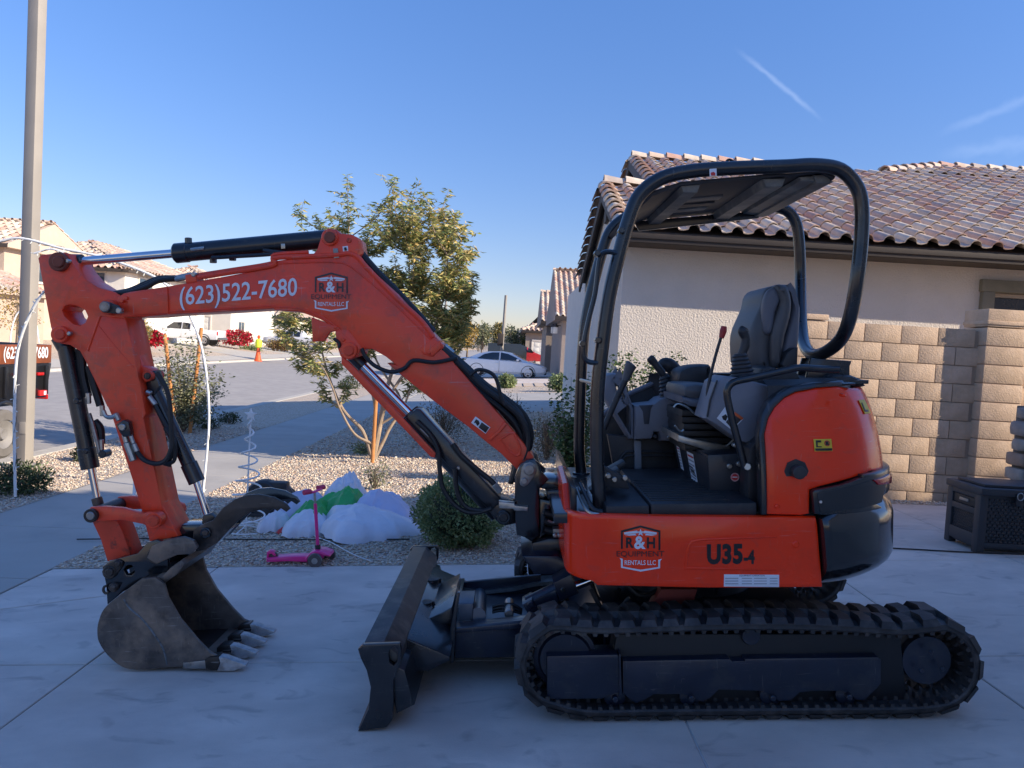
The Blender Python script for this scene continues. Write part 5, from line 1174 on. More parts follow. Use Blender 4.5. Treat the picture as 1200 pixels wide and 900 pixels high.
# raised edge flanges following the boom box, welded seams
hose('edge_pipe', [P(a, b, -BY-.004) for a, b in Z1((870, 282), (1000, 262), (1200, 228)) + Z4((100, 330), (240, 322), (330, 318), (385, 312), (420, 330), (450, 365), (560, 478), (650, 560), (700, 625))], .013, orange_w, boom)
hose('edge_pipe', [P(a, b, -BY+.03) for a, b in Z1((870, 272), (1000, 252), (1200, 218)) + Z4((100, 318), (230, 308))], .012, orange_w, boom)
hose('weld_seam', [P(a, b, -BY) for a, b in Z4((110, 350), (240, 345), (320, 345), (370, 352), (420, 385), (520, 470), (640, 585), (720, 665))], .005, orange_w, boom)
hose('weld_seam', [P(a, b, -BY) for a, b in Z1((740, 432), (1000, 418), (1200, 406)) + Z4((100, 512), (190, 518), (270, 545), (330, 585), (390, 640), (450, 690))], .005, orange_w, boom)
pl('tip_plate', Z1((560, 350), (735, 325), (740, 440), (585, 448), (560, 430)), -BY-.010, -BY+.01, orange_w, boom, .006)
for q in Z1((533, 385), (552, 372)): pcyl('bolt', *q, 2.0, -BY-.02, -BY+.01, orange_w, boom, 8, .002)
lugp = pl('boom_cylinder_lug', Z4((240, 552), (300, 575), (345, 590), (340, 602), (310, 608), (288, 642), (245, 645)), -BY-.006, -BY+.03, orange_w, boom, .004)
pcyl('pin_boss', *Z4((380, 678))[0], 10, -BY-.035, BY+.035, orange_w, boom); pcyl('pin_head', *Z4((380, 678))[0], 6, -BY-.05, -BY, orange_s, boom)
pl('cylinder_ear', Z4((330, 600), (380, 600), (430, 665), (415, 700), (380, 712), (350, 700), (335, 655)), -BY-.004, BY+.004, orange_w, boom, .006)
pcyl('bolt', *Z4((360, 636))[0], 2.4, -BY-.014, -BY, orange_w, boom, 8); pcyl('bolt', *Z4((330, 590))[0], 2, -BY-.014, -BY, orange_w, boom, 8)
hose('grease_line', [P(*q, -BY-.01) for q in Z4((325, 632), (345, 650), (345, 668))], .009, hoser, boom)
pcyl('pin_boss', *Z4((308, 250))[0], 9.5, -BY-.02, BY+.02, orange_w, boom); pcyl('pin_head', *Z4((308, 250))[0], 6.5, -BY-.035, -BY, mat('rusty_pin', (.20, .05, .03), .5, .3, var=.3), boom)
pcyl('boss', *Z4((382, 262))[0], 3, -BY-.008, -BY+.02, orange_s, boom, 16)
decal('clip', Z4((322, 293), (340, 292), (345, 328), (326, 330)), steel, boom, .004, -BY-.006)
dc_ = decal('warning_sticker', Z4((358, 285), (378, 283), (380, 305), (360, 307)), white_d, boom, .002, -BY)
decal('sticker_print', Z4((363, 290), (372, 288), (375, 300), (366, 302)), black_d, dc_, .004, -BY)
logo(lambda a, b: (364+(a-232)*.2235, 319+(b-208)*.2265), -BY-.001, grey_d, white_d, boom)
words('phone_lettering', '(623)522-7680', 210.5, 336.5, 348, 364.5, -BY-.003, white_d, boom, 11.5, .012, 1.0)
dc2 = decal('warning_sticker', Z5((570, 358), (590, 330), (655, 378), (634, 406)), white_d, boom, .002, -BY)
decal('sticker_print', Z5((603, 378), (617, 356), (650, 379), (634, 402)), black_d, dc2, .004, -BY)
decal('sticker_print', Z5((582, 358), (592, 342), (604, 350), (608, 362), (598, 372), (590, 358)), black_d, dc2, .004, -BY)
# hose clamp collar across the boom and the foot forging
pl('boom_collar', Z5((380, 40), (432, -5), (440, 30), (400, 68)), -BY-.02, BY+.02, orange_w, boom, .006)
pl('boom_collar', Z4((650, 672), (700, 628), (738, 655), (735, 670), (690, 700), (660, 690)), -BY-.012, BY+.012, orange_w, boom, .006)
pcyl('bolt', *Z4((683, 686))[0], 2, -BY-.024, -BY, orange_w, boom, 8)
pl('boom_foot', Z5((715, 352), (730, 362), (700, 400), (655, 440), (645, 430), (690, 390)), -BY-.012, BY+.012, orange_w, boom, .006)
pl('foot_recess_rim', Z5((690, 430), (740, 400), (762, 395), (792, 470), (790, 500), (770, 510), (730, 485)), -BY-.006, -BY+.01, orange_w, boom, .006, holes=[Z5((702, 434), (742, 410), (756, 408), (780, 470), (778, 492), (766, 498), (735, 476))])
pcyl('boom_pin', *Z5((826, 565))[0], 10, -.18, .18, blackg, boom)

# ---- boom (lift) cylinder --------------------------------------------------------
a, b, c = P(408, 411, 0), P(480, 482, 0), P(590, 607, 0)
ax = (c-a).normalized()
bc = rod('boom_cylinder', P(479, 484, 0), P(586, 601, 0), 13.5/FPX*4.2, blackp)
hs = pl('cylinder_housing', Z5((280, 340), (325, 296), (345, 300), (700, 690), (700, 712), (670, 738), (640, 735)), -.085, .085, blackp, bc, .012)
rod('piston_rod', P(421, 424, 0), P(486, 490, 0), 4.9/FPX*4.2, chrome, bc)
rod('rod_end', P(410, 413, 0), P(426, 429, 0), 8/FPX*4.2, blackp, bc)
pl('cylinder_guard', Z5((0, 62), (22, 80), (60, 118), (200, 262), (330, 400), (415, 492), (410, 512), (392, 508), (280, 390), (100, 205), (0, 98)), -.12, -.10, orange_w, bc, .004)
pl('cylinder_guard', Z5((0, 62), (22, 80), (60, 118), (200, 262), (330, 400), (415, 492), (410, 512), (392, 508), (280, 390), (100, 205), (0, 98)), .04, .06, orange_w, bc, .004, yref=-.12)
pcyl('cylinder_pin', *Z5((712, 775))[0], 8.5, -.12, .12, blackg, bc); pcyl('cylinder_pin', *Z5((712, 775))[0], 5.5, -.13, .12, blackp, bc)
pl('pin_ear', Z5((640, 735), (700, 690), (770, 720), (770, 800), (720, 812), (680, 790)), -.08, .08, blackp, bc, .01)
decal('label', Z5((345, 385), (352, 378), (390, 410), (382, 422)), mat('grey_label', (.35, .35, .35), .5), bc, .003, -.087)
pcyl('bolt', *Z5((515, 558))[0], 2.4, -.10, -.08, galv, bc, 8)
for pts, r in ((((330, 350), (390, 410), (425, 480), (432, 560), (445, 640), (490, 710), (545, 748), (600, 752), (660, 735)), .013), (((500, 560), (505, 640), (525, 700), (560, 735), (620, 745)), .013), (((490, 450), (530, 505), (600, 565), (660, 615), (695, 655)), .014), (((545, 520), (610, 580), (680, 632)), .010)):
    hose('hose', [P(*q, -.12) for q in Z5(*pts)], r, parent=bc)
rod('fitting', P(*Z5((672, 628))[0], -.12), P(*Z5((700, 662))[0], -.12), .02, galv, bc, 6)

# ---- hoses along the boom -----------------------------------------------------------
hb = hose('hose_bundle', [P(*q, -.02) for q in Z5((440, 30), (520, 110), (610, 200), (700, 260), (770, 320), (800, 400), (795, 470), (775, 540), (765, 600))], .030, seg=10)
for k, (dx, dy, r, y) in enumerate(((0, -14, .016, -.07), (10, 4, .017, -.10), (-10, 16, .017, -.06), (18, -6, .015, .05), (-18, 26, .015, 0))):
    hose('hose', [P(a+dx/3.75*w, b+dy/3.75*w, y) for (a, b), w in zip(Z5((440, 30), (520, 105), (610, 195), (700, 262), (770, 325), (805, 400), (805, 470), (780, 540), (762, 600)), (.5, 1, 1.3, 1.5, 1.6, 1.5, 1.3, 1.2, 1))], r, parent=hb)
for dx, y in ((0, -.06), (12, -.02)): rod('fitting', P(*Z5((440+dx, 28-dx*.5))[0], y), P(*Z5((478+dx, 62-dx*.5))[0], y), .020, galv, hb, 8)
hose('hose', [P(*q, -.13) for q in Z5((565, 150), (600, 125), (650, 135), (680, 165), (700, 235), (720, 280))], .010, parent=hb)
hose('hose', [P(*q, -BY-.02) for q in Z4((430, 670), (445, 700), (480, 735), (540, 758), (590, 745), (625, 715), (700, 722), (760, 712), (790, 705))], .011, parent=hb)
hose('hose', [P(*q, .02) for q in Z4((422, 305), (450, 340), (500, 395), (560, 455), (640, 540), (700, 610))], .022, parent=hb)
# short hoses at the boom tip
for k, o in enumerate((0, 9, 18)):
    hose('hose', [P(*q, -.07+.05*k) for q in Z1((500, 352), (570, 348-o*.6), (640, 325-o), (700, 296-o*.6), (775, 288-o*.3))], .014, parent=hb)
for k in range(2): rod('fitting', P(*Z1((770, 292-8*k))[0], -.10+.05*k), P(*Z1((842, 276-8*k))[0], -.10+.05*k), .013, galv, hb, 8)
pl('clamp', Z1((812, 270), (860, 262), (866, 300), (840, 306), (815, 306)), -.12, -.02, orange_w, boom, .005)
pcyl('bolt', *Z1((848, 268))[0], 3, -.13, -.08, galv, boom, 8)

# ---- arm cylinder ----------------------------------------------------------------------
acy = rod('arm_cylinder', P(205, 297, 0), P(386, 280, 0), 10.8/FPX*4.2, blackp, ch=.012)
rod('cylinder_head', P(204.5, 297, 0), P(222, 295.5, 0), 11.6/FPX*4.2, blackp, acy, ch=.008)
rod('piston_rod', P(90, 306.5, 0), P(210, 296.5, 0), 5.0/FPX*4.2, chrome, acy)
rod('rod_end', P(70, 306, 0), P(97, 306.5, 0), 8.5/FPX*4.2, blackp, acy)
hose('oil_line', [P(*q, -.055) for q in Z1((930, 195), (1020, 190), (1200, 178)) + Z4((60, 300), (150, 310), (230, 312))], .011, blackp, acy)
for q in Z1((828, 124), (937, 202), (1022, 192)): c = P(*q, 0); rod('bolt', (c.x, 0, c.z-.02), (c.x, 0, c.z+.02), .02, blackp, acy, 8)
rod('fitting', P(*Z1((838, 160))[0], -.05), P(*Z1((898, 153))[0], -.05), .011, galv, acy, 8)
decal('clip', Z4((126, 275), (141, 275), (142, 293), (127, 294)), galv, acy, .003, -.052)

# ---- arm (stick) -------------------------------------------------------------------------
AY = .10
arm_px = Z1((166, 196), (180, 182), (280, 172), (300, 176), (312, 205), (340, 250), (375, 290), (430, 325), (500, 345), (545, 372), (548, 455), (545, 470), (580, 640), (625, 880)) + Z2((760, 500), (800, 640), (850, 850)) + Z3((335, 418), (240, 437)) + Z2((745, 890), (700, 740), (600, 430), (560, 300)) + Z1((470, 850), (375, 650), (350, 605), (305, 578), (262, 572), (238, 545), (222, 500))
hole = Z6_ = zf(0, 250, 5.625)((408, 640), (425, 612), (460, 602), (510, 612), (560, 640), (577, 680), (560, 720), (525, 740), (485, 730), (425, 680))
arm = pl('arm', arm_px, -AY, AY, orange_w, exc, .006, holes=[hole])
pl('arm_web', Z1((430, 452), (550, 460), (575, 560), (640, 880), (630, 900)) + Z2((850, 850), (860, 895), (750, 895), (600, 420), (440, 60)) + Z1((385, 600),), -AY-.006, AY+.006, orange_w, arm, .006)
hose('weld_seam', [P(*q, -AY-.006) for q in Z1((440, 452), (415, 520), (385, 605))], .006, orange_w, arm)
hose('weld_seam', [P(*q, -AY-.006) for q in Z1((430, 490), (520, 600), (590, 680))], .003, orange_w, arm)
for q, r in ((Z1((252, 212))[0], 11), (Z1((258, 532))[0], 10)):
    pcyl('pin_boss', *q, r, -AY-.03, AY+.03, orange_w if r == 10 else mat('rusty_pin', (.20, .05, .03)), arm); pcyl('pin_head', *q, r*.6, -AY-.045, -AY, orange_s if r == 10 else mat('rusty_pin', (.20, .05, .03)), arm)
    pcyl('grease_nipple', q[0]+11, q[1]-1, 2.6, -AY-.03, -AY, galv, arm, 8)
lk2 = pl('pin_lock', Z1((433, 408), (445, 390), (470, 388), (520, 405), (537, 425), (530, 440), (510, 442), (450, 435)), -.17, -.155, steeld, arm, .004)
pcyl('pin_head', *Z1((458, 410))[0], 6.4, -.19, -.15, steel, lk2); pcyl('bolt', *Z1((519, 427))[0], 3.6, -.185, -.15, galv, lk2, 12)
pcyl('arm_pivot', *Z1((470, 412))[0], 9, -.155, .155, orange_s, arm)
# ear for thumb cylinder on the far face
pl('thumb_ear', Z1((600, 590), (625, 670), (660, 685), (676, 712), (662, 736), (630, 745), (610, 735)) , -.05, .05, orange_w, arm, .006, yref=-.05)
pcyl('pin_head', *Z1((645, 715))[0], 6.3, -.075, .075, orange_s, arm); pcyl('pin_head', *Z1((645, 715))[0], 4, -.085, .075, steeld, arm)
# manifold on the arm
mf = pl('manifold', Z2((612, 438), (650, 415), (676, 425), (688, 500), (650, 505), (630, 480)), -AY-.05, -AY-.006, blackp, arm, .004)
pcyl('bolt', *Z2((641, 453))[0], 4.2, -AY-.065, -AY-.04, galv, mf, 8)
for p0, p1, r in (((610, 380), (628, 418), .013), ((655, 490), (668, 535), .014), ((668, 535), (705, 630), .019), ((682, 480), (705, 540), .011), ((705, 540), (724, 582), .014)):
    rod('fitting', P(*Z2(p0)[0], -AY-.03), P(*Z2(p1)[0], -AY-.03), r, galv, mf, 8)
hose('fitting', [P(*q, -AY-.03) for q in Z2((545, 365), (560, 395), (590, 400), (620, 385))], .012, galv, mf)
hose('hose', [P(*q, -AY-.03) for q in Z2((720, 580), (760, 625), (820, 645), (870, 630), (898, 580), (905, 520))+Z1((740, 800), (690, 700))], .013, parent=mf)
hose('hose', [P(*q, -AY+.02) for q in Z2((865, 645), (900, 652))+Z3((300, 180), (322, 165), (322, 110), (290, 60))], .011, parent=mf)

# ---- bucket cylinder -------------------------------------------------------------------------
bk = rod('bucket_cylinder', P(77, 404, 0), P(106, 548, 0), 9.4/FPX*4.2, blackp, ch=.01)
rod('cylinder_head', P(101, 525, 0), P(106, 549, 0), 10.2/FPX*4.2, blackp, bk)
rod('piston_rod', P(105, 540, 0), P(115, 590, 0), 4.0/FPX*4.2, chrome, bk)
rod('rod_end', P(113, 583, 0), P(117, 597, 0), 6/FPX*4.2, steeld, bk)
rod('cylinder_eye', P(69, 395, 0), P(79, 412, 0), 9/FPX*4.2, blackp, bk)
hose('oil_line', [P(*q, -.03) for q in Z2((470, 380), (490, 440), (510, 520), (530, 600), (548, 605))], .011, steel, bk)
for pts, r in ((((430, 50), (440, 180), (465, 290)), .022), (((470, 130), (500, 240), (530, 340)), .022), (((500, 420), (530, 460), (535, 540)), .020), (((415, 40), (425, 150), (455, 290)), .018)):
    hose('hose', [P(*q, .0) for q in Z2(*pts)], r, parent=bk)
pcyl('cylinder_port', *Z2((538, 595))[0], 4.5, -.05, .02, blackp, bk, 12); pcyl('cylinder_port', *Z2((398, 316))[0], 3.4, -.055, 0, blackp, bk, 12); pcyl('bolt', *Z2((447, 582))[0], 3.2, -.052, 0, blackp, bk, 8)
for q in Z2((467, 300), (535, 545), (540, 365)): c = P(*q, -.02); rod('fitting', (c.x, -.02, c.z+.03), (c.x, -.02, c.z-.03), .014, galv, bk, 8)

# ---- thumb cylinder -------------------------------------------------------------------------------
tc_ = rod('thumb_cylinder', P(178, 452, 0), P(230, 562, 0), 8.2/FPX*4.2, blackp, ch=.008)
rod('cylinder_head', P(221, 543, 0), P(231, 565, 0), 9.6/FPX*4.2, blackp, tc_)
rod('piston_rod', P(228, 558, 0), P(243, 604, 0), 4.0/FPX*4.2, chrome, tc_)
pl('rod_end', Z3((415, 350), (440, 342), (455, 355), (440, 385), (440, 420), (405, 420), (410, 380)), -.03, .03, blackp, tc_, .005)
pl('cylinder_eye', Z1((640, 740), (625, 720), (650, 695), (680, 690), (700, 760), (680, 800), (650, 800)), -.04, .04, blackp, tc_, .006)
for p0, p1 in (((772, 265), (800, 275)), ((785, 290), (820, 335))): rod('fitting', P(*Z2(p0)[0], -.06), P(*Z2(p1)[0], -.06), .015, galv, tc_, 8)
hose('hose', [P(*q, -.06) for q in Z2((815, 330), (850, 400), (890, 470))+Z3((320, 90), (322, 130), (300, 175))], .012, parent=tc_)

# ---- links ------------------------------------------------------------------------------------------
lkp = Z3((28, 345), (45, 322), (90, 320), (150, 325), (215, 342), (245, 336), (272, 348), (280, 368), (270, 388), (245, 393), (218, 378), (150, 364), (70, 368), (45, 372), (30, 362))
l1 = pl('tipping_link', lkp, -.16, -.125, orange_w, exc, .005); l2 = part('tipping_link', plate_mesh(QS(lkp, -.16), .125, .16, .005), orange_w, exc)
pcyl('pin_boss', *Z3((250, 366))[0], 10, -.175, -.11, orange_w, l1); pcyl('pin_head', *Z3((250, 368))[0], 6.4, -.195, .16, orange_s, l1)
pcyl('pin_head', *Z3((43, 351))[0], 8.2, -.185, .17, steeld, l1); pcyl('pin_head', *Z3((43, 351))[0], 5, -.197, -.18, steel, l1)
pl('bucket_link', Z3((45, 345), (80, 362), (132, 366), (150, 400), (180, 484), (150, 500), (100, 502), (78, 430), (52, 375)), -.07, .07, orange_s, exc, .008)

# ---- coupler + bucket -----------------------------------------------------------------------------------
BYN, BYF = -.25, .27
cp = Z3((84, 520), (108, 498), (200, 474), (232, 438), (262, 428), (296, 440), (300, 500), (300, 560), (262, 556), (215, 560), (190, 580), (150, 602), (100, 644), (96, 580))
cpl = pl('bucket_coupler', cp, -.14, -.11, blackg, exc, .005, holes=[Z3((155, 528), (162, 516), (178, 512), (190, 522), (190, 536), (180, 546), (164, 545))]); part('coupler_plate', plate_mesh(QS(cp, -.14), .11, .14, .005), blackg, cpl)
for q, r, y in ((Z3((105, 538))[0], 8, -.16), (Z3((133, 510))[0], 5.5, -.155), (Z3((258, 482))[0], 10, -.17), (Z3((118, 588))[0], 5.5, -.16)):
    pcyl('coupler_pin', *q, r, y, .15, steeld, cpl); pcyl('pin_head', *q, r*.6, y-.012, y+.02, steeld, cpl)
pl('pin_keeper', Z3((82, 535), (90, 515), (130, 495), (150, 500), (148, 520), (125, 550), (105, 560), (88, 552)), -.152, -.14, steeld, cpl, .004)
part('hitch_ring', tube([P(*q, -.155) for q in Z3((100, 580), (90, 585), (88, 597), (96, 606), (106, 600))], .007, 8), steeld, cpl)
pl('bucket_ear', Z3((230, 490), (245, 452), (290, 430), (350, 420), (385, 432), (397, 455), (375, 477), (330, 480), (290, 497), (262, 510)), -.19, -.16, bucketm, cpl, .006)
# bucket shell
side = Z3((190, 575), (212, 558), (258, 553), (288, 575), (300, 620), (340, 690), (400, 762), (440, 802), (470, 815), (466, 850), (350, 848), (210, 858), (150, 850), (100, 810), (72, 768), (66, 735), (70, 700), (88, 658), (132, 618))
sr = smooth_ring(QS(side[:9], BYN), 1)[:9]+[tuple(v)[:2] for v in catmull([Vector((*q, 0)) for q in QS(side[8:]+side[:1], BYN)], 4)][1:-1]
bkt = part('bucket', plate_mesh(sr, BYN, BYN+.022, .006), bucketm, exc)
part('bucket_side', plate_mesh(sr, BYF-.022, BYF, .006), bucketm, bkt)
back = QS(Z3((262, 560), (215, 564), (190, 580), (134, 623), (92, 662), (74, 702), (70, 736), (76, 768), (103, 806), (152, 846), (210, 854), (350, 844), (455, 842)), BYN)
bk_ = smooth_ring(back+back[::-1][:0], 1)
bm = bmesh.new(); cen = Vector(Q(*Z3((230, 720))[0], BYN)); inn_, out_ = [], []
bb = [Vector(p) for p in back]; fine = [Vector((p.x, p.y)) for p in catmull([Vector((p.x, p.y, 0)) for p in bb], 4)]
for p in fine:
    p.y = max(p.y, .012)
    d = (cen-p).normalized()*.014
    inn_.append((bm.verts.new((p.x+d.x, BYN+.01, p.y+d.y)), bm.verts.new((p.x+d.x, BYF-.01, p.y+d.y)))); out_.append((bm.verts.new((p.x, BYN+.01, p.y)), bm.verts.new((p.x, BYF-.01, p.y))))
for A, B in ((inn_, 0), (out_, 1)):
    for k in range(len(A)-1): bm.faces.new((A[k][0], A[k+1][0], A[k+1][1], A[k][1]))
for k in (0, -1): bm.faces.new((inn_[k][0], inn_[k][1], out_[k][1], out_[k][0]))
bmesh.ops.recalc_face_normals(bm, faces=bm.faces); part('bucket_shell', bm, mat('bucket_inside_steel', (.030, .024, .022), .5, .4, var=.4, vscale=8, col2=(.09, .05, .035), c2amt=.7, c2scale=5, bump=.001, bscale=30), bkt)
pl('top_lip', Z3((258, 553), (285, 575), (330, 545), (356, 510), (345, 495), (310, 520), (280, 550)), BYN+.03, BYF-.03, bucketm, bkt, .01)
hose('weld_bead', [P(*q, BYN) for q in Z3((155, 625), (175, 655), (215, 690), (255, 740), (285, 790), (298, 842))], .005, mat('chipped_blue_grey', (.15, .16, .165), .6, .2, var=.4, vscale=40, col2=(.04, .035, .03), c2amt=.9, c2scale=25), bkt)
pl('wear_plate', Z3((350, 835), (440, 825), (468, 830), (466, 856), (350, 854)), BYN-.008, BYN+.005, steel, bkt, .003)
lipz = P(*Z3((460, 848))[0], BYN)
part('cutting_edge', plate_mesh([(lipz.x-.12, lipz.z-.002), (lipz.x+.035, lipz.z-.002), (lipz.x+.02, lipz.z+.020), (lipz.x-.12, lipz.z+.02)], BYN-.003, BYF+.003, .004), bucketm, bkt)
tp = [Vector(q) for q in QS(Z3((430, 822), (468, 813), (490, 816), (558, 840), (560, 845), (520, 859), (468, 859), (440, 854)), BYN)]
tpa = [Vector(q) for q in QS(Z3((425, 822), (440, 812), (470, 810), (476, 832), (466, 858), (428, 852)), BYN)]
tooth0 = None
for k in range(4):
    y0 = BYN-.012+k*(BYF-BYN-.045)/3
    if tooth0 is None:
        bm = plate_mesh([tuple(p) for p in tp], y0, y0+.055, .003)
        xt = max(p.x for p in tp); xs_ = min(p.x for p in tp)
        for v in bm.verts:
            f = max(0, (v.co.x-xs_-.05)/(xt-xs_-.05)); v.co.y = y0+.031+(v.co.y-y0-.031)*(1-.12*f)
        tooth0 = part('tooth', bm, mat('polished_tooth_steel', (.42, .40, .39), .42, .35, var=.25, vscale=25, scratch=.4, col2=(.16, .13, .11), c2amt=.6, c2scale=14), bkt); ad = part('tooth_adapter', plate_mesh([tuple(p) for p in tpa], y0-.006, y0+.068, .008), steeld, tooth0); yb0 = y0
    else:
        t = link_copy(tooth0, bkt, (0, y0-yb0, 0)); link_copy(ad, t)
# ---- thumb -----------------------------------------------------------------------------------------------
tpx = Z3((380, 430), (385, 395), (420, 376), (448, 365), (480, 325), (520, 296), (560, 282), (600, 280), (650, 290), (690, 312), (702, 328), (690, 338), (672, 326), (660, 336), (648, 326), (636, 335), (624, 328), (600, 332), (565, 342), (530, 368), (500, 398), (462, 440), (425, 462), (396, 468), (370, 455))
th = pl('thumb', tpx, -.11, -.085, steeld, exc, .005); tr_ = QS(tpx, -.11)
th2 = part('thumb_plate', plate_mesh([(x, z) for x, z in tr_], .085, .11, .005), blackg, th)
pl('thumb_web', Z3((385, 395), (448, 365), (480, 325), (500, 398), (462, 440), (396, 468)), -.09, .09, blackg, th, .006)
pcyl('thumb_pin', *Z3((422, 408))[0], 6.5, -.13, .13, blackg, th); pcyl('thumb_pin', *Z3((422, 408))[0], 3.6, -.14, -.12, steeld, th)
pl('thumb_bracket', Z3((335, 400), (345, 380), (420, 378), (440, 400), (430, 440), (380, 440), (340, 430)), -.06, .10, blackg, th, .01)

# ---- dozer blade ------------------------------------------------------------------------------------------
DY0, DY1 = -.90, .80
ep = Z6((60, 562), (76, 546), (212, 541), (218, 560), (216, 612), (188, 680), (190, 755), (184, 820), (165, 846), (60, 860), (98, 780), (106, 700), (92, 640), (70, 595))
er = QS(ep, DY0)
slot = QS(Z6((172, 575), (178, 560), (195, 552), (204, 562), (203, 605), (190, 622), (175, 612)), DY0)
bl = part('dozer_blade', plate_mesh(er, DY0, DY0+.03, .004, [slot]), blackp, exc)
part('end_plate', plate_mesh(er, DY1-.03, DY1, .004, [slot]), blackp, bl)
face = [Vector(q) for q in QS(Z6((78, 552), (92, 590), (105, 640), (116, 700), (110, 770), (75, 850)), DY0)]
fc2 = [Vector((p.x, p.y)) for p in catmull([Vector((p.x, p.y, 0)) for p in face], 4)]
ring = [tuple(p) for p in fc2]+[(p.x+.016, p.y+.002) for p in fc2[::-1]]
part('moldboard', plate_mesh(ring, DY0+.02, DY1-.02, .002), mat('moldboard_paint', (.03, .028, .028), .38, .2, var=.3, col2=(.10, .085, .075), c2amt=.6, c2scale=5), bl)
t0 = Vector(Q(*Z6((92, 552))[0], DY0))
part('top_rail', plate_mesh([(t0.x-.015, t0.y+.008), (t0.x+.07, t0.y+.008), (t0.x+.14, t0.y-.055), (t0.x+.14, t0.y-.10), (t0.x+.06, t0.y-.05), (t0.x-.005, t0.y-.01)], DY0+.03, DY1-.03, .006), mat('scuffed_top_rail', (.06, .057, .055), .4, .3, var=.3, vscale=14, col2=(.2, .17, .14), c2amt=.5, c2scale=8), bl)
b0_ = Vector(Q(*Z6((70, 855))[0], DY0))
part('cutting_edge', plate_mesh([(b0_.x-.012, .008), (b0_.x+.012, .004), (b0_.x+.10, .15), (b0_.x+.075, .155)], DY0+.01, DY1-.01, .002), mat('rusty_edge', (.16, .09, .06), .6, .3, var=.4), bl)
bx = t0.x+.14
part('blade_box', plate_mesh([(bx-.005, t0.y-.06), (bx+.20, t0.y-.15), (bx+.20, t0.y-.17), (bx+.10, t0.y-.22), (bx-.02, t0.y-.22)], DY0+.25, DY1-.25, .008), blackp, bl)
part('blade_brace', plate_mesh([(bx-.06, t0.y-.08), (bx+.02, t0.y-.12), (bx+.06, .10), (bx-.02, .06)], DY0+.03, DY1-.03, .008), blackp, bl)
# swivel head with bolts
for (a, b), y in (((100, 420), -.10), ((150, 265), .28), ((170, 400), .05)):
    c = P(*S2((a, b))[0], y); pv_ = part('pivot_cap', lathe([(.01, -.03), (.06, -.03), (.07, -.02), (.07, .015), (.04, .02), (.04, .045), (.01, .05)], (c.x, y, c.z), 'Z', 18), steeld, bl)
    for k in range(3):
        a_ = 2.1*k+.5; rod('bolt', (c.x+.045*math.cos(a_), y+.045*math.sin(a_), c.z+.015), (c.x+.045*math.cos(a_), y+.045*math.sin(a_), c.z+.04), .013, steeld, pv_, 6)
pl('pivot_plate', S2((120, 480), (220, 435), (280, 400), (290, 520), (160, 530)), -.30, .30, blackp, bl, .01)
# push arms
pa = pl('push_frame', S2((290, 540), (780, 490), (790, 560), (760, 700), (690, 735), (300, 740)), -.42, -.39, sky_tinted_black, exc, .006)
part('push_frame_top', plate_mesh(QS(S2((296, 540), (700, 500), (900, 480), (900, 520), (700, 540), (298, 572)), -.42), -.432, -.33, .006), sky_tinted_black, pa)
part('push_frame_side', plate_mesh(QS(S2((290, 540), (900, 480), (900, 700), (300, 740)), -.42), .33, .36, .006), sky_tinted_black, pa)
pl('frame_end', S2((268, 540), (315, 310), (330, 315), (305, 500), (290, 770), (270, 772)), -.45, -.40, blackp, pa, .004)
part('frame_end', plate_mesh(QS(S2((272, 540), (292, 540), (292, 770), (272, 770)), -.45), -.43, .38, .004), blackp, pa)
part('cross_tube', tube([P(560, 722, -.30), P(562, 697, .33)], .042, 20, 1), mat('pale_blue_steel', (.10, .115, .14), .35, .4, var=.3), pa)
pl('valve_cover', S2((320, 380), (420, 378), (415, 490), (325, 500)), -.32, -.1, mat('pale_blue_steel', (.10, .115, .14), .35, .4, var=.3), pa, .01)
part('frame_floor', box((P(570, 740, -.1).x, 0, .20), (.62, .72, .03), .005), sky_tinted_black, pa)
for k in range(3): hose('hose', [P(*q, -.20) for q in S2((545, 400+k*18), (600, 385+k*20), (680, 385+k*22), (740, 420+k*12))], .008, parent=pa)
pcyl('pivot_pin', *S2((655, 450))[0], 5.5, -.30, -.1, steel, pa)
# lift cylinder
lc_ = rod('blade_cylinder', P(*S1((130, 850))[0], -.38), P(*S1((350, 745))[0], -.38), .045, sky_tinted_black)
pl('cylinder_shield', S1((262, 735), (355, 690), (398, 790), (300, 832)), -.45, -.30, sky_tinted_black, lc_, .006)
pl('cylinder_shield', S1((100, 850), (150, 822), (180, 875), (130, 900)), -.45, -.32, sky_tinted_black, lc_, .006)
pl('cylinder_shield', S1((150, 830), (275, 770), (295, 830), (180, 880)), -.43, -.32, sky_tinted_black, lc_, .006)
rod('piston_rod', P(*S1((380, 750))[0], -.38), P(*S1((470, 715))[0], -.38), .022, chrome, lc_)
pcyl('bolt', *S1((313, 774))[0], 3, -.462, -.44, blackp, lc_, 8); pcyl('bolt', *S1((143, 852))[0], 4, -.462, -.44, sky_tinted_black, lc_, 8)
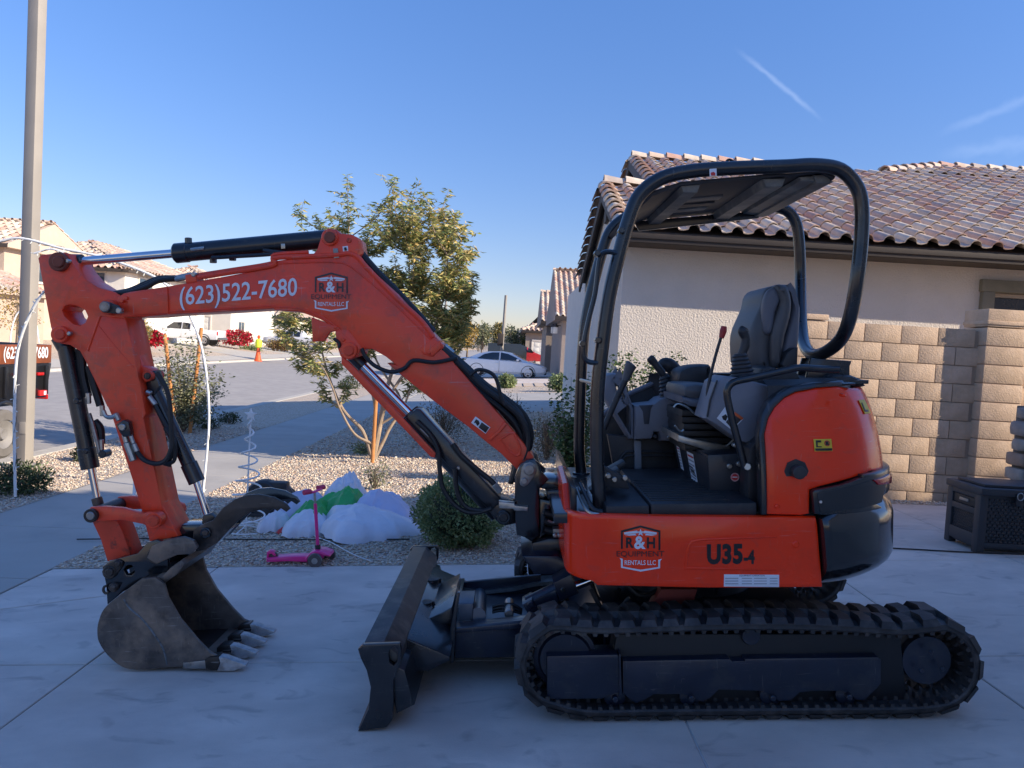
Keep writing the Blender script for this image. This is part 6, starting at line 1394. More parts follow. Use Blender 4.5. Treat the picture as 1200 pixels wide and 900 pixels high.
# angle cylinder + flat worn guard plate on the far side
ac = part('angle_cylinder', tube([P(*S2((205, 320))[0], .40), P(*S2((320, 322))[0], .40)], .016, 12, 1), chrome, exc)
part('cylinder_body', tube([P(*S2((320, 325))[0], .40), P(*S2((520, 330))[0], .40)], .038, 14, 1), blackp, ac)
gp = [P(*q, y) for q, y in zip(S2((232, 240), (485, 262), (690, 228), (830, 196), (1000, 186), (1000, 226), (820, 245), (690, 275), (485, 296), (250, 255)), [.48]*5+[.30]*5)]
bm = bmesh.new(); tv = [bm.verts.new(p) for p in gp]; lv2 = [bm.verts.new(p-Vector((0, 0, .02))) for p in gp]
for k in range(len(gp)): bm.faces.new((tv[k], tv[(k+1) % len(gp)], lv2[(k+1) % len(gp)], lv2[k]))
for k in range(4):
    bm.faces.new((tv[k], tv[k+1], tv[8-k], tv[9-k])); bm.faces.new((lv2[9-k], lv2[8-k], lv2[k+1], lv2[k]))
bmesh.ops.recalc_face_normals(bm, faces=bm.faces); part('cylinder_guard', bm, steel, ac)

part = part0
# ================================================================== PLANTS
def greens(name, cols):
    return [mat('%s_%d' % (name, i), c, .5, var=.25, vscale=3, leaf=.3) for i, c in enumerate(cols)]
leafG = greens('leaf_green', [(.20, .26, .09), (.30, .32, .11), (.48, .43, .15), (.60, .48, .18), (.64, .46, .17)])
boxG = greens('boxwood_leaf', [(.13, .18, .07), (.19, .25, .10), (.27, .33, .14), (.34, .37, .17)])
dryG = greens('dry_leaf', [(.14, .12, .075), (.20, .17, .11), (.11, .11, .06), (.26, .21, .14)])
roseG = greens('rose_leaf', [(.04, .075, .02), (.07, .12, .03), (.11, .17, .05), (.16, .20, .07)])
oliveG = greens('olive_leaf', [(.17, .19, .10), (.26, .27, .15), (.36, .34, .20), (.12, .14, .07)])
darkG = greens('dark_leaf', [(.03, .045, .018), (.05, .07, .025), (.07, .09, .035)])
redF = greens('red_flower', [(.45, .01, .03), (.60, .02, .05), (.30, .01, .02), (.08, .10, .03)])
whiteF = [mat('white_bloom', (.75, .68, .50), .6)]
yelG = greens('yellow_leaf', [(.35, .24, .05), (.45, .30, .07), (.22, .18, .05), (.5, .33, .1)])
brownG = greens('brown_leaf', [(.20, .12, .06), (.28, .17, .08), (.14, .11, .05)])
barkm = mat('pale_bark', (.33, .25, .18), .85, var=.2, vscale=12, bump=.003, bscale=50)
barkd = mat('dark_bark', (.16, .12, .09), .9, var=.2, bump=.002, bscale=60)
stakem = mat('orange_stake_wood', (.52, .22, .07), .8, var=.2, vscale=10, bump=.001, bscale=60)
def leaves(name, P_, D_, L_, W_, mts, parent, curl=.15, probs=None, kind='stuff', local=True):
    """folded leaf blades: P base points, D directions"""
    n = len(P_); P_ = np.array(P_); D_ = np.array(D_); D_ /= np.linalg.norm(D_, axis=1)[:, None]+1e-9
    if local and parent is not None: P_ = P_-np.array(parent.location)
    L_ = np.broadcast_to(L_, n)*rng.uniform(.7, 1.25, n); W_ = np.broadcast_to(W_, n)*rng.uniform(.8, 1.2, n)
    r = rng.normal(size=(n, 3)); s = np.cross(D_, r); s /= np.linalg.norm(s, axis=1)[:, None]+1e-9; u = np.cross(s, D_)
    a = P_; b = P_+D_*(L_*.45)[:, None]+s*(W_*.5)[:, None]+u*(L_*curl*.5)[:, None]; c = P_+D_*L_[:, None]-u*(L_*curl)[:, None]*.6; d = P_+D_*(L_*.45)[:, None]-s*(W_*.5)[:, None]+u*(L_*curl*.5)[:, None]
    m = P_+D_*(L_*.5)[:, None]
    V = np.stack([a, b, c, d, m], 1).reshape(-1, 3); k = 5*np.arange(n)[:, None]
    F = np.stack([np.hstack([k, k+1, k+4]), np.hstack([k+1, k+2, k+4]), np.hstack([k+2, k+3, k+4]), np.hstack([k+3, k, k+4])], 1).reshape(-1, 3)
    mi = np.repeat(rng.choice(len(mts), n, p=probs), 4)
    me = arr_mesh(name, V, F, mi)
    for q in mts: me.materials.append(q)
    o = bpy.data.objects.new(name, me); COL.objects.link(o); o.parent = parent
    if kind: o['kind'] = kind
    return o
def plant(name, label, cat, loc, group=None): e = empty(name, loc); return tag(e, label, cat, group)
def cloud(n, c, r, shell=.55, lump=.25, seed=0, zmin=0):
    """points through a lumpy ellipsoid volume"""
    d = rng.normal(size=(n*2, 3)); d /= np.linalg.norm(d, axis=1)[:, None]
    R_ = shell+(1-shell)*rng.uniform(0, 1, n*2)**.5
    lumpf = 1+lump*(np.sin(d[:, 0]*5+seed)*np.sin(d[:, 1]*6+seed*2)+.6*np.sin(d[:, 2]*9+d[:, 0]*7+seed*3))
    p = d*(R_*lumpf)[:, None]*np.array(r)+np.array(c); k = p[:, 2] > zmin; return p[k][:n], d[k][:n]
def bush(name, label, cat, base, r, n, L, W, mts, group=None, twigs=14, shell=.3, lump=.22, core=None, probs=None, seed=1):
    e = plant(name, label, cat, base, group); b = np.array(base)
    p, d = cloud(n, (b[0], b[1], b[2]+r[2]*.9), r, shell, lump, seed, b[2]+.01)
    d2 = d+rng.normal(size=d.shape)*.7; d2[:, 2] += .2
    leaves('foliage', p, d2, L, W, mts, e, probs=probs)
    bm = bmesh.new(); rnd = random.Random(seed)
    for k in range(twigs):
        a = rnd.uniform(0, 6.28); t = Vector((math.cos(a)*r[0]*.7*rnd.random(), math.sin(a)*r[1]*.7*rnd.random(), r[2]*rnd.uniform(1.0, 1.7)))
        add_tube(bm, [(0, 0, -.02), t*.5+Vector((rnd.uniform(-.03, .03), 0, 0)), t], [.008*max(1, r[2]*1.5), .003], 5, 3)
    part('stems', bm, barkd, e)
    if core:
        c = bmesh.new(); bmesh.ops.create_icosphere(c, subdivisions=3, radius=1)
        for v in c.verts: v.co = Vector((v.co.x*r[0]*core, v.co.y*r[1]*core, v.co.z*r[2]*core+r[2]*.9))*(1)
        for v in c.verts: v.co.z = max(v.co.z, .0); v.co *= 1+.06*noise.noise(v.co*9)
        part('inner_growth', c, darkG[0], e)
    return e

# ---- main street tree (multi trunk, tall feathery shoots) --------------------------
TY = 10.6; tb = at_g(437, 538); TY = tb.y
tree = plant('street_tree', 'multi-trunk young tree with golden green lance leaves, staked, behind the red arm', 'tree', tb)
def T(px, py, dy=0): return at_y(px, py, TY+dy)
limbs = []; bm = bmesh.new(); rnd = random.Random(4)
trunk_px = [([(437, 538), (445, 500), (452, 460), (470, 400), (478, 350), (480, 300)], .045, 0), ([(437, 538), (447, 490), (462, 455), (500, 400), (520, 350), (525, 300)], .035, -.2), ([(436, 536), (425, 505), (402, 480), (385, 440), (372, 390), (360, 340)], .035, .1), ([(438, 538), (440, 480), (430, 440), (412, 380), (405, 320), (408, 280)], .032, .3), ([(439, 538), (455, 505), (470, 470), (440, 420), (430, 360), (432, 300)], .03, .4), ([(436, 520), (415, 508), (398, 478), (390, 455), (378, 430), (365, 415)], .022, -.35), ([(442, 500), (470, 480), (482, 455), (500, 430), (520, 400), (535, 380)], .02, -.1)]
paths = []
for pts, r, dy in trunk_px:
    q = [T(a, b, dy*i/5) for i, (a, b) in enumerate(pts)]; paths.append(q); add_tube(bm, [v-tb for v in q], [r, r*.8, r*.6, r*.35, r*.2], 8, 5)
shoot_px = [(345, 240), (352, 262), (368, 252), (385, 245), (379, 262), (392, 272), (407, 205), (412, 232), (400, 250), (432, 240), (438, 262), (426, 280), (463, 208), (470, 225), (455, 240), (490, 214), (484, 240), (500, 228), (505, 252), (526, 222), (520, 245), (533, 250), (545, 262), (540, 290), (555, 296), (548, 320), (530, 310), (512, 270), (495, 275), (475, 270), (448, 285), (554, 335), (545, 345), (520, 340), (510, 360), (500, 330), (488, 320), (470, 320), (455, 330), (440, 330), (335, 365), (340, 385), (350, 400), (365, 425), (345, 420), (378, 445), (395, 425), (410, 440), (325, 380), (330, 350), (322, 368), (520, 400), (540, 400), (505, 395), (530, 420), (515, 430), (545, 385), (535, 360), (492, 375), (480, 400), (472, 385), (490, 425), (420, 335), (405, 350), (460, 365), (382, 385), (400, 390), (365, 375), (428, 400), (500, 300), (518, 290), (508, 315), (478, 345), (530, 330), (462, 300), (484, 290), (372, 310), (350, 300)]
LP, LD, LS = [], [], []
shoot_px += [(507, 350), (522, 372), (538, 342), (512, 388), (500, 410), (525, 440), (540, 430), (505, 445), (548, 355)]
shoot_px += [(a+rnd.uniform(-14, 14), b+rnd.uniform(4, 34)) for a, b in shoot_px if a > 435 and b < 360]
for k, (px, py) in enumerate(shoot_px):
    dy = rnd.uniform(-.7, .7); tip = T(px, py, dy)
    best = min(((q[i], i) for q in paths for i in (2, 3, 4, 5)), key=lambda t: (t[0]-tip).length+(.5 if t[0].z > tip.z-.15 else 0)+rnd.random()*.35)
    root = best[0]; mid = root.lerp(tip, .5)+Vector(((tip.x-root.x)*.18, 0, -.05))
    add_tube(bm, [root-tb, mid-tb, tip-tb], [.011, .007, .002], 5, 4)
    path = catmull([root, mid, tip], 12); n = len(path)
    dens = 7 if (px > 480 and py > 330) else 4
    for i in range(int(n*.22), n):
        for _ in range(dens):
            t = rnd.uniform(0, 1); p = path[i] if i == n-1 else path[i].lerp(path[i+1], t)
            a = rnd.uniform(0, 6.28); out = Vector((math.cos(a), math.sin(a), rnd.uniform(-.7, .45)))
            LP.append(tuple(p+Vector((rnd.gauss(0, .02), rnd.gauss(0, .02), rnd.gauss(0, .02))))); LD.append(tuple(out)); LS.append(0 if px < 440 and py < 330 else 1)
    # side twigs
    for j in range(5 if (px > 430 or py > 330) else 3):
        f = rnd.uniform(.3, .9); p0 = path[int(f*(n-1))]; a = rnd.uniform(0, 6.28); L0 = rnd.uniform(.12, .30)
        p1 = p0+Vector((math.cos(a)*L0, math.sin(a)*L0, rnd.uniform(.0, .22))); add_tube(bm, [p0-tb, p1-tb], [.004, .002], 4, 1)
        for _ in range(14):
            t = rnd.random(); p = p0.lerp(p1, t); a2 = rnd.uniform(0, 6.28); LP.append(tuple(p)); LD.append((math.cos(a2), math.sin(a2), rnd.uniform(-.9, .3))); LS.append(1)
part('trunk', bm, barkm, tree)
LP = np.array(LP); LD = np.array(LD); LS = np.array(LS)
leaves('crown', LP[LS == 0], LD[LS == 0], .085, .022, leafG[:3], tree, probs=[.5, .35, .15]); leaves('crown', LP[LS == 1], LD[LS == 1], .115, .027, leafG, tree, probs=[.26, .28, .24, .13, .09])
print('leaves', len(LP))
stk = at_g(438, 541); stk.y -= .12
s = part('tree_stake', tube([(stk.x, stk.y, stk.z-.1), (stk.x+.01, stk.y, at_y(437, 462, stk.y).z)], .028, 10, 1), stakem); tag(s, 'round orange wooden stake at the foot of the multi-trunk tree', 'stake')

# ---- staked sapling by the street ---------------------------------------------------
sb_ = at_g(214, 507); sp = plant('young_tree', 'small thin sapling with sparse grey-green leaves between two orange stakes', 'tree', sb_)
bm = bmesh.new(); LP, LD = [], []
tp_ = [(205, 400), (195, 415), (225, 395), (235, 410), (245, 430), (190, 440), (200, 455), (230, 450), (250, 455), (258, 460), (185, 465), (215, 430), (240, 470), (196, 480), (222, 470), (232, 440), (208, 420), (262, 440), (182, 425), (250, 480)]
for px, py in tp_:
    dy = rnd.uniform(-.5, .5); tip = at_y(px, py, sb_.y+dy); mid = sb_.lerp(tip, .5); mid.x = sb_.x+(tip.x-sb_.x)*.3
    add_tube(bm, [(0, 0, 0), mid-sb_, tip-sb_], [.014, .008, .003], 5, 4); path = catmull([sb_, mid, tip], 14)
    for i in range(9, len(path)):
        for _ in range(14):
            a = rnd.uniform(0, 6.28); LP.append(tuple(path[i]+Vector((rnd.gauss(0, .08), rnd.gauss(0, .08), rnd.gauss(0, .07))))); LD.append((math.cos(a), math.sin(a), rnd.uniform(-.6, .6)))
part('trunk', bm, barkd, sp); leaves('crown', LP, LD, .065, .034, oliveG, sp)
for a, b, lb in (((193, 392), (207, 508), 'leaning orange wooden stake left of the sapling'), ((236, 384), (222, 508), 'leaning orange wooden stake right of the sapling')):
    g = at_g(*b); t = at_y(a[0], a[1], g.y); s = part('tree_stake', tube([g-Vector((0, 0, .1)), t], .034, 10, 1), stakem); tag(s, lb, 'stake', 'stakes of the sapling')

# ---- shrubs --------------------------------------------------------------------------
g = at_g(534, 650); bx_ = Vector((g.x, g.y+.32, ground_z(g.x)))
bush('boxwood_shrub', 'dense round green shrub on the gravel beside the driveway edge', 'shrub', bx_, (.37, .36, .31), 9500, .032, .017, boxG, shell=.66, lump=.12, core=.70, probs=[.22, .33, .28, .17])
def bush_px(name, label, cat, px, py_base, wpx, hpx, n, L, W, mts, **k):
    g = at_g(px, py_base); s = g.y/FPX; r = (wpx/2*s, wpx/2*s*k.pop('dep', .9), hpx/2*s)
    return bush(name, label, cat, Vector((g.x, g.y+r[1]*.5, g.z)), r, n, L, W, mts, **k)
bush_px('dry_shrub', 'loose grey-brown dry shrub behind the boom foot, left of the hoses', 'shrub', 516, 522, 62, 56, 1500, .045, .018, dryG, shell=.1, lump=.3, twigs=40, seed=2)
bush_px('dry_shrub', 'dry bronze shrub right of the thick hose bundle, near the front posts', 'shrub', 640, 541, 46, 60, 1400, .04, .018, dryG+oliveG[:1], shell=.1, lump=.3, twigs=40, seed=3)
bush_px('dry_shrub', 'small dark shrub seen through the hose bundle behind the arm', 'shrub', 590, 500, 60, 40, 1100, .045, .02, dryG[:3]+darkG[:1], shell=.1, lump=.3, twigs=30, seed=4)
bush_px('weed_clump', 'sparse upright weed growing right behind the collapsed fabric', 'weed', 437, 575, 38, 34, 260, .05, .014, oliveG, shell=.05, lump=.4, twigs=22, seed=5)
bush_px('ground_shrub', 'low dark green shrub at the foot of the lamp pole', 'shrub', 14, 581, 70, 36, 2200, .05, .018, darkG+boxG[:1], shell=.2, lump=.3, twigs=30, seed=6)
bush_px('ground_shrub', 'small dark green shrub between the arm cylinder and the arm', 'shrub', 96, 541, 26, 18, 700, .05, .02, darkG, shell=.2, seed=7)
bush_px('ground_shrub', 'low green tuft just left of the sapling, beside the arm', 'shrub', 182, 518, 30, 20, 700, .05, .02, darkG+boxG[:1], shell=.2, seed=8)
bush_px('ground_shrub', 'low dark tuft at the foot of the sapling', 'shrub', 240, 503, 28, 13, 500, .06, .02, darkG, shell=.2, seed=9)
bush_px('ground_shrub', 'low dark tuft right of the sapling near the sidewalk', 'shrub', 266, 497, 26, 13, 500, .06, .02, darkG, shell=.2, seed=10)
bush_px('ground_shrub', 'small green tuft on the gravel left of the staked tree foot', 'shrub', 424, 533, 34, 14, 600, .04, .016, boxG[:3], shell=.2, seed=11)
bush_px('ground_shrub', 'dark low shrub in the strip behind the multi-trunk tree', 'shrub', 408, 456, 28, 12, 500, .09, .04, darkG, shell=.2, seed=12)
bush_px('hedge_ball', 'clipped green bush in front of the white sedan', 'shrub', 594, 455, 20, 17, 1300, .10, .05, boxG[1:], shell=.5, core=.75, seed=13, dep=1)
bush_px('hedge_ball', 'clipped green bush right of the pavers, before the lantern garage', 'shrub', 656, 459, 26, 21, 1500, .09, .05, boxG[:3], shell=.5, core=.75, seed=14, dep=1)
# rose bush hugging the neighbour's wall, behind the canopy posts
for px, pyb, w, h, n, lb, yy in ((668, 600, 62, 170, 2600, 'tall leafy rose bush with a few pale blooms left of the canopy posts', 7.4), (745, 560, 90, 150, 3400, 'flowering rose bush in front of the sunlit stucco wall, seen through the cab', 9.2)):
    g = at_y(px, pyb, yy); g.z = ground_z(g.x); top = at_y(px, pyb-h, yy).z; s = yy/FPX
    e = plant('rose_bush', lb, 'rose bush', g); bm = bmesh.new(); LP, LD, FP = [], [], []
    for k in range(34 if w < 70 else 46):
        tip = Vector((g.x+rnd.uniform(-w/2, w/2)*s, g.y+rnd.uniform(-.3, .3), g.z+(top-g.z)*rnd.uniform(.45, 1.0))); mid = Vector((g.x+(tip.x-g.x)*.45, g.y, (g.z+tip.z)/2+.1))
        add_tube(bm, [(0, 0, 0), mid-g, tip-g], [.007, .004, .002], 4, 4); path = catmull([g, mid, tip], 14)
        for i in range(7, len(path)):
            for _ in range(n//700+1):
                a = rnd.uniform(0, 6.28); LP.append(tuple(path[i]+Vector((rnd.gauss(0, .05), rnd.gauss(0, .05), rnd.gauss(0, .04))))); LD.append((math.cos(a), math.sin(a), rnd.uniform(-.5, .4)))
        if rnd.random() < .8: FP.append(tuple(tip+Vector((0, 0, .01))))
    part('stems', bm, barkd, e); leaves('foliage', LP, LD, .045, .030, roseG, e, probs=[.3, .3, .25, .15])
    fb = bmesh.new()
    for p in FP[:(9 if w < 70 else 40)]:
        for _ in range(7):
            a = rnd.uniform(0, 6.28); q = Vector(p)-g; d = Vector((math.cos(a), math.sin(a), .8)).normalized(); sd_ = d.cross(Vector((0, 0, 1)))*.014
            fb.faces.new([fb.verts.new(q), fb.verts.new(q+d*.018+sd_), fb.verts.new(q+d*.034), fb.verts.new(q+d*.018-sd_)])
    part('blooms', fb, whiteF, e)

# ================================================================== STREET FURNITURE
polem = mat('taupe_pole_paint', (.30, .275, .24), .6, var=.08, vscale=2, bump=.0006, bscale=40)
pb = at_g(28, 548); w_ = .155
bm = bmesh.new(); add_box(bm, (0, 0, 4), (w_, w_, 8.2), .012, Matrix.Rotation(rad(-8), 3, 'Z'))
lp_ = part('lamp_pole', bm, polem); lp_.location = pb; tag(lp_, 'tall square taupe metal lamp pole in the gravel by the sidewalk, nearest pole', 'lamp pole')
part('base_plate', box((0, 0, .02), (.34, .34, .04), .004, Matrix.Rotation(rad(-8), 3, 'Z')), polem, lp_)
part('hand_hole_cover', box((.02, -.085, .55), (.08, .012, .16), .003), polem, lp_)
part('lamp_arm', tube([(0, 0, 7.95), (-.7, .1, 8.1), (-1.6, .2, 8.12)], .045, 10), polem, lp_); part('lamp_head', box((-1.8, .22, 8.1), (.6, .26, .12), .04), polem, lp_)
for px, pyb, top, dd, lb in ((523, 405, 326, 60, 'thin dark street lamp with short arm rising behind the golden tree'),):
    b = at_y(px, pyb, dd); b.z = ground_z(b.x); t = at_y(px, top, dd)
    e = plant('street_lamp', lb, 'street lamp', b); part('pole', tube([(0, 0, 0), (t.x-b.x, 0, t.z-b.z)], .09, 8, 1), polem, e); part('lamp_head', box((t.x-b.x-.45, 0, t.z-b.z-.02), (.9, .3, .14), .03), polem, e)
b = at_y(588, 408, 64); b.z = .1; t = at_y(593, 346, 64)
e = plant('utility_pole', 'slim grey pole with a dark box on it, left of the tan tiled house', 'pole', b); part('pole', tube([(0, 0, 0), (t.x-b.x, 0, t.z-b.z)], .12, 8, 1), polem, e); part('equipment_box', box((-.15, -.15, 2.2), (.5, .4, 1.0), .05), trimm, e)
# wires of light over arches ------------------------------------------------------------
whitep = mat('white_tube_plastic', (.78, .78, .76), .45, var=.06); wirem = mat('thin_dark_wire', (.03, .04, .03), .6); bulbm = mat('clear_bulb', (.7, .7, .65), .2)
def arch(label, px_pts, ys, r, group='white light arches over the sidewalk', feet=()):
    pts = [at_y(a, b, y) for (a, b), y in zip(px_pts, ys)]; o = pts[0].copy(); o.z = min(p.z for p in pts)
    e = plant('light_arch', label, 'light arch', o, group); part('hoop', tube([p-o for p in pts], r, 8, 6), whitep, e, 60)
    fine = catmull([p-o for p in pts], 14); wr = []
    for i, p in enumerate(fine): a = i*.55; wr.append(p+Vector((math.cos(a), math.sin(a)*.6, math.sin(a+1)))*(r+.004))
    part('wire', tube(wr, .003, 4, 1), wirem, e)
    bm = bmesh.new()
    for i in range(0, len(fine), 3):
        a = rnd.uniform(0, 6.28); d = Vector((math.cos(a), math.sin(a)*.5, math.sin(a))); add_cyl(bm, fine[i]+d*r, fine[i]+d*(r+.03), .005, 5)
    part('bulbs', bm, bulbm, e, kind='stuff'); return e
arch('big white wire-wrapped arch sweeping up over the arm tip and down to the gravel edge', [(-150, 420), (-110, 340), (-50, 300), (0, 283), (27, 279.5), (72, 291), (115, 300), (160, 315), (190, 330), (215, 355), (237, 410), (245, 487), (238, 577)], [9.0]*13, .015)
arch('white arch whose left leg stands in front of the lamp pole', [(18, 582), (17, 530), (17, 476), (21, 410), (40, 359), (62, 335), (95, 325), (125, 345), (148, 400), (160, 480), (158, 570), (150, 633)], [8.2, 8.15, 8.1, 8.0, 7.9, 7.8, 7.5, 7.3, 7.1, 7.0, 6.9, 6.8], .015)
arch('far small white arch seen left of the lamp pole near the garage', [(12, 402), (14, 385), (20, 368), (30, 362), (40, 368), (46, 402)], [26]*6, .025)
arch('white arch strand falling behind the cylinder rod to the arm corner', [(40, 297), (62, 292), (85, 303), (105, 325), (125, 345), (138, 370)], [8.8, 8.8, 8.8, 8.7, 8.6, 8.5], .011)
# spiral light tree -----------------------------------------------------------------------
g = at_g(288, 622); e = plant('spiral_light_tree', 'white wire spiral tree decoration with a star on top, on the gravel', 'light decoration', g)
H = at_y(289, 492, g.y).z-g.z; pts = []
for i in range(240):
    f = i/239; a = f*8*2*math.pi+1; R_ = .175*(1-f)+.008; pts.append((math.cos(a)*R_, math.sin(a)*R_, .03+H*f))
part('spiral', tube(pts, .0085, 6, 1), whitep, e, 60); part('mast', tube([(0, 0, 0), (0, 0, H)], .008, 8, 1), whitep, e)
rg = [(math.cos(i/24*6.283)*.19, math.sin(i/24*6.283)*.19, .012) for i in range(24)]
part('base_ring', tube(rg, .007, 6, 1, True), whitep, e, 60)
for k in range(3): a = k*2.09+.4; part('base_leg', tube([(0, 0, .05), (math.cos(a)*.19, math.sin(a)*.19, .012)], .006, 6, 1), whitep, e)
st = []
for k in range(10): a = rad(90+36*k); r_ = .062 if k % 2 == 0 else .026; st.append((math.cos(a)*r_, H+.05+math.sin(a)*r_))
part('star', plate_mesh(st, -.012, .012, .006), whitep, e)
# pink scooter -------------------------------------------------------------------------------
pink = mat('pink_plastic', (.85, .03, .25), .35, var=.05, coat=.3); gp2 = mat('clear_dark_wheel', (.10, .085, .08), .3, var=.1)
SY = at_g(368, 661).y+.03; so_ = at_g(345, 661); so_.y = SY; so_.z = ground_z(so_.x)
sc_ = plant('kick_scooter', 'pink three-wheeled child scooter standing at the gravel edge', 'scooter', so_)
def SP(px, py, y=0): return at_y(px, py, SY+y)-so_
def sring(L): return [(SP(a, b).x, SP(a, b).z) for a, b in L]
K4 = zf(260, 540, 5.0)
part('deck', plate_mesh(sring(K4((270, 562), (300, 560), (400, 552), (510, 550), (520, 585), (400, 580), (300, 584), (272, 584))), -.05, .06, .008), pink, sc_)
part('rear_fender', plate_mesh(sring(K4((266, 570), (268, 530), (285, 520), (305, 526), (322, 550), (312, 555), (296, 540), (280, 545), (280, 575))), -.025, .03, .006), pink, sc_)
part('front_cover', plate_mesh(sring(K4((500, 560), (530, 525), (560, 515), (600, 520), (640, 535), (645, 548), (610, 545), (590, 575), (560, 545), (530, 545), (510, 580))), -.075, .09, .012), pink, sc_)
for (a, b), y0, nm in (((546, 576), -.10, 'wheel'), ((625, 545), .10, 'wheel')):
    c = SP(*K4((a, b))[0], y0); R_ = 8.6*SY/FPX
    w = part(nm, lathe([(R_*.25, -.014), (R_*.9, -.014), (R_, -.006), (R_, .006), (R_*.9, .014), (R_*.25, .014)], (c.x, c.y, R_+.002), 'Y', 26), gp2, sc_); part('hub', lathe([(.003, -.017), (R_*.42, -.016), (R_*.42, .016), (.003, .017)], (c.x, c.y, R_+.002), 'Y', 12), galv, w)
c = SP(*K4((285, 568))[0]); part('rear_wheel', lathe([(.005, -.012), (.04, -.012), (.042, 0), (.04, .012), (.005, .012)], (c.x+.02, 0, .042), 'Y', 20), gp2, sc_)
part('steering_post', tube([SP(*K4((563, 515))[0]), SP(*K4((547, 250))[0])], .013, 12, 1), pink, sc_); part('inner_post', tube([SP(*K4((547, 250))[0]), SP(*K4((543, 190))[0])], .009, 12, 1), galv, sc_)
part('post_collar', tube([SP(*K4((563, 518))[0]), SP(*K4((561, 492))[0])], .022, 12, 1), plasticd, sc_)
hb2 = part('handlebar', tube([SP(*K4((490, 190))[0], -.10), SP(*K4((543, 182))[0]), SP(*K4((592, 158))[0], .10)], .010, 10, 2), pink, sc_)
for a, y in (((500, 188), -.09), ((580, 161), .09)): q = SP(*K4(a)[0], y); d = (SP(592, 158)-SP(490, 190)).normalized(); part('grip', tube([q-Vector((.02, .025, -.005)), q+Vector((.02, .025, .008))], .020, 12, 1), mat('rose_grip', (.55, .03, .10), .5), hb2)
# collapsed fabric inflatable ------------------------------------------------------------------
def cloth(name, mt, parent, ring, y0, h, seed, floor):
    """rumpled sheet: pixel outline lying on the gravel with folds"""
    bm = bmesh.new()
def heap(name, cpx, wpx, hpx, yy, mt, parent, seed, dep=.5, peaks=None):
    """thin fabric lying in folds: a draped height sheet with tent-like crests and creases"""
    c = at_y(cpx[0], cpx[1], yy); s = yy/FPX; rn = random.Random(seed*17); W = wpx/2*s*1.08; H = hpx*s*1.05; gz = ground_z(c.x)
    pk = peaks or [(rn.uniform(-.6, .6), rn.uniform(-.5, .5), rn.uniform(.75, 1.0)) for _ in range(4)]
    cr = []
    for _ in range(26): a = rn.gauss(0, .55)+(math.pi/2 if rn.random() < .3 else 0); cr.append((math.cos(a), math.sin(a), rn.uniform(-.9, .9), rn.uniform(.03, .09), rn.uniform(.25, 1), rn.uniform(0, 6), rn.uniform(-.8, .8), rn.uniform(.3, .7)))
    NU, NV = 26, 84; V, F = [], []
    for i in range(NU+1):
        for j in range(NV):
            th_ = j/NV*2*math.pi; rr_ = i/NU; rim = 1+.13*math.sin(3*th_+seed)+.07*math.sin(7*th_+seed*2)+.03*math.sin(15*th_)
            u, v = math.cos(th_)*rr_*rim, math.sin(th_)*rr_*rim
            base = max(0, 1-rr_**3.2)**.55; tent = max(p[2]-.55*math.hypot(u-p[0], (v-p[1])*.8)**.9 for p in pk)
            h = base*(.15+.85*max(.12, tent))*H
            for ca, sa, d0, w, am, ph, c0, cl in cr:
                d = (-sa*u+ca*v)-d0+.10*math.sin(3*(ca*u+sa*v)+ph); t = (ca*u+sa*v)-c0
                h += (am*.085*H*math.exp(-abs(d)/w)-am*.03*H*math.exp(-abs(d-.1)/w))*math.exp(-(t/cl)**2)*min(1, (1-rr_)*5)
            h += .015*H*noise.noise(Vector((u*9+seed, v*9, 0)))*base
            V.append((u*W, v*dep*1.1, max(h, 0)+.006+(.010*(1+math.sin(9*th_+seed)) if i == NU else 0)-(.012 if i == NU else 0)))
    for i in range(NU):
        for j in range(NV): a_, b_ = i*NV+j, i*NV+(j+1) % NV; F.append((a_, b_, b_+NV, a_+NV)[::-1])
    o_ = part(name, quad_mesh(name, V, F), mt, parent, 28); o_.location = Vector((c.x, yy, gz))-(parent.location if parent else Vector()); return o_
wf = mat('white_ripstop', (.66, .66, .70), .55, var=.06, sheen=.2, bump=.008, bscale=14); lf = mat('lavender_white_ripstop', (.52, .52, .66), .55, var=.06, bump=.008, bscale=14); gf = mat('green_ripstop', (.03, .36, .08), .5, var=.12, bump=.008, bscale=14)
fo = at_g(400, 625); inf = plant('collapsed_inflatable', 'collapsed white, lavender and green fabric inflatable lying on the gravel', 'inflatable', fo)
fy = fo.y
heap('white_panel', (434, 606), 112, 31, fy+.00, wf, inf, 1, .34, peaks=[(-.85, .2, 1.05), (-.2, .1, .95), (.45, 0, .72)])
heap('white_panel', (360, 612), 52, 26, fy+.05, wf, inf, 2, .22)
heap('lavender_panel', (450, 596), 74, 33, fy+.45, lf, inf, 3, .35, peaks=[(-.25, 0, 1.1), (.4, .1, .6)])
heap('green_panel', (366, 606), 44, 31, fy+.26, gf, inf, 4, .3)
heap('green_panel', (400, 602), 64, 36, fy+.62, gf, inf, 5, .36)
heap('white_panel', (404, 600), 50, 44, fy+1.0, wf, inf, 6, .32)
heap('lavender_panel', (352, 598), 62, 28, fy+.9, lf, inf, 7, .3)
heap('white_panel', (322, 614), 36, 20, fy+.25, wf, inf, 8, .2)
heap('red_patch', (330, 618), 10, 6, fy+.02, red_d, inf, 9, .04); heap('red_patch', (341, 618), 8, 7, fy+.0, red_d, inf, 10, .04)
heap('black_panel', (334, 588), 34, 28, fy+1.15, blackp, inf, 11, .25)
bo = at_g(297, 612); bwr = plant('air_blower', 'black blower unit of the collapsed inflatable, behind the bucket thumb', 'blower', Vector((bo.x, bo.y+.3, ground_z(bo.x))))
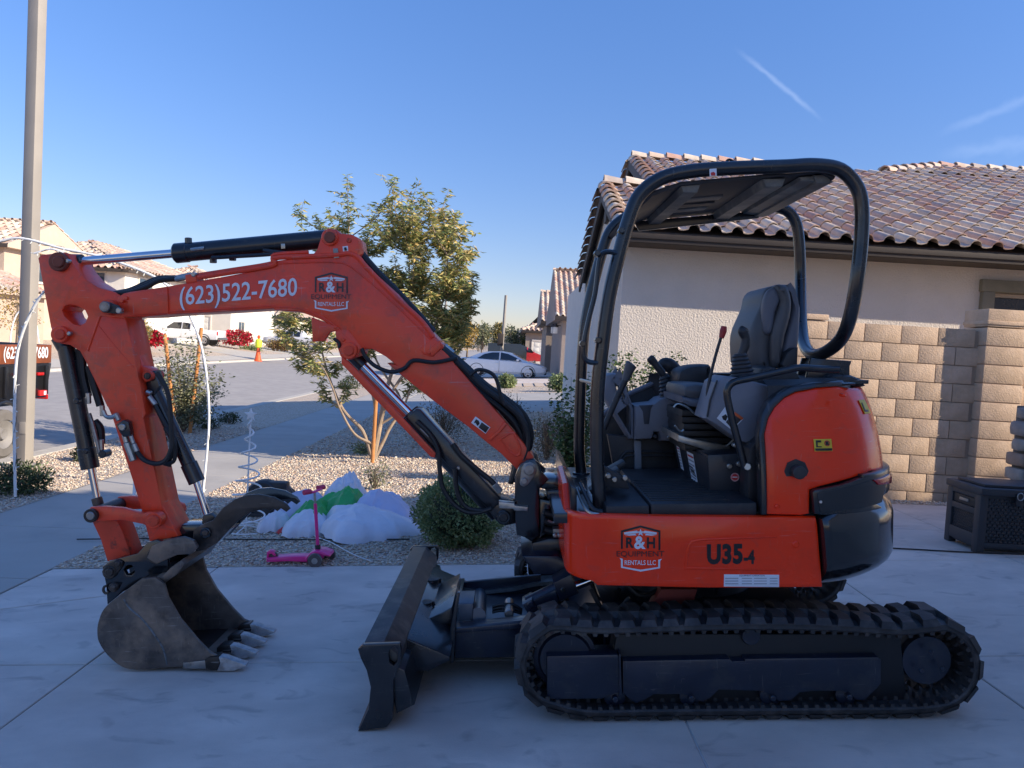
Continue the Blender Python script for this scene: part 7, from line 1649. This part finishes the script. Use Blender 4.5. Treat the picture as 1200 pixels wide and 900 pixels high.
part('housing', lathe([(.05, -.09), (.16, -.09), (.18, -.06), (.18, .06), (.16, .09), (.05, .09)], (0, 0, .19), 'Y', 28), plasticd, bwr); part('outlet', box((.14, 0, .30), (.2, .14, .12), .02), plasticd, bwr); part('foot', box((0, 0, .02), (.34, .2, .04), .01), plasticd, bwr)
cordm = mat('black_cord', (.012, .012, .012), .5)
wc_ = part('tie_cord', tube([at_g(*q)+Vector((0, 0, .018)) for q in K4((500, 425), (560, 460), (640, 490), (720, 535), (800, 575), (870, 598))], .004, 6, 5), whitep); tag(wc_, 'thin white cord trailing over the gravel from the collapsed inflatable', 'cord')
bc_ = part('power_cord', tube([at_g(*q)+Vector((0, 0, .008)) for q in ((1030, 642), (1046, 643.5), (1075, 645), (1100, 646.5), (1140, 648.5), (1200, 650.5), (1260, 652))], .006, 8, 6), cordm); tag(bc_, 'black power cord across the driveway in front of the deck box', 'cord')
# irrigation line lying on the gravel
il = part('drip_line', tube([at_g(*q)+Vector((0, 0, .016)) for q in ((90, 634), (200, 633), (320, 634.5), (480, 634))], .006, 6, 3), cordm); tag(il, 'thin black drip line running over the gravel behind the scooter', 'drip line')

# ---- deck box -------------------------------------------------------------------------------
D8 = zf(1080, 540, 7.5); dbm = mat('charcoal_resin', (.028, .030, .036), .5, var=.12, bump=.0008, bscale=120)
c0 = at_g(*D8((480, 812))[0]); cL = at_g(*D8((200, 690))[0]); back = (cL-c0); back.z = 0; dl_ = back.length; vb = back.normalized(); vr = Vector((-vb.y, vb.x, 0)); 
if vr.x < 0: vr = -vr
hB = at_y(*D8((480, 265))[0], c0.y).z-c0.z; Wd = 1.12
db = plant('deck_box', 'charcoal resin wicker-look deck storage box on the driveway by the block wall', 'deck box', c0)
def DB(u, v, z): return vr*u+vb*v+Vector((0, 0, z))
def dbox(u0, u1, v0, v1, z0, z1, bev=.006):
    q = Matrix((vr, vb, Vector((0, 0, 1)))).transposed(); return box(DB((u0+u1)/2, (v0+v1)/2, (z0+z1)/2), (u1-u0, v1-v0, z1-z0), bev, q)
part('body', dbox(.02, Wd-.02, .02, dl_-.02, .03, hB-.02, .01), dbm, db)
part('lid', dbox(-.02, Wd+.02, -.03, dl_+.02, hB-.03, hB+.03, .015), dbm, db)
bm = dbox(.04, Wd-.04, .03, dl_-.04, hB+.03, hB+.055, .02); part('lid_crown', bm, dbm, db)
for v0, v1 in ((-.005, .07), (dl_-.07, dl_+.005)): part('corner_post', dbox(-.006, .06, v0, v1, 0, hB-.03, .01), dbm, db)
part('corner_post', dbox(Wd-.06, Wd+.006, -.005, .07, 0, hB-.03, .01), dbm, db)
for z0, z1 in ((.05, .15), (hB-.20, hB-.15), (hB-.07, hB-.03)): part('end_rail', dbox(-.004, .03, .05, dl_-.05, z0, z1, .006), dbm, db)
part('handle_slot', dbox(.004, .03, .08, dl_-.08, hB-.145, hB-.075, .004), hoser, db); part('handle_bar', dbox(-.008, .02, dl_*.35, dl_*.62, hB-.12, hB-.095, .006), steel, db)
bmw = bmesh.new(); q3 = Matrix((vr, vb, Vector((0, 0, 1)))).transposed()
zi = .16
while zi < hB-.21:                                             # woven strips on the end face
    k = int(round(zi/.022)); v = .075+(.0125 if k % 2 else 0)
    while v < dl_-.08: add_box(bmw, DB(.014, v, zi), (.008, .017, .010), 0, q3); v += .025
    zi += .022
part('wicker_end', bmw, dbm, db, kind='stuff')
bmw = bmesh.new(); zi = .10
while zi < hB-.06:
    k = int(round(zi/.026)); u = .075+(.02 if k % 2 else 0)
    while u < Wd-.07: add_box(bmw, DB(u, .014, zi), (.030, .012, .013), 0, q3); u += .04
    zi += .026
part('wicker_front', bmw, dbm, db, kind='stuff')
part('front_rail', dbox(.05, Wd-.05, -.004, .03, .05, .09, .006), dbm, db)
part('latch', dbox(.26, .31, -.045, -.02, hB-.10, hB+.0, .006), plasticd, db); part('latch_ring', tube([DB(.285+.025*math.cos(a/12*6.283), -.05, hB-.02+.03*math.sin(a/12*6.283)) for a in range(12)], .004, 6, 1, True), galv, db)
# ================================================================== VEHICLES
carw = mat('white_car_paint', (.72, .73, .74), .25, var=.02, coat=.8); glassd = mat('tinted_car_glass', (.012, .014, .018), .06, spec=.9, var=.05); tyrem = mat('tyre_rubber', (.02, .02, .02), .7, var=.2); alloy = mat('alloy_rim', (.55, .55, .57), .3, .8)
def loft_body(sections, mt, name, parent, cap=True):
    """sections: list of (x, [(y, z)...]) mirrored cross-sections"""
    bm = bmesh.new(); R_ = []
    for x, yz in sections: R_.append([bm.verts.new((x, y, z)) for y, z in yz]+[bm.verts.new((x, -y, z)) for y, z in yz[::-1]])
    for A, B in zip(R_, R_[1:]):
        n = len(A)
        for j in range(n): bm.faces.new((A[j], A[(j+1) % n], B[(j+1) % n], B[j]))
    bm.faces.new(R_[0][::-1]); bm.faces.new(R_[-1]); bmesh.ops.recalc_face_normals(bm, faces=bm.faces); return part(name, bm, mt, parent, 28)
def wheel(parent, x, y, r, w=.2, rimm=None, spokes=5):
    s = 1 if y > 0 else -1
    t = part('wheel', lathe([(r*.62, -w/2), (r*.9, -w/2), (r, -w/2+.03), (r, w/2-.03), (r*.9, w/2), (r*.62, w/2)], (x, y, r), 'Y', 28), tyrem, parent)
    part('rim', lathe([(.02, -.03), (r*.3, -.03), (r*.32, .0), (r*.64, .02), (r*.64, -.04)], (x, y-.0, r), 'Y', 24), mat('rim_shadow', (.03, .03, .035), .5), t)  # near-black dish behind the spokes
    bm = bmesh.new()
    for k in range(spokes):
        a = 2*math.pi*k/spokes+.3; add_bar(bm, (x, y+s*(w/2-.02), r), (x+math.cos(a)*r*.62, y+s*(w/2-.02), r+math.sin(a)*r*.62), .035, r*.20, .004)
    for i in range(24):
        a, b = i/24*6.2832, (i+1)/24*6.2832; add_bar(bm, (x+math.cos(a)*r*.62, y+s*(w/2-.01), r+math.sin(a)*r*.62), (x+math.cos(b)*r*.62, y+s*(w/2-.01), r+math.sin(b)*r*.62), .03, .03, 0)
    part('spokes', bm, rimm or alloy, t); return t
def pane(name, ring, y0, parent, mt=None, th=.02): return part(name, plate_mesh(ring, y0, y0+th, .004), mt or glassd, parent)
def sedan(loc, yaw, label):
    e = empty('white_sedan', loc, (0, 0, yaw)); tag(e, label, 'car')
    # x forward, length 4.85
    def sec(x, w, zb, zs, zt, wt): return (x, [(w*.90, zb), (w, zb+.12), (w*1.0, zs-.18), (w*.97, zs), (wt, zt)])
    loft_body([sec(-2.42, .78, .42, .80, .84, .60), sec(-2.34, .86, .28, .92, .98, .66), sec(-1.9, .91, .24, .96, 1.03, .70), sec(-1.0, .92, .22, .95, 1.0, .70), sec(0, .92, .22, .93, .97, .70), sec(.9, .92, .22, .92, .97, .70), sec(1.5, .91, .24, .86, .92, .66), sec(2.1, .87, .26, .76, .82, .6), sec(2.36, .78, .32, .66, .70, .5), sec(2.44, .68, .40, .58, .62, .4)], carw, 'body', e)
    loft_body([(-1.95, [(.68, .98), (.62, 1.0)]), (-1.35, [(.74, .96), (.60, 1.28)]), (-.8, [(.76, .94), (.58, 1.41)]), (-.1, [(.77, .93), (.58, 1.45)]), (.45, [(.77, .93), (.58, 1.38)]), (1.15, [(.74, .92), (.64, 1.04)]), (1.45, [(.70, .90), (.66, .93)])], carw, 'cabin', e)
    for s in (-1, 1):
        for ring in ([(-1.45, .99), (-1.05, 1.25), (-.62, 1.36), (-.22, 1.385), (-.22, .98)], [(-.14, .98), (-.14, 1.385), (.25, 1.33), (.70, 1.16), (1.05, .98)]):
            bm = plate_mesh(ring, -.02, .02, .004)
            for v in bm.verts: f = (v.co.z-.93)/.50; v.co.y += s*(.775-.175*f)
            part('side_window', bm, glassd, e)
        for x, lab in ((-1.43, 0), (1.45, 1)): wheel(e, x, s*.80, .335, .22)
        part('door_seam', box((-.18, s*.925, .58), (.012, .01, .62)), plasticd, e); part('door_handle', box((-.32, s*.93, .80), (.16, .03, .03), .01), carw, e); part('mirror', box((.85, s*1.0, 1.02), (.16, .18, .12), .04), carw, e)
        part('headlight', box((2.14, s*.72, .70), (.34, .2, .12), .04), mat('lamp_glass', (.5, .5, .5), .1, .3), e); part('tail_light', box((-2.34, s*.72, .86), (.2, .24, .14), .03), redlens, e)
        part('wheel_arch', lathe([(.37, -.02), (.40, -.02), (.40, .02), (.37, .02)], (1.45, s*.90, .335), 'Y', 28), hoser, e); part('wheel_arch', lathe([(.37, -.02), (.40, -.02), (.40, .02), (.37, .02)], (-1.43, s*.90, .335), 'Y', 28), hoser, e)
    part('windscreen', quad_mesh('w', [(.50, -.52, 1.375), (.50, .52, 1.375), (1.22, .62, 1.02), (1.22, -.62, 1.02)], [(0, 3, 2, 1)]), glassd, e); part('grille', box((2.43, 0, .50), (.06, .9, .16), .02), plasticd, e); part('lower_grille', box((2.38, 0, .32), (.12, 1.2, .10), .03), plasticd, e)
    return e
g = at_g(640, 441); yS = 43.5; xr_ = at_y(641, 425, yS).x
sedan((xr_-2.44, yS, ground_z(0)), rad(-4), 'white four-door sedan in profile on the far driveway, nose to the garage')
def pickup(name, label, loc, yaw, mt, group=None):
    e = empty(name, loc, (0, 0, yaw)); tag(e, label, 'pickup truck', group)
    def sec(x, w, zb, zt): return (x, [(w*.93, zb), (w, zb+.15), (w, zt-.1), (w*.95, zt), (w*.6, zt+.02)])
    loft_body([sec(-2.9, .90, .62, 1.15), sec(-2.85, .98, .50, 1.22), sec(-.5, 1.0, .46, 1.20), sec(.9, 1.0, .46, 1.17), sec(2.3, .98, .48, 1.10), sec(2.75, .92, .50, 1.02), sec(2.85, .85, .55, .9)], mt, 'body', e)
    loft_body([(-1.0, [(.86, 1.14), (.84, 1.20)]), (-.85, [(.88, 1.14), (.72, 1.78)]), (.3, [(.90, 1.14), (.72, 1.84)]), (.75, [(.90, 1.14), (.74, 1.74)]), (1.5, [(.86, 1.12), (.80, 1.2)])], mt, 'cabin', e)
    part('truck_bed', box((-1.95, 0, 1.2), (1.7, 1.6, .03)), plasticd, e)
    for s in (-1, 1):
        for ring in ([(-.72, 1.22), (-.70, 1.68), (-.12, 1.72), (-.12, 1.22)], [(-.02, 1.22), (-.02, 1.73), (.62, 1.70), (1.22, 1.22)]):
            bm = plate_mesh(ring, -.02, .02, .004)
            for v in bm.verts: v.co.y += s*(.91-.17*(v.co.z-1.14)/.66)
            part('side_window', bm, glassd, e)
        for x in (-1.85, 1.85): wheel(e, x, s*.86, .40, .26); part('wheel_arch', lathe([(.44, -.02), (.49, -.02), (.49, .02), (.44, .02)], (x, s*.985, .42), 'Y', 28), hoser, e)
        part('tail_light', box((-2.86, s*.90, 1.0), (.12, .14, .32), .03), redlens, e); part('headlight', box((2.72, s*.78, .90), (.24, .25, .18), .04), mat('lamp_glass', (.5, .5, .5), .1, .3), e); part('mirror', box((1.1, s*1.08, 1.3), (.14, .2, .22), .04), mt, e); part('door_seam', box((-.08, s*1.0, .82), (.015, .012, .6)), plasticd, e)
    part('windscreen', quad_mesh('w', [(.80, -.66, 1.72), (.80, .66, 1.72), (1.46, .76, 1.2), (1.46, -.76, 1.2)], [(0, 3, 2, 1)]), glassd, e); part('rear_bumper', box((-2.95, 0, .6), (.16, 1.8, .2), .04), steel, e); part('front_bumper', box((2.88, 0, .58), (.16, 1.8, .24), .05), steel, e); part('grille', box((2.84, 0, .85), (.08, 1.1, .22), .03), plasticd, e)
    return e
xt = at_y(261, 390, 61).x
pickup('white_pickup', 'white pickup truck in side view on a driveway over the road, tail to the right', (xt+2.95, 61, .42), math.pi, carw)
bpy.context.view_layer.update()
for o in COL.objects:
    if o.name.startswith('white_pickup'): o.location.x = xt-2.95
x2 = at_y(311, 395, 75).x
pickup('silver_pickup', 'silver white pickup partly hidden behind the arm, front end showing beside the cone', (x2+2.9, 75, .30), math.pi, mat('silver_car_paint', (.55, .56, .58), .25, coat=.6))
# red and black van far down the road
redp = mat('red_car_paint', (.38, .02, .025), .3, coat=.6)
p = at_y(602, 405, 70); e = empty('red_van', (p.x, 70, .15), (0, 0, 0)); tag(e, 'dark van with a red front, parked left of the low tan house', 'van')
loft_body([(-2.3, [(.9, .4), (.95, .6), (.9, 1.2), (.75, 1.85)]), (.6, [(.9, .4), (.95, .6), (.9, 1.2), (.75, 1.9)]), (1.2, [(.9, .4), (.95, .6), (.9, 1.2), (.7, 1.7)])], mat('dark_van_paint', (.03, .035, .035), .3, coat=.5), 'body', e)
loft_body([(1.21, [(.9, .4), (.95, .6), (.9, 1.2), (.7, 1.68)]), (1.9, [(.88, .4), (.93, .6), (.88, 1.15), (.6, 1.25)]), (2.5, [(.8, .45), (.85, .6), (.8, 1.0), (.5, 1.05)])], redp, 'front', e); part('side_window', plate_mesh([(1.3, 1.2), (1.3, 1.6), (1.6, 1.5), (1.85, 1.22)], -.93, -.86, .01), glassd, e)
for x in (-1.5, 1.7): wheel(e, x, -.8, .36)
# traffic cone figure
cb_ = at_y(303, 404, 57); cb_.z = ground_z(cb_.x)+.02
e = plant('traffic_cone', 'orange and white traffic cone topped with a yellow-green vest, by the road over the street', 'traffic cone', cb_)
oc = mat('cone_orange', (.85, .12, .03), .5)
part('cone', lathe([(.30, .0), (.30, .05), (.24, .06), (.09, 1.0), (.06, 1.02)], seg=20), oc, e); part('reflective_band', lathe([(.205, .26), (.165, .46)], seg=20), white_d, e); part('reflective_band', lathe([(.145, .60), (.112, .76)], seg=20), white_d, e)
part('yellow_vest', lathe([(.10, .98), (.22, 1.04), (.26, 1.35), (.20, 1.6), (.08, 1.66)], seg=14), mat('vest_yellow', (.75, .85, .05), .5), e); part('vest_knob', lathe([(.04, 1.64), (.11, 1.72), (.12, 1.84), (.06, 1.93)], seg=12), oc, e)
# black dump trailer at the kerb ----------------------------------------------------------
tX = -7.62; yE = (EYE.x-tX)*0+None if False else None
def at_x(px, py, X): d = ray(px, py); return EYE+d*((X-EYE.x)/d.x)
te = at_x(60, 430, tX); yE = te.y
zt = at_x(55, 404, tX).z; zm_ = at_x(50, 428, tX).z; zb_ = at_x(45, 466, tX).z
tb_ = empty('dump_trailer', (tX, yE, -.44)); tag(tb_, 'black dump trailer with boards coloured by an orange reflection and a white phone number, parked at the kerb', 'trailer')
def TP(v): return Vector(v)-tb_.location
blk = mat('trailer_black', (.012, .012, .014), .3, coat=.5); board = mat('orange_board', (.20, .055, .02), .6, var=.25, vscale=5)  # brown-orange reflection painted in as the colour of the boards
L0 = 4.6; W0 = 2.0
def tbox(name, x0, x1, y0, y1, z0, z1, mt, par=tb_, b=.01): return part(name, box(((x0+x1)/2-tX, (y0+y1)/2-yE, (z0+z1)/2+.44), (x1-x0, y1-y0, z1-z0), b), mt, par)
tbox('bed_floor', tX-W0+.04, tX-.04, yE-L0, yE-.02, zb_+.05, zb_+.12, blk)
sdp = part('bed_side', (lambda r: (lambda bm: bm)(plate_mesh(r, 0, .05, .006)))([(-L0, zb_+.44), (-.12, zb_+.44), (-.0, zm_+.44), (-.0, zm_+.47), (-L0, zm_+.47)]), blk, tb_)
for v in sdp.data.vertices: x, y, z = v.co; v.co = (-y, x, z)
sdp.data.update()
s2 = link_copy(sdp, tb_, (-W0+.05, 0, 0))
def tboard(x): return tbox('side_board', x-.03, x+.012, yE-L0+.02, yE-.02, zm_+.035, zt, board)
b1 = tboard(tX); b2 = tboard(tX-W0+.05)
tbox('tail_board', tX-W0+.05, tX-.03, yE-.05, yE-.01, zb_+.1, zt, blk)
for k in range(5): tbox('side_post', tX-.02, tX+.04, yE-.2-k*1.0, yE-.12-k*1.0, zb_+.05, zm_, blk)
A = TP((tX+.016, at_x(3, 423, tX).y, zm_+.06)); B = TP((tX+.016, yE-.12, zm_+.06)); T_ = TP((tX+.016, at_x(3, 423, tX).y, zt-.03)); part('phone_lettering', text_mesh('(623)522-7680', A, B, T_, .02), white_d, b1)
for f, m_ in ((.05, redlens), (.14, white_d), (.20, redlens), (.62, redlens), (.70, white_d)): tbox('reflector', tX+.0, tX+.045, yE-.1-f*3-.16, yE-.1-f*3, zm_-.16, zm_-.11, m_)
tbox('logo_plate', tX+.0, tX+.044, yE-.35, yE-.16, zb_+.03, zb_+.12, red_d); tbox('logo_plate', tX+.0, tX+.046, yE-.25, yE-.18, zb_+.04, zb_+.11, white_d)
tbox('tail_lamp', tX-.25, tX-.05, yE-.01, yE+.03, zb_-.05, zb_+.03, redlens)
wy_ = at_x(2, 510, tX).y
fd = part('fender', tube([(.02, wy_-yE+.46*math.cos(a), .40+.46*math.sin(a)) for a in [0, .5, 1, 1.57, 2.1, 2.6, 3.14]], .03, 8, 3), blk, tb_)
for k in range(2):
    y = wy_-yE-k*.95; w = part('wheel', lathe([(.22, -.11), (.33, -.11), (.37, -.07), (.37, .07), (.33, .11), (.22, .11)], (-.05, y, .375), 'X', 28), mat('dusty_tyre', (.14, .13, .12), .85), tb_); part('rim', lathe([(.02, .02), (.08, .04), (.10, -.02), (.23, .05), (.23, -.05)], (-.0, y, .375), 'X', 24), mat('dusty_rim', (.22, .21, .2), .5), w)
tbox('chassis', tX-.5, tX-.35, yE-L0-.8, yE-.3, zb_-.14, zb_+.04, blk)
# ================================================================== FAR PLANTING
def far_tree(px, base_px, top_px, wpx, dd, mts, label, group, seed, n=1500):
    b = at_y(px, base_px, dd); b.z = ground_z(b.x); t = at_y(px, top_px, dd); s = dd/FPX; h = t.z-b.z
    e = plant('background_tree', label, 'tree', b, group); r = (wpx/2*s, wpx/2*s, h*.36)
    bm = bmesh.new(); rn = random.Random(seed); add_tube(bm, [(0, 0, 0), (rn.uniform(-.1, .1)*h*.3, 0, h*.35), (0, 0, h*.7)], [h*.03, h*.015, h*.006], 6, 3)
    for k in range(6): a = rn.uniform(0, 6.28); add_tube(bm, [(0, 0, h*.3), (math.cos(a)*r[0]*.6, math.sin(a)*r[0]*.6, h*rn.uniform(.5, .85))], [h*.012, h*.004], 5, 1)
    part('trunk', bm, barkd, e)
    P_, D_ = [], []
    for k in range(9):
        a = rn.uniform(0, 6.28); c = (b.x+math.cos(a)*r[0]*.55*rn.random(), b.y+math.sin(a)*r[1]*.5, b.z+h*rn.uniform(.42, .82)); p, d = cloud(n//9, c, (r[0]*.48, r[1]*.48, r[2]*.45), .2, .3, seed+k, b.z); P_.append(p); D_.append(d+rng.normal(size=d.shape)*.6)
    leaves('crown', np.concatenate(P_), np.concatenate(D_), .30*dd/90, .16*dd/90, mts, e)
gt = 'trees along the far end of the street'
for i, (px, b_, t_, w, dd, m_, lb) in enumerate(((548, 402, 372, 26, 95, yelG, 'yellow-green tree just right of the golden tree crown'), (566, 401, 378, 26, 100, oliveG, 'hazy olive tree behind the roof of the white sedan'), (582, 402, 376, 22, 90, yelG[:2]+oliveG, 'pale yellow-olive tree left of the slim grey pole'), (602, 404, 380, 24, 82, oliveG, 'sparse olive tree right of the slim pole'), (530, 404, 380, 30, 110, brownG+oliveG[:1], 'brownish far tree low behind the golden tree'), (500, 402, 374, 34, 120, oliveG, 'far olive tree seen through the golden tree trunk gap'), (470, 402, 378, 34, 125, oliveG+yelG[:1], 'far tree low under the boom underside'), (440, 402, 377, 36, 115, brownG+yelG[:1], 'rusty far tree between boom and boom cylinder'))):
    far_tree(px, b_, t_, w, dd, m_, lb, gt, 30+i)
far_tree(20, 402, 330, 50, 34, yelG+brownG, 'yellowing tree with thin foliage in front of the left garage', 'street side trees on the left', 50, 900)
far_tree(165, 402, 372, 26, 46, yelG[:2]+oliveG[:2], 'small yellowish tree left of the arm weld plate, before the white house', 'street side trees on the left', 51, 700)
far_tree(612, 402, 388, 14, 76, darkG+oliveG[:1], 'small dark tree in front of the red-fronted van', gt, 52, 500)
hedge = bush_px('brown_hedge', 'rusty brown hedge behind the white sedan tail', 'hedge', 560, 412, 60, 26, 2200, .26, .14, brownG+redF[:0], shell=.3, lump=.2, seed=60, dep=.3)
bush_px('bougainvillea', 'red flowering bush left of the white pickup bonnet', 'flowering bush', 168, 404, 40, 18, 1600, .22, .14, redF, shell=.4, lump=.2, seed=61, probs=[.35, .35, .15, .15])
bush_px('bougainvillea', 'red flowering bush right of the white pickup tail', 'flowering bush', 274, 404, 34, 17, 1600, .22, .14, redF, shell=.4, lump=.2, seed=62, probs=[.35, .35, .15, .15])
bush_px('brown_shrub', 'orange-brown low shrub in front of the white pickup rear wheel', 'shrub', 232, 414, 50, 14, 1200, .18, .1, brownG+yelG[:1], shell=.3, seed=63, dep=.5)
bush_px('green_shrub', 'round green shrub by the far kerb, left of the cone', 'shrub', 292, 417, 26, 13, 1100, .14, .09, boxG[1:], shell=.5, core=.7, seed=64, dep=.7)
bush_px('brown_shrub', 'brown low shrub right of the traffic cone', 'shrub', 328, 410, 34, 11, 900, .2, .1, brownG+yelG[:1], shell=.3, seed=65, dep=.5)
bush_px('yellow_shrub', 'thin yellow-green shrub at the driveway of the tan house on the left', 'shrub', 168, 470, 1, 1, 5, .1, .05, yelG, seed=66) if False else None
